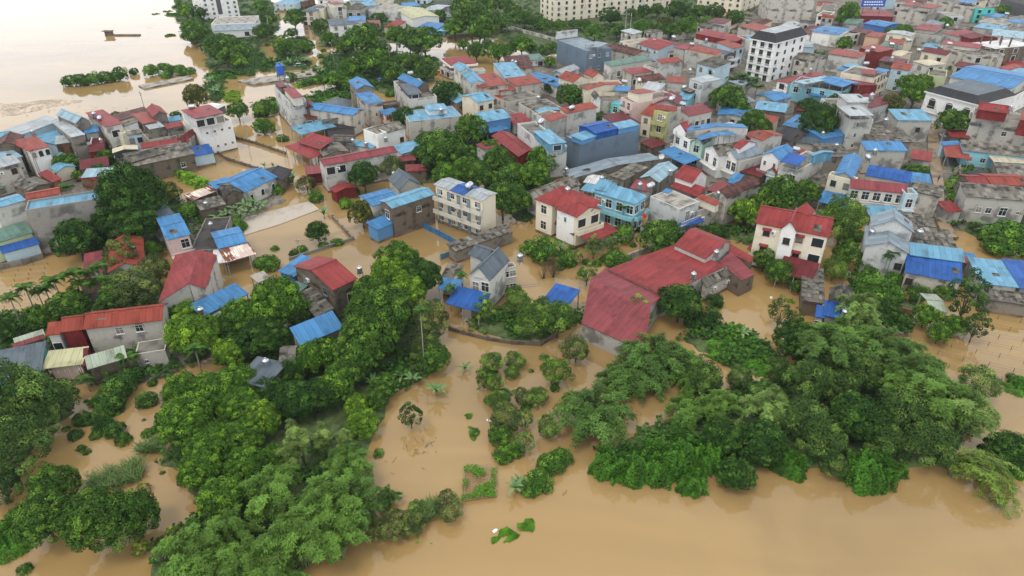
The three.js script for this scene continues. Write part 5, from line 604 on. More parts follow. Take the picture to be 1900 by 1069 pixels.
// ---------------------------------------------------------------- foliage
const leafMat = (r, g, b) => new THREE.MeshPhysicalMaterial({ color: new THREE.Color().setRGB(r, g, b), vertexColors: true, roughness: 0.65, specularIntensity: 0.16, transmission: 0.12, thickness: 0 });
const LEAF = { dark: leafMat(0.5, 0.62, 0.5), mid: leafMat(0.88, 0.94, 0.66), lush: leafMat(1.12, 1.2, 0.66), bright: leafMat(1.75, 1.65, 0.8), olive: leafMat(1.1, 0.9, 0.8), brown: leafMat(1.2, 0.7, 0.7), pale: leafMat(1.5, 1.35, 1.1), yellow: leafMat(2.3, 1.7, 0.8) };
const BARK = std(0.14, 0.11, 0.085, { map: sized(T.stained, 3) }), STEM = std(0.3, 0.29, 0.24, { map: sized(T.stained, 2) }), GREENSTEM = std(0.16, 0.2, 0.08);
class Leafy {
  constructor() { this.p = []; this.n = []; this.c = []; this.u = []; this.i = []; }
  leaf(x, y, z, nx, ny, nz, len, wid, c, R, dx, dy, dz) { // a folded diamond; d is the way the leaf points, else random
    let l = Math.hypot(nx, ny, nz) || 1; nx /= l; ny /= l; nz /= l;
    if (dx === undefined) { dx = R() - 0.5; dy = R() - 0.5; dz = R() - 0.5; }
    const k = dx * nx + dy * ny + dz * nz; dx -= k * nx; dy -= k * ny; dz -= k * nz; l = Math.hypot(dx, dy, dz) || 1; dx /= l; dy /= l; dz /= l;
    const bx = ny * dz - nz * dy, by = nz * dx - nx * dz, bz = nx * dy - ny * dx, o = this.p.length / 3, h = len / 2, w = wid / 2, f = wid * 0.18;
    this.p.push(x - dx * h, y - dy * h, z - dz * h, x + bx * w + nx * f, y + by * w + ny * f, z + bz * w + nz * f, x + dx * h, y + dy * h, z + dz * h, x - bx * w + nx * f, y - by * w + ny * f, z - bz * w + nz * f);
    for (let q = 0; q < 4; q++) { this.n.push(nx, ny, nz); this.c.push(c[0], c[1], c[2]); } this.u.push(0.5, 0, 1, 0.5, 0.5, 1, 0, 0.5); this.i.push(o, o + 2, o + 1, o, o + 3, o + 2);
  }
  core(cx, cy, cz, rx, ry, rz, c, seed) { // leafy inside of a crown
    const g = new THREE.IcosahedronGeometry(1, 2), a = g.attributes.position, o = this.p.length / 3;
    for (let k = 0; k < a.count; k++) { const x = a.getX(k), y = a.getY(k), z = a.getZ(k), s = 0.72 + 0.5 * (vnoise(x * 2 + 50, y * 2 + z * 1.7 + 50, 1e5, seed) - 0.3); this.p.push(cx + x * rx * s, cy + y * ry * s, cz + z * rz * s); this.n.push(x, y, z); this.c.push(...c); this.u.push(0, 0); this.i.push(o + k); }
  }
  done(flat = true) { const g = new THREE.BufferGeometry(); g.setAttribute('position', new THREE.Float32BufferAttribute(this.p, 3)); g.setAttribute('color', new THREE.Float32BufferAttribute(this.c, 3)); g.setAttribute('normal', new THREE.Float32BufferAttribute(this.n, 3)); g.setIndex(this.i); return g; }
}
function limb(P, r0, r1, seg = 5) { const c = new THREE.CatmullRomCurve3(P), n = Math.max(3, P.length * 2), g = new THREE.TubeGeometry(c, n, 1, seg, false), a = g.attributes.position, nn = g.attributes.normal; for (let i = 0; i <= n; i++) { const q = c.getPointAt(i / n), r = mix(r0, r1, i / n); for (let j = 0; j <= seg; j++) { const k = i * (seg + 1) + j; a.setXYZ(k, q.x + nn.getX(k) * r, q.y + nn.getY(k) * r, q.z + nn.getZ(k) * r); } } return g; }
const sph = (R) => { const z = 2 * R() - 1, a = R() * 6.2832, s = Math.sqrt(1 - z * z); return [Math.cos(a) * s, z, Math.sin(a) * s]; };
const G1 = [0.052, 0.115, 0.022], tone = (c, k, w = 0) => [c[0] * k * (1 + w), c[1] * k, c[2] * k * (1 - w * 0.5)];

// round crown of many leafy clumps (mango, longan and the like); nominal width 9 m
function roundCrown(seed, o = {}) {
  const R = mulberry(seed), L = new Leafy(), K = o.clumps ?? 54, per = o.per ?? 150, len = o.len ?? 0.34, wd = o.wid ?? 0.17, A = 4.5, cy = o.cy ?? 5.4, sy = o.sy ?? 0.86, limbs = [], open = o.open ?? 0, base = o.color ?? G1;
  const lump = [...Array(4)].map(() => [sph(R), 0.12 + 0.2 * R()]);
  for (let k = 0; k < K; k++) {
    const y = mix(1, -0.45, (k + 0.5) / K), a = k * 2.39996 + R() * 0.5, s = Math.sqrt(Math.max(0, 1 - y * y)); let d = [Math.cos(a) * s, y, Math.sin(a) * s];
    let rr = 0.72 + 0.2 * R(); for (const [v, q] of lump) rr += q * Math.max(0, d[0] * v[0] + d[1] * v[1] + d[2] * v[2] - 0.4) - 0.05;
    if (open) { rr *= 0.75 + 0.4 * R(); } else rr += (o.rag ?? 0.08) * (R() - 0.35) * 1.4;
    const rad = A * (o.cr ?? 0.26) * (0.75 + 0.55 * R()), cx = d[0] * A * rr, cz = d[2] * A * rr, yy = cy + d[1] * A * rr * sy, young = R() < 0.34 ? 1.5 + 0.7 * R() : 0.7 + 0.4 * R();
    const m = Math.round(per * (0.7 + 0.6 * R()));
    for (let i = 0; i < m; i++) { let v = sph(R); const out = v[0] * d[0] + v[1] * (d[1] + 0.45) + v[2] * d[2]; if (out < -0.15) { v = [-v[0], -v[1], -v[2]]; } const q = rad * (0.72 + 0.34 * R()), jx = (R() - 0.5) * 0.9, jy = (R() - 0.5) * 0.9, jz = (R() - 0.5) * 0.9, sz = 0.75 + 0.5 * R(); L.leaf(cx + v[0] * q, yy + v[1] * q * 0.8, cz + v[2] * q, v[0] + jx, v[1] + 0.25 + jy, v[2] + jz, len * sz, wd * sz, tone(base, young * (0.6 + 0.8 * R()), young > 1.4 ? 0.22 : 0), R); }
    if (k % (o.limbEvery ?? 5) === 2) limbs.push(limb([V3(0, cy * 0.38, 0), V3(cx * 0.35, mix(cy * 0.5, yy, 0.4), cz * 0.35), V3(cx * 0.8, yy, cz * 0.8)], 0.12, 0.025));
  }
  if (!open) L.core(0, cy, 0, A * 0.66, A * 0.62 * sy, A * 0.66, tone(base, 0.9), seed);
  limbs.push(limb([V3(0, -1, 0), V3(0.1, cy * 0.25, 0.05), V3(0, cy * 0.45, 0)], 0.3, 0.2, 7), limb([V3(0, cy * 0.4, 0), V3(-0.1, cy * 0.7, 0), V3(0, cy, 0)], 0.2, 0.08, 5));
  return { crown: L.done(), trunk: mergeGeometries(limbs), w: A * 2, cy };
}
// plumes of bamboo or other drooping fine foliage; nominal width 8 m
function plumeCrown(seed, o = {}) {
  const R = mulberry(seed), L = new Leafy(), stems = [], n = o.stems ?? 30, A = 4, H = o.h ?? 9, base = o.color ?? [0.085, 0.165, 0.05], len = o.len ?? 0.46, wd = o.wid ?? 0.085;
  for (let k = 0; k < n; k++) {
    const a = R() * 6.2832, out = Math.sqrt(R()) * A * (o.spread ?? 0.95), h = H * (0.62 + 0.38 * R()) * (1 - 0.28 * (out / A) ** 2), dr = (o.droop ?? 1.6) * (0.5 + R()), bx = Math.cos(a), bz = Math.sin(a), lean = o.lean ?? 0;
    const P = [V3(bx * out * 0.12, -0.8, bz * out * 0.12), V3(bx * out * 0.3, h * 0.45, bz * out * 0.3), V3(bx * out * 0.68 + lean * 0.4, h * 0.9, bz * out * 0.68), V3(bx * out * 0.92 + lean, h * 0.98, bz * out * 0.92), V3(bx * (out + 0.9) + lean * 1.6, h * 0.98 - dr, bz * (out + 0.9))], c = new THREE.CatmullRomCurve3(P), young = 0.55 + 0.95 * R();
    stems.push(limb(P, 0.06, 0.015, 3));
    const nodes = o.nodes ?? 46;
    for (let i = 0; i < nodes; i++) {
      const t = mix(o.from ?? 0.3, 1, Math.pow(i / nodes, 0.8)), q = c.getPoint(t), wr = (o.tuft ?? 0.75) * (1.15 - 0.75 * t), ph = R() * 6.2832, tx = Math.cos(ph) * wr * R(), tz = Math.sin(ph) * wr * R(), ty = -0.35 * R();
      for (let j = 0; j < (o.per ?? 5); j++) { const al = R() * 6.2832, dx = Math.cos(al), dz = Math.sin(al), dy = -(o.hang ?? 0.55) * (0.4 + R()), sz = 0.7 + 0.6 * R(); L.leaf(q.x + tx + dx * 0.25, q.y + ty + dy * 0.22, q.z + tz + dz * 0.25, (R() - 0.5) * 1.1 + bx * 0.35, 1, (R() - 0.5) * 1.1 + bz * 0.35, len * sz, wd * sz, tone(base, young * (0.7 + 0.6 * R()), 0.08), R, dx, dy, dz); }
    }
  }
  return { crown: L.done(), trunk: mergeGeometries(stems), w: A * 2, cy: H * 0.62 };
}
// low heap of creepers over shrubs; nominal width 6 m
function moundCrown(seed, o = {}) {
  const R = mulberry(seed), L = new Leafy(), A = 3, H = o.h ?? 2.8, n = o.n ?? 5200, base = o.color ?? [0.055, 0.15, 0.025], len = o.len ?? 0.3;
  for (let i = 0; i < n; i++) { const v = sph(R); v[1] = Math.abs(v[1]); const b = 0.5 + 0.95 * (vnoise(v[0] * 2.6 + 90, v[2] * 2.6 + v[1] * 2.2 + 90, 1e5, seed) * 0.6 + 0.4 * vnoise(v[0] * 7 + 40, v[2] * 7 + v[1] * 3 + 40, 1e5, seed + 1)), s = b * (0.9 + 0.14 * R()), sz = 0.6 + 0.8 * R(), k = 0.55 + 0.9 * vnoise(v[0] * 4 + 9, v[2] * 4 + v[1] * 3 + 9, 1e5, seed + 5); L.leaf(v[0] * A * s, v[1] * H * s - 0.25, v[2] * A * s, v[0] + (R() - 0.5), v[1] + 0.5 + (R() - 0.5) * 0.9, v[2] + (R() - 0.5), len * sz, len * 0.72 * sz, tone(base, k * (0.6 + 0.7 * R()), 0.12 * R()), R); }
  L.core(0, 0.1, 0, A * 0.72, H * 0.68, A * 0.72, tone(base, 0.9), seed);
  return { crown: L.done(), trunk: mergeGeometries([limb([V3(0, -1, 0), V3(0.2, 0.4, 0), V3(0.3, H * 0.6, 0.2)], 0.16, 0.06)]), w: A * 2, cy: H * 0.42 };
}
// bare or dead twigs
function twigs(seed, leafy) {
  const R = mulberry(seed), g = [], L = new Leafy();
  for (let k = 0; k < 16; k++) { const a = R() * 6.28, h = 2 + 3 * R(), s = 0.5 + 1.6 * R(), P = [V3(0, -1, 0), V3(Math.cos(a) * s * 0.3, h * 0.5, Math.sin(a) * s * 0.3), V3(Math.cos(a) * s, h, Math.sin(a) * s)]; g.push(limb(P, 0.055, 0.012, 3)); for (let j = 0; j < 4; j++) { const t = 0.4 + 0.5 * R(), b = R() * 6.28, q = V3(Math.cos(a) * s * t, h * t, Math.sin(a) * s * t), e = V3(q.x + Math.cos(b) * 0.7, q.y + 0.5 * R(), q.z + Math.sin(b) * 0.7); g.push(limb([q, q.clone().lerp(e, 0.5), e], 0.02, 0.008, 3)); for (let i = 0; i < leafy; i++) L.leaf(e.x + (R() - 0.5) * 0.5, e.y + (R() - 0.5) * 0.5, e.z + (R() - 0.5) * 0.5, R() - 0.5, 1, R() - 0.5, 0.28, 0.16, [0.12 * (0.6 + R()), 0.075, 0.045], R); } }
  return { crown: leafy ? L.done() : null, trunk: mergeGeometries(g), w: 3.4, cy: 2.6 };
}
const KIND = {
  mango: [1, 2, 3].map((s) => roundCrown(100 + s, { clumps: 150, per: 78, len: 0.38, wid: 0.18, cr: 0.165, limbEvery: 14, rag: 0.16 })),
  mangomid: [1, 2, 3].map((s) => roundCrown(120 + s, { clumps: 74, per: 52, len: 0.5, wid: 0.27, cr: 0.2, limbEvery: 9, rag: 0.16 })),
  far: [1, 2, 3, 4].map((s) => roundCrown(140 + s, { clumps: 34, per: 46, len: 0.72, wid: 0.42 })),
  loose: [1, 2, 3].map((s) => roundCrown(160 + s, { clumps: 52, per: 110, len: 0.4, wid: 0.17, cr: 0.24, open: 1, limbEvery: 5, sy: 1, color: [0.06, 0.115, 0.034] })),
  sparse: [1, 2].map((s) => roundCrown(180 + s, { clumps: 30, per: 95, len: 0.42, wid: 0.24, cr: 0.22, open: 1, limbEvery: 3, sy: 1.25, cy: 6.6, color: [0.055, 0.115, 0.03] })),
  bush: [1, 2, 3].map((s) => roundCrown(200 + s, { clumps: 34, per: 62, len: 0.62, wid: 0.34, cr: 0.3, cy: 3.4, sy: 0.8, color: [0.055, 0.125, 0.03] })),
  bamboo: [1, 2, 3].map((s) => plumeCrown(220 + s, { stems: 42, nodes: 56, per: 6, tuft: 0.95, droop: 1.1, len: 0.52, wid: 0.1, hang: 0.45 })),
  plume: [1, 2].map((s) => plumeCrown(240 + s, { stems: 15, nodes: 64, per: 7, h: 12, spread: 0.42, droop: 0.7, tuft: 0.95, len: 0.5, wid: 0.1, color: [0.1, 0.18, 0.055] })),
  feather: [1, 2].map((s) => plumeCrown(250 + s, { stems: 52, nodes: 40, per: 7, h: 5.6, spread: 1, droop: 1.3, from: 0.34, tuft: 0.9, len: 0.4, wid: 0.1, hang: 0.3, color: [0.085, 0.175, 0.05] })),
  arch: [plumeCrown(260, { stems: 22, nodes: 60, per: 6, h: 6.5, spread: 0.62, droop: 4, tuft: 1.1, lean: 3.6, color: [0.11, 0.175, 0.05] })],
  mound: [1, 2, 3].map((s) => moundCrown(280 + s)),
  lowmound: [1, 2].map((s) => moundCrown(290 + s, { h: 1.3, n: 4200, color: [0.06, 0.165, 0.026] })),
  tallmound: [1, 2].map((s) => moundCrown(296 + s, { h: 5, n: 7000, color: [0.045, 0.125, 0.022] })),
  twig: [twigs(300, 0)], deadtree: [twigs(301, 5)],
};
const NAMES = { mango: ['mango_tree', 'tree'], mangomid: ['broadleaf_tree', 'tree'], far: ['broadleaf_tree', 'tree'], loose: ['loose_tree', 'tree'], sparse: ['slender_tree', 'tree'], bush: ['bush', 'bush'], bamboo: ['bamboo_clump', 'bamboo'], plume: ['bamboo_clump', 'bamboo'], feather: ['feathery_tree', 'tree'], arch: ['bamboo_clump', 'bamboo'], mound: ['creeper_thicket', 'thicket'], lowmound: ['creeper_patch', 'creepers'], tallmound: ['creeper_thicket', 'thicket'], twig: ['bare_shrub', 'shrub'], deadtree: ['dead_shrub', 'shrub'] };
const protos = {}, RT = mulberry(4242);
const ORD = ['first', 'second', 'third', 'fourth', 'fifth', 'sixth', 'seventh', 'eighth', 'ninth', 'tenth', 'eleventh', 'twelfth'], ord = (i) => ORD[i] ?? (i + 1) + (((i + 1) % 10 === 1 && i !== 10) ? 'st' : ((i + 1) % 10 === 2) ? 'nd' : ((i + 1) % 10 === 3) ? 'rd' : 'th');
// crown centre and width in the photograph -> where the tree stands and how big it is
function plant(kind, hue, px, py, w, label, group, sink = 0.6) {
  const list = KIND[kind], v = Math.floor(RT() * list.length), pr = list[v], key = kind + v + hue;
  let s = 1, p; for (let i = 0; i < 6; i++) { p = at(px, py, Math.max(0.3, pr.cy * s - sink)); s = w * depthOf(p) / FOCAL / pr.w; }
  const [nm, cat] = NAMES[kind];
  let o; if (!protos[key]) { o = protos[key] = new THREE.Group(); if (pr.crown) part(kind === 'twig' ? 'twigs' : 'crown', pr.crown, LEAF[hue], o); part(pr.crown ? 'trunk' : 'stem', pr.trunk, kind === 'bamboo' || kind === 'plume' || kind === 'arch' ? GREENSTEM : BARK, o); } else o = protos[key].clone();
  o.name = numbered(nm); o.position.set(p.x, -sink, p.z); o.scale.set(s * (0.95 + 0.1 * RT()), s * (0.84 + 0.34 * RT()), s * (0.95 + 0.1 * RT())); o.rotation.y = kind === 'arch' ? -0.75 : RT() * 6.283;
  tag(o, label, cat, group); scene.add(o); return o;
}
const plural = (s) => s;
function row(kind, hue, what, group, ...n) { // many of one kind in one place, told apart by their order from the left
  const L = []; for (let i = 0; i < n.length; i += 3) L.push(n.slice(i, i + 3)); L.sort((a, b) => a[0] - b[0]);
  const hues = hue.split(' ');
  L.forEach(([x, y, w], i) => plant(kind, hues[i % hues.length], x, y, w, L.length > 1 ? ord(i) + ' from left of ' + L.length + ' ' + what : what, group));
}
// lower left wood
row('mango', 'lush', 'round mango trees in the lower left wood', 'mango trees of the lower left wood', 341, 779, 112, 392, 722, 105, 439, 750, 90, 384, 828, 100, 372, 872, 88, 415, 918, 98, 451, 812, 84, 462, 869, 84, 505, 850, 72, 340, 735, 80, 440, 706, 80);
row('mango', 'bright', 'bright green mango tops in the lower left wood', 'bright mango trees of the lower left wood', 490, 780, 74, 400, 800, 60, 353, 625, 96, 424, 660, 60, 345, 585, 60);
row('mango', 'dark', 'dark mango trees behind the bamboo, lower left', 'dark mango trees behind the bamboo', 549, 742, 92, 500, 722, 70, 590, 740, 70, 545, 690, 60);
row('mango', 'mid', 'round trees at the lower left shore', 'round trees at the lower left shore', 98, 911, 92, 84, 968, 108, 190, 972, 132, 252, 958, 92);
row('loose', 'mid', 'loose grey-green trees along the left edge', 'loose trees along the left edge', 32, 742, 140, 100, 740, 96, 18, 830, 136, 60, 790, 90, -10, 770, 120);
row('loose', 'dark', 'dark loose trees at the left edge below the slate roof', 'dark loose trees at the left edge', 4, 905, 80, 62, 712, 60);
row('bamboo', 'lush', 'bamboo clumps at the bottom left', 'bamboo clumps of the lower left wood', 510, 908, 120, 549, 990, 150, 604, 930, 125, 622, 990, 115, 455, 1040, 112, 353, 1030, 122, 400, 1058, 110, 500, 1060, 110, 430, 985, 90, 640, 870, 90);
row('plume', 'pale', 'tall pale bamboo plumes in the lower left wood', 'tall bamboo plumes', 556, 820, 76, 600, 810, 74, 540, 850, 70, 634, 825, 60);
plant('twig', 'mid', 306, 1030, 70, 'bare grey shrub at the bottom left among bamboo');
row('mound', 'lush', 'creeper heaps at the bottom left corner', 'creeper heaps at the bottom left', 14, 1000, 90, 40, 955, 60);
row('sparse', 'yellow', 'thin yellow-green saplings before the reeds, lower left', 'thin yellow saplings', 266, 905, 26, 322, 990, 36, 262, 1020, 34);
row('bush', 'mid', 'low shrubs around the flooded clearing, lower left', 'shrubs of the flooded clearing', 205, 745, 60, 212, 800, 40, 272, 744, 40, 150, 780, 34, 220, 720, 60, 240, 700, 50, 200, 690, 44, 150, 830, 20, 160, 872, 14, 300, 875, 14, 46, 1055, 28);
row('mango', 'mid', 'big trees left of the tall slender palm', 'big trees left of the slender palm', 705, 588, 130, 681, 630, 118, 690, 545, 80, 640, 690, 76, 660, 670, 80);
row('mango', 'bright', 'bright trees by the clearing with palms', 'bright trees by the clearing', 673, 782, 64, 660, 755, 50); row('mango', 'lush bright', 'tall bright crowns in front of the flooded court', 'bright crowns before the court', 738, 490, 84, 722, 520, 76, 752, 536, 84, 700, 550, 70);
plant('mango', 'dark', 784, 518, 78, 'dark green tree right of the bright tree before the court');
row('loose', 'olive', 'olive loose trees right of the tall slender palm', 'olive trees by the slender palm', 793, 594, 84, 790, 640, 66, 760, 560, 60);
row('mango', 'lush', 'broad mango crowns by the lower centre-left blue roof', 'mango crowns by the hidden blue roof', 512, 572, 108, 450, 585, 86, 553, 575, 66, 480, 600, 80);
row('mango', 'dark', 'shaded mango trees below the slate gable, lower centre-left', 'shaded mango trees', 493, 618, 92, 424, 620, 60, 440, 640, 70);
row('mangomid', 'lush', 'mid green trees right of the hidden blue roof', 'trees right of the hidden blue roof', 606, 652, 74, 575, 668, 70, 540, 690, 60, 620, 720, 70);
row('mangomid', 'mid', 'slim trees left of the clearing with palms', 'slim trees left of the clearing', 712, 712, 56, 700, 745, 44, 806, 664, 64);
row('bamboo', 'mid', 'bamboo clumps leaning over the water, lower centre', 'bamboo clumps over the water', 645, 850, 74, 664, 915, 90, 650, 950, 80, 722, 920, 44);
plant('sparse', 'dark', 762, 772, 52, 'thin dark tree standing alone in the water, lower centre');
row('loose', 'lush', 'orchard trees in the flooded garden, lower centre', 'orchard trees of the flooded garden', 913, 672, 48, 956, 666, 42, 917, 712, 38, 925, 738, 48, 995, 734, 45, 1031, 690, 61, 1015, 796, 46, 950, 690, 32, 900, 690, 32);
row('bush', 'lush', 'round bushes standing in the central flood', 'round bushes in the central flood', 929, 808, 48, 933, 846, 40, 955, 838, 36, 1020, 860, 54, 1000, 890, 48, 1040, 852, 44, 985, 905, 44);
row('loose', 'olive', 'greyish olive trees in the flooded garden', 'olive trees of the flooded garden', 1070, 648, 62, 940, 775, 66, 970, 735, 40);
row('sparse', 'pale', 'pale slender shrubs in the flooded garden', 'pale shrubs of the flooded garden', 972, 820, 46, 975, 780, 36);
row('feather', 'mid', 'broad feathery trees by the big rose factory', 'feathery trees by the factory', 1102, 757, 132, 1212, 655, 130, 1180, 692, 100, 1150, 700, 80);
row('loose', 'olive', 'shore shrubs left of the bamboo raft', 'shore shrubs left of the raft', 830, 938, 62, 728, 978, 60, 760, 968, 60, 700, 985, 40);
row('lowmound', 'bright', 'bright weed mats at the lower centre shore', 'bright weed mats', 787, 997, 52, 988, 938, 24, 871, 750, 22, 866, 718, 22, 870, 790, 24, 880, 815, 24, 745, 868, 14);
row('bush', 'pale', 'light leafy bushes on the sodden shoreline', 'light bushes on the shoreline', 776, 945, 40, 880, 800, 22, 1015, 905, 26, 702, 840, 22);
// right wood
row('tallmound', 'lush', 'creeper-hung thickets on the right shore', 'creeper thickets of the right shore', 1133, 862, 72, 1180, 862, 84, 1222, 858, 82, 1262, 840, 92, 1284, 892, 60, 1319, 851, 66, 1612, 880, 84, 1464, 862, 62, 1650, 868, 56);
row('feather', 'lush', 'feathery light trees at the right wood edge', 'feathery trees of the right wood', 1276, 672, 90, 1284, 757, 86, 1300, 710, 70);
row('bamboo', 'lush pale mid', 'bamboo clumps in the right wood', 'bamboo clumps of the right wood', 1429, 741, 96, 1535, 651, 112, 1637, 640, 112, 1566, 622, 110, 1597, 577, 80, 1712, 700, 112, 1751, 735, 130, 1340, 745, 78, 1790, 770, 110, 1690, 650, 80, 1660, 720, 90);
row('mango', 'dark', 'dark round trees in the right wood', 'dark trees of the right wood', 1417, 820, 96, 1594, 768, 112, 1480, 634, 82, 1366, 874, 76, 1339, 812, 82, 1496, 626, 60, 1672, 596, 52, 1642, 584, 70, 1873, 830, 86);
row('loose', 'mid', 'mixed green trees in the right wood', 'mixed trees of the right wood', 1496, 780, 92, 1527, 815, 92, 1504, 714, 92, 1606, 692, 92, 1677, 772, 102, 1724, 820, 100, 1374, 702, 52, 1311, 706, 72, 1560, 715, 90, 1640, 810, 80, 1450, 690, 60, 1550, 860, 60);
plant('arch', 'lush', 1780, 848, 112, 'bamboo arching down to the water on the right');
row('loose', 'pale', 'pale airy trees reaching over the trellis field', 'airy trees over the trellis field', 1822, 706, 84, 1800, 740, 60);
row('mound', 'lush', 'creeper heaps at the right edge shore', 'creeper heaps at the right edge', 1889, 871, 64, 1840, 838, 50, 1890, 715, 56, 1747, 853, 42);
row('lowmound', 'lush', 'low creeper carpets behind the feathery trees', 'low creeper carpets', 1331, 626, 76, 1378, 636, 90, 1413, 672, 92, 1340, 655, 70, 1300, 620, 50, 1390, 664, 70);
row('mound', 'bright', 'bright creeper heaps behind the feathery trees', 'bright creeper heaps', 1360, 618, 50, 1398, 640, 44, 1496, 566, 28, 1466, 556, 22);
row('sparse', 'olive', 'leaning thin trees in the flood left of blue hut', 'leaning thin trees', 1448, 585, 50, 1478, 590, 34);
row('mangomid', 'mid', 'round trees below the cream red-roofed house', 'round trees below the cream house', 1448, 503, 58, 1418, 486, 46, 1483, 530, 36, 1571, 478, 56, 1580, 440, 50);
row('loose', 'lush', 'tall loose trees right of the cream red-roofed house', 'loose trees by the cream house', 1571, 396, 92, 1548, 500, 50, 1560, 430, 64);
row('bush', 'lush', 'bushes before the pale blue two-tier house', 'bushes before the two-tier house', 1625, 545, 70, 1655, 545, 50, 1612, 505, 44, 1600, 525, 44, 1660, 520, 40);
plant('sparse', 'dark', 1794, 560, 80, 'tall dark slender tree by the trellis field'); plant('sparse', 'dark', 1809, 610, 52, 'lower dark tree leaning beside the tall slender tree');
row('mangomid', 'lush', 'trees around the pale green greenhouse', 'trees around the greenhouse', 1718, 588, 52, 1742, 622, 44, 1753, 536, 42, 1775, 600, 50);
row('bush', 'mid', 'bushes at the foot of the brick wall, right', 'bushes by the brick wall', 1705, 540, 40, 1690, 528, 28, 1700, 556, 30);
row('bush', 'lush', 'thick bushes of the garden at the right edge', 'garden bushes at the right edge', 1875, 437, 86, 1850, 460, 50, 1905, 460, 60, 1830, 440, 30);
row('bush', 'bright', 'bushes along the muddy alley', 'bushes along the alley', 1780, 347, 46, 1776, 372, 40, 1782, 335, 26, 1792, 330, 24, 1790, 318, 20);
plant('mangomid', 'mid', 1706, 316, 40, 'round tree left of the muddy alley'); plant('mangomid', 'mid', 1766, 230, 56, 'round tree in front of the white arched mansion');
row('mangomid', 'lush', 'trees between grey tower and arched mansion', 'trees left of the mansion', 1698, 176, 54, 1684, 160, 40, 1712, 158, 40); row('mangomid', 'brown', 'brownish trees right of the grey tower house', 'brownish trees by the tower', 1652, 200, 48, 1632, 195, 30);
row('mango', 'dark', 'dark spreading crowns left of the grey tower house', 'dark crowns left of the tower', 1525, 218, 82, 1560, 195, 50, 1500, 200, 40); row('mangomid', 'mid', 'trees left of the cream and pink houses', 'trees before the pink balcony house', 1445, 374, 92, 1493, 362, 56, 1416, 380, 60); plant('mangomid', 'bright', 1384, 394, 62, 'bright yellow-green tree beside the dark grey-walled house');
row('mangomid', 'mid', 'trees behind the big red factory', 'trees behind the factory', 1225, 437, 82, 1240, 430, 50, 1300, 428, 30); plant('mangomid', 'dark', 1330, 432, 48, 'dark small tree behind the factory gable'); plant('mangomid', 'dark', 1263, 556, 94, 'large dark tree before the rose factory roof'); plant('sparse', 'bright', 1188, 574, 64, 'bright open tree rising before the rose roof');
row('bush', 'dark', 'dark bushes at the flooded pool right of factory', 'dark bushes by the pool', 1327, 562, 36, 1316, 594, 44, 1290, 600, 40);
row('bush', 'lush', 'garden bushes in front of the cream red villa', 'garden bushes before the cream villa', 1010, 468, 60, 1046, 484, 38, 985, 462, 40, 1155, 438, 44, 1142, 480, 50, 1160, 490, 36); row('sparse', 'pale', 'spindly light trees before the cream red villa', 'spindly trees before the cream villa', 1089, 506, 44, 1102, 460, 40, 1136, 452, 36, 1072, 480, 26);
plant('deadtree', 'mid', 1028, 496, 36, 'dead brown shrub in the water before the villa'); plant('twig', 'mid', 1008, 504, 28, 'bare twiggy shrub left of the dead brown one');
row('loose', 'lush', 'trees around the bright blue sheet roof', 'trees around the blue sheet roof', 990, 592, 80, 1036, 596, 76, 963, 565, 54, 955, 545, 38, 1010, 570, 44);
// middle and upper left
row('mangomid', 'mid', 'big trees between barn and cream apartments', 'trees before the barn', 819, 280, 92, 849, 290, 64, 806, 298, 46, 793, 268, 52, 874, 240, 64, 925, 297, 62, 912, 274, 46, 887, 326, 62, 937, 330, 54, 932, 374, 72, 780, 290, 40); row('mangomid', 'lush', 'bright trees behind the cream apartments', 'bright trees behind the cream apartments', 1008, 300, 60, 990, 322, 62, 955, 322, 52, 829, 326, 60, 862, 316, 50, 1025, 285, 36); row('far', 'dark mid', 'dark trees behind the pale block house', 'dark trees by the pale block house', 752, 222, 50, 772, 205, 36, 824, 178, 56, 838, 170, 40, 864, 200, 30); plant('mangomid', 'mid', 958, 374, 62, 'tree right of the cream apartment block');
row('mangomid', 'dark', 'dark trees by the rose-roofed long house', 'dark trees by the long rose roof', 675, 330, 58, 655, 318, 30); plant('loose', 'olive', 728, 310, 52, 'light olive tree before the rose-roofed house'); plant('mangomid', 'brown', 672, 396, 58, 'brownish green tree by the flooded lane corner'); row('bush', 'bright', 'yellow-green bushes beside the flooded lane', 'yellow-green bushes by the lane', 642, 380, 26, 634, 372, 20); plant('bush', 'lush', 657, 358, 24, 'small bush beside the red shed'); plant('loose', 'brown', 568, 337, 44, 'brown leaved tree at the pond corner'); row('bush', 'lush', 'shrubs around the flooded concrete yard', 'shrubs around the yard', 515, 354, 26, 586, 367, 30, 600, 455, 20, 625, 450, 24, 560, 462, 22, 510, 460, 18, 482, 490, 28, 498, 488, 44); plant('mangomid', 'dark', 589, 434, 46, 'dark upright tree inside the flooded yard'); plant('bush', 'dark', 545, 470, 18, 'small dark shrub by the yard wall');
row('mango', 'dark', 'dark crowns of the big tree right of grey wall', 'big dark tree crowns', 240, 378, 122, 252, 414, 92, 207, 417, 84); plant('mangomid', 'brown', 303, 354, 58, 'brownish tree right of the big dark crowns'); row('mangomid', 'dark', 'dark bushes under the blank grey wall', 'bushes under the grey wall', 141, 446, 84, 170, 448, 50, 120, 460, 30); plant('mangomid', 'mid', 121, 298, 50, 'round tree beside the white orange-roofed house'); row('mangomid', 'mid', 'trees before the old dark house, left', 'trees before the old dark house', 194, 290, 44, 212, 280, 24, 180, 298, 24); row('bush', 'lush', 'garden bushes left of the blue shed', 'garden bushes by the blue shed', 349, 392, 44, 430, 414, 38, 445, 420, 30, 395, 408, 24); plant('mangomid', 'lush', 278, 460, 44, 'round bright bush beside the narrow pink house');
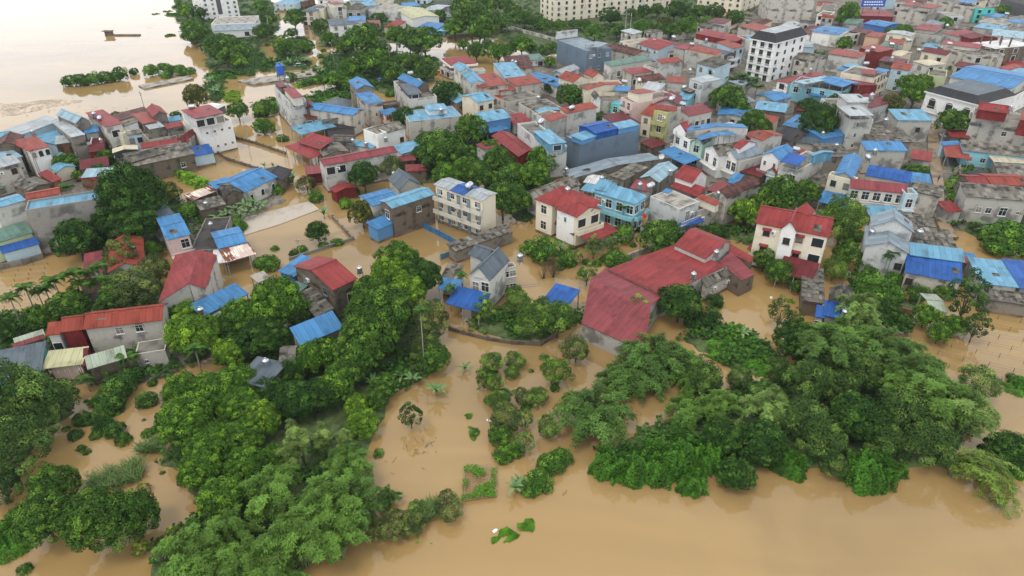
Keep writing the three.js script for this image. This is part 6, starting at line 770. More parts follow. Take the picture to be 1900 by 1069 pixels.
row('mangomid', 'mid', 'garden trees under the rose-orange low house', 'trees by the low house', 71, 588, 58, 126, 562, 76, 220, 556, 70, 313, 582, 60, 150, 585, 40, 95, 600, 36, 190, 578, 44); row('loose', 'olive', 'olive garden trees left of the tall red gable', 'olive trees by the red gable', 242, 528, 110, 290, 505, 62, 265, 560, 50); plant('sparse', 'olive', 227, 482, 66, 'thin crown in front of the low orange roof'); plant('mangomid', 'dark', 8, 618, 54, 'dark tree at the left edge above the slate roof');
// top of the town
row('far', 'mid lush mid', 'street trees before the palace, top', 'street trees before the palace', 1104, 58, 42, 1084, 44, 30, 1145, 54, 36, 1193, 48, 46, 1276, 50, 42, 1248, 58, 32, 1220, 58, 30, 1064, 44, 22, 1038, 48, 30, 1016, 50, 30, 1170, 62, 30); row('far', 'dark mid', 'dark trees against the palace wall', 'dark trees against the palace', 1134, 28, 42, 1170, 25, 26, 1195, 20, 30, 1220, 19, 28, 1251, 23, 36, 1299, 20, 36, 1329, 24, 36, 1364, 34, 36, 1280, 28, 30, 1270, 12, 30); row('far', 'mid lush mid', 'trees left of the palace at the top', 'trees left of the palace', 955, 22, 40, 973, 34, 36, 993, 38, 38, 930, 38, 42, 899, 46, 60, 874, 30, 72, 844, 48, 50, 816, 26, 28, 940, 10, 36, 905, 10, 40, 860, 8, 40, 890, 60, 50); plant('far', 'brown', 1235, 40, 28, 'brownish tree before the palace'); plant('far', 'bright', 1309, 44, 26, 'bright tree left of the small red gatehouse'); row('far', 'lush', 'trees beside the blue-grey office block', 'trees by the blue-grey block', 1023, 88, 22, 1021, 114, 26, 1008, 92, 20); row('far', 'mid lush mid', 'trees by the maroon tiled roof', 'trees by the maroon tiled roof', 968, 78, 48, 946, 92, 30, 985, 88, 26); plant('far', 'mid', 1059, 178, 56, 'round tree behind the orange-roofed grey house'); plant('far', 'dark', 1023, 162, 32, 'dark narrow tree near the two-step orange roof'); row('mangomid', 'mid', 'trees beside the white villa with blue roofs', 'trees by the blue roof villa', 1352, 184, 62, 1332, 172, 50, 1372, 200, 44, 1400, 222, 52, 1416, 236, 40, 1378, 235, 30); plant('far', 'dark', 1117, 216, 28, 'dark tree beside the narrow turquoise house'); row('far', 'lush', 'trees in the upper right rows of houses', 'trees of the upper right rows', 1675, 62, 38, 1650, 64, 24, 1566, 84, 30, 1575, 25, 40, 1755, 42, 30, 1520, 105, 24, 1785, 122, 26, 1770, 124, 18, 1850, 124, 18, 1714, 150, 40, 1560, 36, 24, 1860, 18, 26);
row('far', 'mid lush mid', 'trees along the road at the top left', 'trees along the top left road', 498, 38, 32, 546, 34, 42, 594, 49, 30, 528, 87, 42, 493, 58, 36, 705, 36, 30, 568, 82, 32, 482, 12, 30, 540, 60, 24, 480, 60, 24); row('far', 'mid lush mid', 'big trees below the white villas, upper left', 'big trees below the white villas', 667, 68, 70, 687, 66, 42, 735, 67, 46, 788, 70, 66, 760, 80, 44, 640, 88, 36, 705, 84, 40); row('far', 'lush', 'bright trees by the white villas', 'bright trees by the villas', 609, 72, 28, 844, 46, 26, 776, 90, 30); row('far', 'mid lush mid', 'trees in the field left of petrol station', 'field trees by the petrol station', 692, 110, 62, 750, 110, 36, 791, 130, 44, 730, 137, 42, 884, 97, 36, 925, 97, 42, 770, 118, 30, 668, 112, 40, 860, 82, 24, 905, 86, 26, 715, 118, 30); row('far', 'lush', 'trees between road and blue gable house', 'trees by the muddy road', 647, 132, 38, 622, 145, 42, 650, 155, 32, 600, 152, 24, 665, 145, 22); row('bush', 'lush', 'low bushes in the flooded plots left of town', 'saplings in the flooded plots', 488, 236, 42, 490, 204, 40, 523, 256, 24, 723, 174, 20, 636, 204, 14, 650, 239, 18, 657, 236, 16);
row('far', 'mid lush mid', 'trees on the river bank below the hotel', 'river bank trees below the hotel', 354, 46, 44, 366, 62, 46, 417, 97, 56, 430, 82, 36, 408, 70, 30, 398, 85, 40, 445, 95, 34, 352, 66, 30); row('far', 'bright', 'light trees on the river bank by the hotel', 'light bank trees', 346, 24, 28, 440, 110, 36, 330, 3, 16); plant('far', 'dark', 369, 25, 30, 'dark tree left of the white hotel'); row('lowmound', 'mid', 'low creeper spits in the river', 'river spits', 322, 26, 34, 316, 65, 24, 336, 12, 36, 288, 25, 18, 310, 20, 20, 410, 140, 60, 415, 152, 22, 232, 178, 12);
row('bush', 'mid', 'flooded bushes in a line across the river', 'line of flooded river bushes', 126, 152, 26, 146, 150, 30, 172, 147, 32, 197, 145, 28, 222, 141, 30, 158, 152, 24, 186, 148, 24, 210, 146, 22); row('bush', 'lush', 'flooded bushes behind the concrete jetty', 'bushes behind the jetty', 280, 133, 28, 303, 127, 24, 316, 132, 26, 333, 130, 28, 354, 131, 20, 308, 140, 20, 342, 136, 18); plant('bush', 'dark', 247, 134, 18, 'dark round bush between the two river bush lines'); plant('mangomid', 'brown', 364, 184, 50, 'brown-green tree behind the large white house'); plant('mangomid', 'mid', 440, 203, 42, 'tree right of the large white house'); row('bush', 'dark', 'dark bushes behind the left house cluster', 'bushes behind the left cluster', 222, 220, 28, 236, 228, 18, 326, 213, 22, 210, 216, 18);

// thin growth standing in the shallows
function scatter(kind, hue, what, group, n, a, b, seed, ...pts) { const R = mulberry(seed), L = [], xs = pts.filter((_, i) => i % 2 === 0), ys = pts.filter((_, i) => i % 2), P = xs.map((x, i) => [x, ys[i]]); for (let t = 0; t < 4000 && L.length < n * 3; t++) { const x = mix(Math.min(...xs), Math.max(...xs), R()), y = mix(Math.min(...ys), Math.max(...ys), R()); if (inside(P, x, y)) L.push(Math.round(x), Math.round(y), Math.round(mix(a, b, R() * R()))); } row(kind, hue, what, group, ...L); }
scatter('bush', 'lush mid pale', 'half-drowned shrubs in the flooded centre garden', 'drowned shrubs of the centre garden', 18, 10, 36, 71, 885, 655, 990, 640, 1060, 690, 1050, 800, 1010, 850, 960, 850, 900, 790, 880, 700);
scatter('sparse', 'mid pale', 'thin saplings in the flooded centre garden', 'thin saplings of the centre garden', 7, 18, 34, 72, 885, 655, 990, 640, 1060, 690, 1050, 800, 960, 850, 900, 790);
scatter('lowmound', 'lush bright', 'weed tufts in the flooded centre garden', 'weed tufts of the centre garden', 22, 8, 26, 73, 860, 660, 1060, 640, 1080, 790, 960, 880, 860, 830);
scatter('bush', 'mid dark lush', 'scrubby bushes at the edge of the lower left clearing', 'scrub of the lower left clearing', 26, 12, 44, 74, 130, 740, 300, 700, 300, 830, 260, 800, 210, 830, 110, 850);
scatter('lowmound', 'lush', 'weed tufts in the lower left clearing', 'weed tufts of the lower left clearing', 12, 8, 24, 75, 110, 800, 300, 760, 320, 900, 200, 910);
scatter('sparse', 'lush mid', 'thin trees by the right wood pool', 'thin trees of the right pool', 9, 24, 44, 76, 1300, 690, 1400, 690, 1420, 760, 1320, 760);
scatter('bush', 'lush mid', 'shrubs in the flooded villa garden', 'shrubs of the villa garden', 16, 14, 34, 77, 985, 455, 1180, 450, 1170, 500, 1080, 520, 1000, 490);
scatter('far', 'mid lush dark', 'small trees between the houses of the left cluster', 'small trees of the left cluster', 12, 18, 34, 78, 60, 290, 330, 280, 320, 330, 100, 345);
scatter('bush', 'lush mid', 'bushes of the flooded fields at the upper left', 'bushes of the upper left fields', 40, 10, 30, 79, 400, 70, 520, 60, 600, 90, 800, 90, 800, 150, 620, 160, 440, 130);
scatter('sparse', 'mid bright lush', 'thin trees poking out of the lower left wood', 'thin trees of the lower left wood', 13, 34, 60, 81, 330, 730, 520, 720, 640, 850, 620, 1030, 420, 1040, 340, 850);
scatter('sparse', 'pale mid bright', 'thin trees poking out of the right wood', 'thin trees of the right wood', 16, 34, 64, 82, 1270, 800, 1400, 720, 1600, 660, 1740, 700, 1760, 800, 1640, 850, 1450, 860);
scatter('twig', 'mid', 'bare twig tufts at the lower left wood edge', 'bare twigs of the lower left wood', 7, 30, 50, 83, 300, 960, 420, 930, 640, 930, 600, 1050, 330, 1050);
scatter('twig', 'mid', 'bare twig tufts along the right wood shore', 'bare twigs of the right shore', 8, 24, 44, 84, 1150, 800, 1300, 760, 1700, 840, 1400, 900, 1180, 880);
// ---------------------------------------------------------------- bananas and palms: every large leaf a part
const bananaLeaf = (() => { const g = new Geo(), n = 6, P = (t, s) => { const w = 0.34 * Math.sin(Math.PI * Math.min(1, t * 0.93 + 0.07)) ** 0.7 * (t > 0.98 ? 0.2 : 1); return [s * w, Math.sin(t * 2.1) * 0.75 - t * t * 0.75 - Math.abs(s) * 0.1 * w, t * 2.5]; }; for (let i = 0; i < n; i++) for (const s of [-1, 1]) { const a = P(i / n, 0), b = P(i / n, s), c = P((i + 1) / n, s), d = P((i + 1) / n, 0); s < 0 ? g.quad(b, a, d, c) : g.quad(a, b, c, d); } return g.done(); })();
const frondGeo = (seed, L0, droop) => { const R = mulberry(seed), L = new Leafy(), n = 20; for (let i = 0; i < n; i++) { const t = i / n, y = Math.sin(t * 1.9) * 0.9 - t * t * droop, z = t * L0; for (const s of [-1, 1]) for (let q = 0; q < 2; q++) { const l = 0.75 * Math.sin(Math.PI * (0.15 + 0.8 * t)) + 0.12; L.leaf(s * l * 0.45, y - 0.12 * l, z + q * L0 / n / 2 + l * 0.22, s * 0.25, 1, -0.2, l * 1.05, 0.11, [0.06 * (0.8 + 0.4 * R()), 0.13 * (0.8 + 0.4 * R()), 0.035], R, s, -0.3, 0.5); } } return L.done(); };
const fronds = [frondGeo(1, 1.9, 1.5), frondGeo(2, 1.9, 2.1), frondGeo(3, 1.9, 1.1)];
const BAN = [std(0.1, 0.2, 0.05), std(0.075, 0.165, 0.045), std(0.14, 0.22, 0.06)].map((m) => { m.side = THREE.DoubleSide; m.roughness = 0.5; return m; });
function banana(px, py, w, label, group) {
  const p = at(px, py, 1.6), s = w * depthOf(p) / FOCAL / 4.4, o = thing('banana_plant', label, 'banana plant', V3(p.x, -0.3, p.z), group), R = mulberry(Math.round(px * 7 + py)), n = 9;
  part('stem', limb([V3(0, -0.6, 0), V3(0.04, 0.7, 0), V3(0, 1.5, 0)], 0.16, 0.09, 6), GREENSTEM, o);
  for (let i = 0; i < n; i++) { const m = part('leaf', bananaLeaf, BAN[i % 3], o, V3(0, 1.35 + 0.15 * R(), 0), i * 2.4 + R()); m.rotation.set(-(0.15 + 0.75 * R()), i * 2.4 + R() * 0.6, 0, 'YXZ'); m.scale.setScalar(0.75 + 0.35 * R()); }
  o.scale.setScalar(s); return o;
}
const bananas = (what, group, ...n) => { const L = []; for (let i = 0; i < n.length; i += 3) L.push(n.slice(i, i + 3)); L.sort((a, b) => a[0] - b[0]); L.forEach(([x, y, w], i) => banana(x, y, w, L.length > 1 ? ord(i) + ' from left of ' + L.length + ' ' + what : what, L.length > 1 ? group : undefined)); };
bananas('banana plant standing alone beside the slender palm', '', 809, 720, 50); bananas('lone small banana plant in the water below the curved wall', '', 862, 674, 30); bananas('banana plants on the shore by the raft', 'bananas by the raft', 956, 898, 50, 965, 885, 36); bananas('banana plants under the big centre-left tree', 'bananas under the big tree', 765, 700, 46, 728, 715, 40, 690, 700, 36, 745, 690, 36); bananas('banana plants behind the low creepers', 'bananas behind the creepers', 1378, 612, 38, 1365, 605, 28); bananas('banana plants by the blue bands house', 'bananas by the blue bands', 1730, 530, 36, 1742, 522, 28); bananas('banana plants in the garden at the right edge', 'bananas at the right edge', 1811, 418, 40, 1830, 425, 34, 1845, 428, 30); bananas('banana plant before the cream red villa', '', 1041, 459, 38);
bananas('banana plants in the grove below the blue workshop', 'banana grove', 404, 402, 34, 420, 396, 34, 436, 390, 36, 452, 382, 36, 468, 376, 36, 482, 378, 34, 412, 410, 30, 444, 398, 30, 460, 394, 32, 476, 388, 30); bananas('banana plants around the flooded pond corner', 'bananas at the pond corner', 543, 332, 36, 530, 325, 28, 552, 340, 28, 489, 301, 18, 505, 300, 16); bananas('banana plant inside the flooded concrete yard', '', 600, 393, 32); bananas('banana plants in the field at the upper left', 'bananas of the upper left field', 553, 112, 24, 535, 116, 24, 570, 112, 24, 594, 130, 26, 520, 122, 24, 655, 96, 22, 665, 100, 22, 700, 96, 22, 770, 106, 20, 540, 100, 22, 505, 114, 22); bananas('banana plants on the bank by the jetty', 'bananas on the bank', 389, 150, 26, 397, 168, 24, 379, 84, 26, 395, 92, 24, 402, 160, 20, 374, 92, 20);
function palm(px, py, w, h, label, group, kind = 'palm_tree') { // px, py: the heart of the crown; h: trunk height in metres
  const p = at(px, py, h), s = w * depthOf(p) / FOCAL / 3.8, o = thing(kind, label, 'palm tree', V3(p.x, 0, p.z), group), R = mulberry(Math.round(px * 3 + py * 5)), k = (R() - 0.5) * 0.5;
  part('trunk', limb([V3(k, -1, k * 0.4), V3(k * 0.3, h * 0.5, 0), V3(0, h, 0)], 0.12 * s + 0.04, 0.07 * s + 0.025, 6), STEM, o); part('crownshaft', limb([V3(0, h, 0), V3(0, h + 0.25 * s, 0), V3(0, h + 0.5 * s, 0)], 0.09 * s, 0.06 * s, 6), GREENSTEM, o);
  for (let i = 0; i < 10; i++) { const m = part('frond', fronds[i % 3], LEAF[i % 3 === 1 ? 'mid' : 'lush'], o, V3(0, h + 0.45 * s, 0)); m.rotation.set(-0.35 * R() + (i % 2) * 0.25, i * 2.4 + R() * 0.5, 0, 'YXZ'); m.scale.setScalar(s * (0.85 + 0.3 * R())); }
  return o;
}
palm(780, 578, 30, 11.5, 'very tall slender palm rising from the flood, centre left'); palm(855, 512, 26, 6.5, 'taller of the two palms at the white blue villa'); palm(836, 536, 24, 4.6, 'shorter of the two palms at the white blue villa'); palm(1657, 471, 26, 5.6, 'right palm of the pair before the two-tier house'); palm(1648, 478, 22, 5, 'left palm of the pair before the two-tier house'); palm(1157, 386, 22, 5.5, 'slim palm in front of the sky blue villa'); palm(238, 668, 40, 2.6, 'young palm beside the pale green lean-to'); palm(158, 706, 34, 2.0, 'young palm in the flood below the lean-to roofs'); palm(241, 690, 24, 1.5, 'small palm seedling under the grey annex'); palm(125, 350, 28, 4, 'palm behind the far left light blue roofs'); palm(362, 650, 40, 6, 'palm half hidden in the bright mango tree');
[[19, 556, 40, 5.5], [47, 537, 38, 6.5], [101, 525, 46, 6], [136, 512, 44, 6.5], [164, 511, 40, 6], [182, 498, 38, 7], [177, 528, 40, 5], [70, 545, 34, 5], [150, 530, 38, 5], [200, 520, 36, 6], [85, 540, 36, 5]].sort((a, b) => a[0] - b[0]).forEach(([x, y, w, h], i) => palm(x, y, w, h, ord(i) + ' from the left of the areca palms near the left edge', 'areca palms near the left edge', 'areca_palm'));
[[1374, 145, 34, 7], [1395, 153, 34, 6.5], [1359, 151, 30, 6], [1404, 165, 30, 6], [1382, 160, 30, 5.5]].sort((a, b) => a[0] - b[0]).forEach(([x, y, w, h], i) => palm(x, y, w, h, ord(i) + ' from the left of the palms beside the office block', 'palms beside the office block', 'coconut_palm'));
// papaya: bare stem and a tuft of broad leaves
row('sparse', 'bright', 'broad leafed garden tree before the blue porch', 'garden tree', 899, 580, 46);
// ---------------------------------------------------------------- rooftop water tanks
const tankV = (() => { const pts = [[0.001, 0], [0.44, 0], [0.46, 0.05], [0.45, 0.2], [0.465, 0.24], [0.45, 0.28], [0.45, 0.6], [0.465, 0.64], [0.45, 0.68], [0.45, 1.0], [0.46, 1.05], [0.3, 1.2], [0.14, 1.25], [0.14, 1.32], [0.001, 1.33]].map(([x, y]) => new THREE.Vector2(x, y)); return new THREE.LatheGeometry(pts, 18); })();
const standV = (() => { const g = new Geo(); for (const [x, z] of [[-1, -1], [1, -1], [1, 1], [-1, 1]]) g.box(x * 0.34 - 0.03, -0.5, z * 0.34 - 0.03, x * 0.34 + 0.03, -0.06, z * 0.34 + 0.03); g.box(-0.42, -0.06, -0.42, 0.42, -0.004, 0.42); return g.done(); })();
const standH = (() => { const g = new Geo(); for (const x of [-0.55, 0.55]) { g.box(x - 0.04, -0.5, -0.34, x + 0.04, 0.1, -0.26); g.box(x - 0.04, -0.5, 0.26, x + 0.04, 0.1, 0.34); g.box(x - 0.04, -0.02, -0.26, x + 0.04, 0.06, 0.26); } return g.done(); })();
const lid = new THREE.CylinderGeometry(0.15, 0.17, 0.08, 12);
const tankProto = {};
for (const kind of ['v', 'h', 'b']) { const o = tankProto[kind] = new THREE.Group(), m = kind === 'b' ? M.bluetank : M.steel; if (kind === 'h') { const t = part('tank', tankV, m, o, V3(0.66, 0.46, 0)); t.rotation.z = Math.PI / 2; part('stand', standH, M.iron, o); } else { part('tank', tankV, m, o); part('stand', standV, M.iron, o); part('lid', lid, m, o, V3(0, 1.36, 0)); } }
const RS = mulberry(99);
function tank(kind, px, py, h, where, s = 1) { const p = at(px, py, h * stretch(py + 25)), o = tankProto[kind].clone(); o.name = numbered('water_tank'); o.position.copy(p); o.rotation.y = RS() * 3; o.scale.setScalar(s); tag(o, (kind === 'h' ? 'lying' : 'upright') + (kind === 'b' ? ' blue' : ' steel') + ' water tank ' + where, 'water tank'); scene.add(o); }
for (const t of [
  ['v', 668, 506, 5.4, 'beside the rose gable in the flooded court'], ['v', 367.5, 541, 4.4, 'at the foot of the tall rose-red gable', 1.2], ['v', 374, 584, 3.2, 'below the blue carport', 1.1], ['v', 392, 423, 3.2, 'on the black flat terrace'], ['v', 248, 467, 3.8, 'on the low orange roof behind palms'], ['v', 383, 384, 3, 'among sheds below the blue workshop'], ['v', 495, 680, 3.1, 'on the dark slate shed among trees', 1.1],
  ['h', 356, 202, 10.6, 'on the large white riverside house', 1.3], ['v', 176, 218, 8.4, 'on the left of the white house with red roof', 1.2], ['h', 185, 223, 8.4, 'on the right of the white house with red roof', 1.2], ['v', 156, 258, 5.4, 'on the white balcony of the left cluster'], ['v', 188, 265, 4.5, 'beside the maroon roof of the left cluster'], ['v', 62, 249, 8, 'on the dark gabled house at the left edge', 0.9],
  ['b', 521, 138, 15.5, 'on the tall grey tower house', 2.4], ['v', 534, 152, 11, 'under the blue one on the tower house', 1.3], ['h', 761, 139, 8.4, 'on the pale grey house with blue gable', 1.3], ['v', 819, 212, 6.4, 'on the grey block with pale blue roof', 1.5], ['v', 655, 266, 3.6, 'on the left low light blue roof'], ['v', 680, 272, 7.2, 'on the long rose roof'], ['v', 716, 262, 5, 'between white house and light blue roof'], ['v', 786, 309, 3.4, 'by the small red roof in the centre'], ['v', 731, 328, 4, 'beside the slate grey gable'],
  ['h', 870, 350, 8.5, 'on the cream apartment block', 1.4], ['v', 1053, 360, 7.4, 'on the cream red-roofed villa', 1.2], ['v', 1116, 337, 4.6, 'behind the sky blue villa', 1.1], ['v', 1187, 350, 6.4, 'left on the white box house', 1.1], ['h', 1206, 350, 6.6, 'right on the white box house', 1.4], ['v', 1243, 325, 4.8, 'by the pale blue-grey gable roof', 1.2], ['v', 1333, 366, 5.4, 'before the dark tiled roof', 1.1], ['v', 1051, 320, 3.8, 'at the end of the long warehouse roof'], ['v', 1055, 277, 4, 'left of the slate blue wall', 1.1], ['h', 1003, 231, 8, 'on the long pale house', 1.6], ['h', 1060, 204, 9, 'on the grey house with orange roof', 1.3],
  ['v', 1328, 476, 6.6, 'on the factory valley'], ['v', 1286, 517, 5.6, 'behind the dark tree at the factory'], ['v', 1487, 401, 9.2, 'on the cream red-roofed house', 1.2], ['h', 1474, 402, 9, 'beside the upright one on the cream house'], ['v', 965, 484, 5.8, 'on the annex of the white blue villa', 1.1], ['v', 1616, 439, 5.6, 'on the pale blue two-tier house', 1.2], ['v', 1704, 440, 4, 'right of the two-tier house', 1.3], ['v', 1566, 588, 3.2, 'on the small blue roofed hut', 1.1],
  ['v', 1642, 230, 5.4, 'on the jumble of old fibre roofs', 1.3], ['v', 1526, 253, 4, 'left of the blue-walled house', 1.1], ['v', 1551, 276, 4.6, 'on the broken dark roofs', 1.1], ['v', 1622, 286, 6.4, 'on the bright blue roofed grey house', 1.1], ['h', 1478, 281, 8, 'on the pink balcony house', 1.2], ['h', 1610, 296, 6.6, 'beside the cream green-shuttered house', 1.2], ['v', 1616, 184, 11, 'on the grey tower house', 1.3], ['h', 1604, 188, 10.6, 'beside the upright one on the grey tower', 1.2], ['v', 1874, 205, 11.6, 'on the stained concrete tower', 1.2], ['h', 1427, 252, 5, 'on the red slope near the dark gable'],
  ['v', 1503, 135, 7, 'on the rose roof by the office block', 1.2], ['h', 1245, 188, 9, 'on the maroon gable behind the olive house', 1.4], ['h', 1267, 197, 8.4, 'right of the maroon gable', 1.3], ['h', 1159, 155, 8.6, 'left on the small red roof near ornate porch', 1.3], ['h', 1186, 153, 8.6, 'right on the small red roof near ornate porch', 1.4], ['v', 1280, 136, 9, 'on the pale grey block', 1.2], ['h', 1269, 165, 7, 'on the small fibre roof hut', 1.2], ['h', 1215, 78, 6.6, 'left over the pale blue red-gabled villa', 1.3], ['h', 1250, 72, 7.6, 'on the rose-roofed grey house', 1.4], ['h', 1284, 85, 8.4, 'above the peach fronted house', 1.3], ['v', 1310, 79, 8.4, 'by the charcoal slate-roofed house', 1.2], ['h', 1136, 163, 7, 'on the house with the ornate gable porch', 1.3], ['v', 951, 118, 5, 'left on the maroon tiled roof', 1.1], ['v', 957, 120, 5, 'right on the maroon tiled roof', 1.1], ['v', 999, 187, 6.4, 'on the old fibre roofed grey house', 1.2],
  ['h', 1695, 7, 12, 'on the bare concrete block', 1.4], ['h', 1757, 50, 8, 'in the cluster of red roofs', 1.3], ['h', 1655, 85, 7.4, 'left among the small upper right roofs', 1.3], ['h', 1686, 78, 7.4, 'right among the small upper right roofs', 1.3], ['h', 1762, 84, 9.4, 'on the stained house with red strip roof', 1.3], ['h', 1606, 121, 8.4, 'left above the cream balcony front', 1.3], ['h', 1620, 92, 8.4, 'by the dark red rooftop house', 1.3], ['h', 1705, 96, 8, 'behind the cream box roof', 1.3], ['h', 1868, 28, 7, 'on a small blue roof at the top right edge', 1.3], ['v', 1654, 113, 8.4, 'behind the orange tile roof', 1.2], ['h', 1609, 98, 8, 'on the orange roofed grey house', 1.2],
]) tank(...t);

// ---------------------------------------------------------------- poles, lamps, wires
const poleGeo = new THREE.CylinderGeometry(0.09, 0.15, 9, 7); poleGeo.translate(0, 4, 0);
const armGeo = new Geo().box(-0.9, 7.6, -0.06, 0.9, 7.72, 0.06).box(-0.7, 6.9, -0.06, 0.7, 7.0, 0.06).done();
const insul = new THREE.CylinderGeometry(0.06, 0.06, 0.22, 6);
const poleProto = new THREE.Group(); part('pole', poleGeo, M.post, poleProto); part('cross_arm', armGeo, M.iron, poleProto); for (const x of [-0.8, -0.4, 0.4, 0.8]) part('insulator', insul, M.frame, poleProto, V3(x, 7.84, 0));
const lampProto = new THREE.Group(); part('pole', new THREE.CylinderGeometry(0.06, 0.1, 8, 7).translate(0, 3.5, 0), M.post, lampProto); part('arm', limb([V3(0, 7.4, 0), V3(0.3, 8, 0), V3(1.6, 8.3, 0)], 0.05, 0.04, 5), M.post, lampProto); part('lamp_head', new Geo().box(1.4, 8.2, -0.14, 2.1, 8.34, 0.14).done(), M.frame, lampProto);
function pole(px, py, where, s = 1, pr = poleProto) { const p = at(px, py, 0), o = pr.clone(), lamp = pr === lampProto; o.name = numbered(lamp ? 'street_lamp' : 'utility_pole'); o.position.copy(p); o.rotation.y = RS() * 3; o.scale.setScalar(s); tag(o, (lamp ? 'street lamp ' : 'concrete utility pole ') + where, lamp ? 'street lamp' : 'utility pole'); scene.add(o); return o; }
pole(272, 215, 'behind the left house cluster by the river', 0.9); pole(528, 290, 'at the flooded pond corner', 0.7); pole(459, 262, 'inside the walled pond', 0.7); pole(724, 120, 'on the left of two in the upper field'); pole(740, 120, 'on the right of two in the upper field'); pole(555, 620, 'half sunk beside the yard hedge', 0.01 + 0.4); pole(557, 478, 'beside the yard wall', 0.5); pole(1248, 296, 'at the blue awning yard', 0.9); pole(1733, 300, 'beside the muddy alley', 0.9); pole(1186, 470, 'by the broken garden wall', 0.7); pole(1519, 110, 'right of the office block', 0.9); pole(1090, 480, 'in the papaya garden', 0.5); pole(1167, 82, 'left of the pair below the palace', 1.5); pole(1158, 80, 'right of the pair below the palace', 1.5); pole(500, 60, 'on the road left of the cream villas', 0.9); pole(648, 90, 'below the white villas, left one', 1.1); pole(652, 92, 'below the white villas, right one', 1.1); pole(888, 560, 'standing in the villa yard', 0.5); pole(691, 520, 'by the tank in the flooded court', 0.4);
pole(620, 118, 'by the muddy road at the upper left', 0.9, lampProto); pole(665, 147, 'before the blue gable houses', 0.9, lampProto); pole(1283, 35, 'in front of the palace', 1.1, lampProto);
const wire = (a, b, sag, r) => { const m = a.clone().lerp(b, 0.5); m.y -= sag; return new THREE.TubeGeometry(new THREE.QuadraticBezierCurve3(a, m, b), 10, r, 4); };
{ // wires of the alley
  const o = thing('power_cable', 'black cables strung along the muddy alley', 'cable'), g = []; for (const k of [0, 0.35, 0.7]) g.push(wire(at(1733, 300).setY(6.6 - k), at(1722, 230).setY(6.4 - k), 0.7, 0.025), wire(at(1733, 300).setY(6.6 - k), at(1770, 440).setY(6 - k), 1, 0.025)); part('wire', mergeGeometries(g), M.iron, o);
  const lines = [['power_cable', 'black cable over the roofs right of the office block', 1519, 110, 6.6, 1690, 70, 6.6], ['power_cable', 'black cable over the upper middle roofs', 1160, 82, 9, 1010, 140, 8], ['power_cable', 'cable along the upper field poles', 724, 120, 7.6, 560, 60, 7.6], ['power_cable', 'cable from the field poles to the petrol station', 740, 120, 7.6, 870, 125, 6], ['power_cable', 'cable across the flooded lane to the courtyard', 557, 478, 3.6, 690, 440, 4], ['power_cable', 'cable over the villa yard', 888, 560, 4, 1004, 556, 3.4], ['power_cable', 'cable from the papaya garden to the factory', 1090, 480, 4, 1230, 470, 6]];
  for (const [n, l, x0, y0, h0, x1, y1, h1] of lines) { const c = thing(n, l, 'cable'), t = []; for (const k of [0, 0.4]) t.push(wire(at(x0, y0).setY(h0 - k), at(x1, y1).setY(h1 - k), 1.2, 0.03)); part('wire', mergeGeometries(t), M.iron, c); }
  const q = thing('power_cable', 'cables over the blue awning yard', 'cable'), h = []; for (const k of [0, 0.4]) h.push(wire(at(1248, 296).setY(6.4 - k), at(1390, 330).setY(6 - k), 0.8, 0.025), wire(at(1248, 296).setY(6.4 - k), at(1130, 300).setY(6.5 - k), 0.8, 0.025)); part('wire', mergeGeometries(h), M.iron, q);
}

// ---------------------------------------------------------------- trellis fields standing in the flood
function trellis(label, a, b, c, rows, step, hgt, seed) { // a to b along a row, c: the last row's start
  const A = at(...a), B = at(...b), C = at(...c), o = thing('trellis', label, 'trellis', A.clone().setY(0)), R = mulberry(seed), g = [], L = A.distanceTo(B), n = Math.round(L / step), post = new THREE.CylinderGeometry(0.045, 0.055, hgt + 0.8, 5).translate(0, hgt / 2 - 0.4, 0);
  for (let r = 0; r < rows; r++) { let last = null; for (let i = 0; i <= n; i++) { const p = A.clone().lerp(B, i / n).add(C.clone().sub(A).multiplyScalar(r / (rows - 1))).sub(A); p.x += (R() - 0.5) * 0.4; p.z += (R() - 0.5) * 0.4; p.y = 0; const m = part('post', post, M.wood, o, p); m.rotation.set((R() - 0.5) * 0.16, 0, (R() - 0.5) * 0.16); const t = p.clone().setY(hgt * 0.95); if (last) g.push(wire(last, t, 0.12, 0.02), wire(last.clone().setY(hgt * 0.45), t.clone().setY(hgt * 0.45), 0.1, 0.016)); last = t; } }
  part('wire', mergeGeometries(g), M.iron, o); return o;
}
trellis('rows of thin trellis posts and wires in the flood, right edge', [1690, 690], [1935, 745], [1850, 592], 8, 3.2, 0.8, 5);
trellis('rows of dark trellis wires in pale water, left edge', [-60, 600], [62, 588], [-20, 500], 11, 2.6, 0.55, 6);
trellis('small row of posts round the green vine patch', [322, 356], [352, 376], [375, 345], 2, 2.2, 1.2, 7);

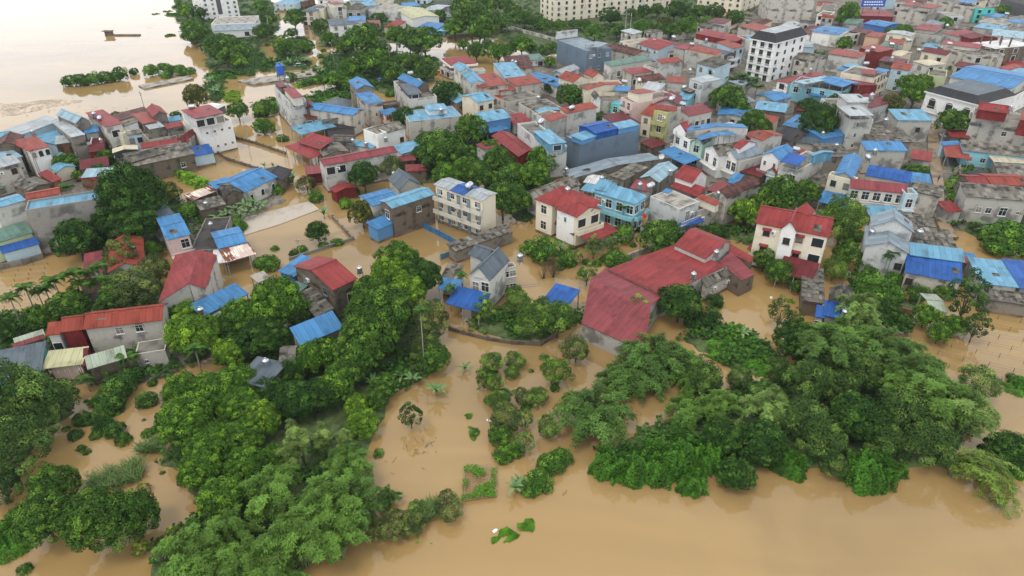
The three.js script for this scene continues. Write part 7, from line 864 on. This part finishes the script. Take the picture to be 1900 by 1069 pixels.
// ---------------------------------------------------------------- leafy sheets: crops, weed rafts
function leafField(name, label, cat, n, len, y, base, seed, holes, ...pts) {
  const P = poly(pts), R = mulberry(seed), L = new Leafy(), x0 = Math.min(...P.map((p) => p[0])), x1 = Math.max(...P.map((p) => p[0])), z0 = Math.min(...P.map((p) => p[1])), z1 = Math.max(...P.map((p) => p[1]));
  for (let i = 0; i < n; i++) { const x = mix(x0, x1, R()), z = mix(z0, z1, R()), d = sdist(P, x, z) + (N2(x, z, 0.9, seed) - 0.5) * 1.2; if (d < 0 || (holes && N2(x, z, 0.5, seed + 3) < holes)) continue; const h = y * (0.35 + 0.9 * N2(x, z, 0.7, seed + 1)) * smooth(0, 0.9, d), k = 0.6 + 0.9 * N2(x, z, 1.3, seed + 2), s = 0.7 + 0.6 * R(); L.leaf(x - x0, h * (0.6 + 0.5 * R()) + 0.04, z - z0, R() - 0.5, 1 + R(), R() - 0.5, len * s, len * 0.6 * s, tone(base, k, 0.1), R); }
  const m = new THREE.Mesh(L.done(), LEAF.lush); m.name = numbered(name); m.position.set(x0, 0, z0); m.castShadow = m.receiveShadow = true; if (cat === 'stuff') { m.userData.kind = 'stuff'; m.userData.label = label; } else tag(m, label, cat); scene.add(m); return m;
}
const CROP = [0.12, 0.26, 0.035];
leafField('vine_crop', 'bright green vine patch on a trellis by the old dark house', 'crop', 5200, 0.55, 1.5, CROP, 11, 0, 316, 324, 352, 320, 398, 342, 378, 354, 350, 344);
leafField('green_crop', 'bright crop strip in the upper left plots', 'crop', 3600, 0.6, 0.7, CROP, 12, 0, 544, 156, 598, 144, 606, 150, 552, 163);
leafField('green_crop', 'bright crop field beside the blue gable roofs', 'crop', 6400, 0.6, 0.6, [0.1, 0.23, 0.035], 13, 0, 560, 186, 640, 162, 650, 176, 600, 196);
leafField('green_crop', 'green crop plot left of the grey tower house', 'crop', 3600, 0.6, 0.7, CROP, 14, 0, 470, 196, 510, 186, 514, 204, 474, 216);
leafField('green_crop', 'yellow-green crop plot by the river bank bananas', 'crop', 3200, 0.6, 0.6, [0.12, 0.22, 0.03], 15, 0, 410, 170, 444, 168, 448, 190, 416, 188);
leafField('weed_raft', 'bright green weed raft drifting in the lower flood', 'weed raft', 4200, 0.3, 0.4, [0.055, 0.145, 0.02], 16, 0.22, 912, 1004, 926, 996, 932, 984, 958, 966, 984, 961, 991, 970, 975, 990, 945, 1004, 920, 1012, 942, 996, 950, 990, 938, 990);
leafField('water_weeds', 'thin line of floating weeds in the central flood', 'weeds', 1500, 0.3, 0.3, [0.06, 0.14, 0.025], 17, 0.45, 862, 770, 878, 766, 890, 800, 886, 830, 872, 812, 866, 790);
// reeds of the clearing at the lower left
function reeds(label, n, seed, ...pts) { const P = poly(pts), R = mulberry(seed), L = new Leafy(), x0 = Math.min(...P.map((p) => p[0])), x1 = Math.max(...P.map((p) => p[0])), z0 = Math.min(...P.map((p) => p[1])), z1 = Math.max(...P.map((p) => p[1])); for (let i = 0; i < n; i++) { const x = mix(x0, x1, R()), z = mix(z0, z1, R()); if (sdist(P, x, z) + (N2(x, z, 0.8, seed) - 0.62) * 3.6 < 0) continue; const a = R() * 6.28, l = 0.9 + 1.1 * R(), c = 0.4 + 0.7 * R(), dx = Math.cos(a) * c, dz = Math.sin(a) * c; L.leaf(x - x0 + dx * l * 0.4, 0.38 * l, z - z0 + dz * l * 0.4, -dx, 0.9, -dz, l, 0.1, tone([0.09, 0.16, 0.06], 0.7 + 0.6 * R()), R, dx, 1, dz); } const m = new THREE.Mesh(L.done(), LEAF.pale); m.name = numbered('reeds'); m.castShadow = true; m.userData.kind = 'stuff'; m.userData.label = label; m.position.set(x0, 0, z0); scene.add(m); }
reeds('grassy reeds in the flooded clearing, lower left', 3000, 21, 150, 900, 230, 862, 262, 850, 268, 885, 215, 915, 170, 935); reeds('sparse reeds at the clearing edge', 900, 22, 250, 836, 290, 822, 300, 840, 262, 848); reeds('reeds in the orchard shore', 2200, 23, 738, 965, 800, 935, 812, 950, 770, 985);
{ // ground cover on all land that is still dry
  const L = new Leafy(), R = mulberry(61); for (let i = 0; i < 16; i++) L.leaf((R() - 0.5) * 1.3, 0.15 + 0.35 * R(), (R() - 0.5) * 1.3, R() - 0.5, 0.9, R() - 0.5, 0.5, 0.3, tone([0.055, 0.13, 0.028], 0.6 + 0.8 * R()), R);
  const mats = [], q = new THREE.Matrix4(), e = new THREE.Euler(), v = new THREE.Vector3(), s = new THREE.Vector3();
  for (const pt of PATCH) if (pt.cover === 'green') { const area = (pt.x1 - pt.x0) * (pt.z1 - pt.z0), n = Math.min(6000, Math.round(area * 0.55)); for (let i = 0; i < n; i++) { const x = mix(pt.x0, pt.x1, R()), z = mix(pt.z0, pt.z1, R()), g = ground(x, z); const [sx, sy] = pix(V3(x, 0.8, z)); if (Math.abs(sx - 1738) < 26 && sy > 180 && sy < 445) continue; if (g.y < -0.05 || N2(x, z, 0.16, 33) < 0.32) continue; const k = 0.6 + 1.1 * R(); mats.push(q.compose(v.set(x, g.y - 0.05, z), new THREE.Quaternion().setFromEuler(e.set(0, R() * 6.28, 0)), s.set(k, k * (0.7 + 0.8 * R()), k)).clone()); } }
  const im = new THREE.InstancedMesh(L.done(), LEAF.mid, mats.length); mats.forEach((m, i) => im.setMatrixAt(i, m)); im.name = 'ground_cover'; im.userData.kind = 'stuff'; im.userData.label = 'low weeds and grass on the ground above the flood'; scene.add(im);
}

// ---------------------------------------------------------------- bamboo raft garden
{
  const a = at(856, 930, 0.3), b = at(921, 922, 0.3), d = at(860, 868, 0.3), o = thing('bamboo_raft', 'flooded bamboo trellis raft with green creepers, lower centre', 'raft', V3(a.x, 0, a.z)), R = mulberry(31), L = a.distanceTo(b), D = a.distanceTo(d), ang = Math.atan2(-(b.z - a.z), b.x - a.x), cane = new THREE.CylinderGeometry(0.03, 0.03, 1, 5); cane.rotateZ(Math.PI / 2); cane.translate(0.5, 0, 0);
  const ux = V3(b.x - a.x, 0, b.z - a.z).normalize(), uz = V3(d.x - a.x, 0, d.z - a.z).normalize(), CANE = std(0.3, 0.21, 0.13);
  for (let i = 0; i <= 14; i++) { const p = uz.clone().multiplyScalar(D * i / 14), m = part('cane', cane, CANE, o, p.setY(0.3 + 0.05 * R()), ang + (R() - 0.5) * 0.1); m.scale.set(L * (0.8 + 0.3 * R()), 1, 1); }
  for (let i = 0; i <= 10; i++) { const p = ux.clone().multiplyScalar(L * i / 10), m = part('cane', cane, CANE, o, p.setY(0.4 + 0.05 * R()), Math.atan2(-uz.z, uz.x) + (R() - 0.5) * 0.1); m.scale.set(D * (0.9 + 0.15 * R()), 1, 1); }
  for (let i = 0; i < 12; i++) part('stake', new THREE.CylinderGeometry(0.03, 0.04, 1.8, 5), CANE, o, ux.clone().multiplyScalar(L * R()).add(uz.clone().multiplyScalar(D * R())).setY(0.2));
  const F2 = new Leafy(); for (let i = 0; i < 1500; i++) { const u = R(), w = R(), n = vnoise(u * 4 + 3, w * 4 + 7, 1e4, 9); if (n < 0.46 && w > 0.15) continue; const p = ux.clone().multiplyScalar(L * u).add(uz.clone().multiplyScalar(D * w)); F2.leaf(p.x, 0.42 + 0.5 * n * R(), p.z, R() - 0.5, 1, R() - 0.5, 0.26, 0.2, tone([0.075, 0.18, 0.03], 0.6 + 0.8 * R()), R); }
  part('creepers', F2.done(), LEAF.lush, o);
}
// ---------------------------------------------------------------- floating rubbish
function flotsam(px, py, n, spread, label, seed, mats = [M.wood, M.trim, M.brown]) { // twigs, or crumpled lumps where the stuff is not wood
  const p = at(px, py, 0), o = thing('floating_debris', label, 'debris', V3(p.x, 0, p.z)), R = mulberry(seed);
  for (let i = 0; i < n; i++) {
    const m = mats[Math.floor(R() * mats.length)], q = V3((R() + R() - 1) * spread * 2, 0.03, (R() + R() - 1) * spread);
    if (m === M.wood || m === M.brown) { const l = 0.15 + 0.5 * R(); part('twig', limb([V3(-l, 0, 0), V3(0, 0.05 + 0.1 * R(), 0.12 * (R() - 0.5)), V3(l, 0.02 + 0.3 * R() * R(), 0.2 * (R() - 0.5))], 0.03, 0.01, 4), m, o, q, R() * 6); continue; }
    const g = new THREE.IcosahedronGeometry(0.1 + 0.12 * R(), 2), a = g.attributes.position; for (let k = 0; k < a.count; k++) { const s = 0.6 + 0.8 * vnoise(a.getX(k) * 14 + 20, a.getZ(k) * 14 + a.getY(k) * 11 + 20, 1e4, seed + i); a.setXYZ(k, a.getX(k) * s * 1.3, a.getY(k) * s * 0.7, a.getZ(k) * s * 1.2); } g.computeVertexNormals(); part('scrap', g, m, o, q, R() * 6);
  }
  return o;
}
flotsam(780, 845, 22, 3.4, 'dark floating twigs and rubbish by the lone thin tree', 1, [M.wood, M.brown]); flotsam(922, 984, 3, 0.4, 'white rubbish bag caught in the weed raft', 2, [M.white]); flotsam(1112, 880, 4, 0.5, 'white bags at the foot of the creeper wall', 3, [M.white, M.pale]); flotsam(908, 782, 2, 0.3, 'pale scrap by the flooded bushes', 4, [M.white]); flotsam(1050, 916, 2, 0.3, 'small dark scrap drifting below the bushes', 5, [M.brown]); flotsam(230, 178, 4, 1, 'small weed lump on the river', 6, [M.brown]); flotsam(1430, 553, 2, 0.4, 'pale scraps in the pool below the cream house', 7, [M.white]); flotsam(1820, 850, 2, 0.2, 'white scrap by the right shore', 8, [M.white]); flotsam(1175, 762, 8, 2, 'broken branches in the flood by the feathery tree', 9, [M.wood]); flotsam(190, 205, 16, 7, 'line of scattered weeds on the left river', 10, [M.brown, M.wood]); flotsam(60, 196, 40, 12, 'stones and brush of the drowned sandbank', 11, [M.grey, M.wood, M.conc]); flotsam(475, 208, 30, 7, 'drowned plant stumps in the pale plot', 12, [M.wood]);
{ // sunken barge and snags on the river
  const p = at(222, 66, 0), o = thing('sunken_barge', 'dark sunken barge lying in the wide river', 'barge', V3(p.x, 0, p.z)), h = new Geo().box(-6, -0.6, -1.1, 9, 0.45, 1.1), c = new Geo().box(-6, 0.452, -0.9, -3, 1.9, 0.9).box(-7, 1.902, -1.2, -2.6, 2.1, 1.2); part('hull', h.done(), M.brown, o); part('cabin', c.done(), M.brown, o);
  const q = at(276, 52, 0); flotsam(276, 52, 4, 1.4, 'dark snag in the river right of the barge', 41, [M.brown]);
}
// ---------------------------------------------------------------- vehicles
function car(px, py, turn, paint, label) {
  const p = at(px, py, 0), o = thing('parked_car', label, 'car', p.setY(-0.25)), m = std(...paint, { roughness: 0.3 }); o.rotation.y = turn;
  const sec = (pts, w) => { const s = new THREE.Shape(pts.map(([x, y]) => new THREE.Vector2(x, y))), g = new THREE.ExtrudeGeometry(s, { depth: w - 0.16, bevelEnabled: true, bevelSize: 0.08, bevelThickness: 0.08, bevelSegments: 2 }); g.translate(0, 0, -(w - 0.16) / 2); return g; };
  part('body', sec([[-2.1, 0.35], [2.1, 0.35], [2.15, 0.75], [1.2, 0.92], [-1.9, 0.98], [-2.15, 0.8]], 1.75), m, o); part('cabin', sec([[-1.85, 0.98], [1.0, 0.95], [0.35, 1.5], [-1.35, 1.52]], 1.5), M.glass, o); part('roof', new Geo().box(-1.3, 1.56, -0.62, 0.3, 1.62, 0.62).done(), m, o);
  for (const x of [-1.3, 1.3]) for (const z of [-0.82, 0.82]) { const w = part('wheel', new THREE.CylinderGeometry(0.33, 0.33, 0.22, 14), M.iron, o, V3(x, 0.33, z)); w.rotation.x = Math.PI / 2; }
  for (const z of [-0.55, 0.55]) part('headlight', new Geo().box(2.17, 0.62, z - 0.16, 2.25, 0.76, z + 0.16).done(), M.frame, o);
}
car(557, 124, 0.5, [0.45, 0.48, 0.5], 'silver car parked by the muddy road'); car(540, 88, 0.3, [0.1, 0.12, 0.13], 'dark car beside the cream villa trees'); car(625, 101, 0.2, [0.6, 0.6, 0.6], 'white car below the white villas'); car(816, 138, 0.1, [0.55, 0.14, 0.03], 'orange car half flooded by the petrol station'); car(706, 152, 1.2, [0.02, 0.09, 0.4], 'blue car on the flooded road');
{ // billboard at the top right: a blue board with rows of white lettering
  const c = document.createElement('canvas'); c.width = 512; c.height = 128; const x = c.getContext('2d'); x.fillStyle = '#2a4fa0'; x.fillRect(0, 0, 512, 128); x.fillStyle = '#e8eef6'; x.fillRect(0, 0, 512, 16); for (let i = 0; i < 3; i++) for (let k = 0, u = 60; u < 440; k++) { const w = 22 + 30 * hash2(k, i, 4); x.fillRect(u, 34 + i * 30, w, 12); u += w + 12; }
  const t = new THREE.CanvasTexture(c); t.colorSpace = THREE.SRGBColorSpace; const p = at(1596, 13, 7), q = at(1643, 14, 7), W = p.distanceTo(q), o = thing('billboard', 'blue roadside billboard with white lines at the top right', 'billboard', V3(p.x, 0, p.z)); const g = new THREE.PlaneGeometry(W, 5); g.translate(W / 2, 9.5, 0.16); part('poster', g, new THREE.MeshStandardMaterial({ map: t, roughness: 0.6 }), o); part('board', new Geo().box(0, 6.9, 0, W, 12.1, 0.14).done(), M.frame, o); for (const u of [0.15, 0.85]) part('post', new Geo().box(W * u - 0.15, -0.5, -0.16, W * u + 0.15, 12, -0.002).done(), M.iron, o);
}
{ // flag at the sky blue villa
  const p = at(1187, 440, 0), o = thing('flag', 'red flag on a pole before the sky blue villa', 'flag', V3(p.x, 0, p.z)); part('pole', new THREE.CylinderGeometry(0.03, 0.04, 5.6, 6).translate(0, 2.6, 0), M.frame, o); const g = new THREE.PlaneGeometry(1.1, 0.75, 8, 4), a = g.attributes.position; for (let i = 0; i < a.count; i++) a.setZ(i, Math.sin(a.getX(i) * 5) * 0.09); g.rotateZ(-0.7); g.translate(0.4, 4.9, 0); g.computeVertexNormals(); part('cloth', g, std(0.5, 0.02, 0.02, { side: THREE.DoubleSide }), o);
}
{ // satellite dish over the yard
  const p = at(1228, 295, 4.2), o = thing('satellite_dish', 'white satellite dish above the courtyard roofs', 'satellite dish', p), d = new THREE.SphereGeometry(1.2, 20, 6, 0, 6.2832, 0, 0.62); d.rotateX(Math.PI / 2.2 + Math.PI); d.translate(0, 0.6, 0.4); part('dish', d, std(0.7, 0.7, 0.68, { side: THREE.DoubleSide }), o); part('mount', new THREE.CylinderGeometry(0.05, 0.05, 4.4, 6).translate(0, -2, -0.1), M.iron, o);
}
// ---------------------------------------------------------------- the person walking in the alley
{
  const J = { head: [0, 1.56, 0.03, 0.105], neck: [0, 1.42, 0, 0.055], chest: [0, 1.25, 0, 0.15], belly: [0, 1.02, 0.01, 0.135], hip: [0, 0.9, 0, 0.14], shL: [-0.19, 1.36, 0, 0.068], elL: [-0.27, 1.1, 0.02, 0.045], wrL: [-0.3, 0.88, 0.12, 0.034], haL: [-0.3, 0.8, 0.15, 0.04], shR: [0.19, 1.36, 0, 0.068], elR: [0.27, 1.1, -0.03, 0.045], wrR: [0.29, 0.87, 0.04, 0.034], haR: [0.29, 0.79, 0.06, 0.04], hiL: [-0.09, 0.86, 0, 0.095], knL: [-0.1, 0.48, 0.09, 0.062], anL: [-0.1, 0.08, 0.04, 0.045], toL: [-0.1, 0.04, 0.19, 0.042], hiR: [0.09, 0.86, 0, 0.095], knR: [0.1, 0.48, -0.01, 0.062], anR: [0.1, 0.1, -0.16, 0.045], toR: [0.1, 0.05, -0.02, 0.042] };
  const B = [['head', 'neck'], ['neck', 'chest'], ['chest', 'belly'], ['belly', 'hip'], ['chest', 'shL'], ['chest', 'shR'], ['shL', 'elL'], ['elL', 'wrL'], ['wrL', 'haL'], ['shR', 'elR'], ['elR', 'wrR'], ['wrR', 'haR'], ['hip', 'hiL'], ['hip', 'hiR'], ['hiL', 'knL'], ['knL', 'anL'], ['anL', 'toL'], ['hiR', 'knR'], ['knR', 'anR'], ['anR', 'toR']];
  const fld = (x, y, z) => { let d = 1; for (const [a, b] of B) { const A = J[a], C = J[b], bx = C[0] - A[0], by = C[1] - A[1], bz = C[2] - A[2], t = clamp(((x - A[0]) * bx + (y - A[1]) * by + (z - A[2]) * bz) / (bx * bx + by * by + bz * bz)), q = Math.hypot(x - A[0] - bx * t, y - A[1] - by * t, z - A[2] - bz * t) - mix(A[3], C[3], t), h = clamp(0.5 + 0.5 * (d - q) / 0.05); d = mix(d, q, h) - 0.05 * h * (1 - h); } return d; };
  const { MarchingCubes } = await import('three/addons/objects/MarchingCubes.js');
  const N = 92, mc = new MarchingCubes(N, M.plain, false, false, 60000), S = 0.95; mc.isolation = 0; // a cube from -S to S round (0, 0.84, 0)
  for (let k = 0; k < N; k++) for (let j = 0; j < N; j++) for (let i = 0; i < N; i++) mc.field[i + j * N + k * N * N] = -fld(((i - N / 2) / (N / 2)) * S, ((j - N / 2) / (N / 2)) * S + 0.84, ((k - N / 2) / (N / 2)) * S);
  mc.update();
  const n = mc.count, g = new THREE.BufferGeometry(), pos = new Float32Array(n * 3), col = new Float32Array(n * 3);
  for (let i = 0; i < n; i++) { const x = mc.positionArray[i * 3] * S, y = mc.positionArray[i * 3 + 1] * S + 0.84, z = mc.positionArray[i * 3 + 2] * S; pos.set([x, y, z], i * 3); const arm = Math.abs(x) > 0.22 && y < 1.2; col.set(y > 1.4 || arm || y < 0.42 ? [0.36, 0.2, 0.13] : y > 0.9 ? [0.045, 0.05, 0.075] : [0.03, 0.03, 0.035], i * 3); }
  g.setAttribute('position', new THREE.BufferAttribute(pos, 3)); g.setAttribute('color', new THREE.BufferAttribute(col, 3)); g.setAttribute('normal', new THREE.BufferAttribute(mc.normalArray.slice(0, n * 3), 3));
  const o = thing('person', 'person in dark clothes walking along the muddy alley', 'person', at(1740, 337, 0.82)); o.rotation.y = 2.9;
  part('body', g, new THREE.MeshStandardMaterial({ vertexColors: true, roughness: 0.8 }), o);
  const hair = new THREE.SphereGeometry(0.118, 18, 12, 0, 6.2832, 0, 1.75); hair.rotateX(-0.35); part('hair', hair, std(0.015, 0.012, 0.01), o, V3(0, 1.58, 0.02));
}
renderer.render(scene, camera);
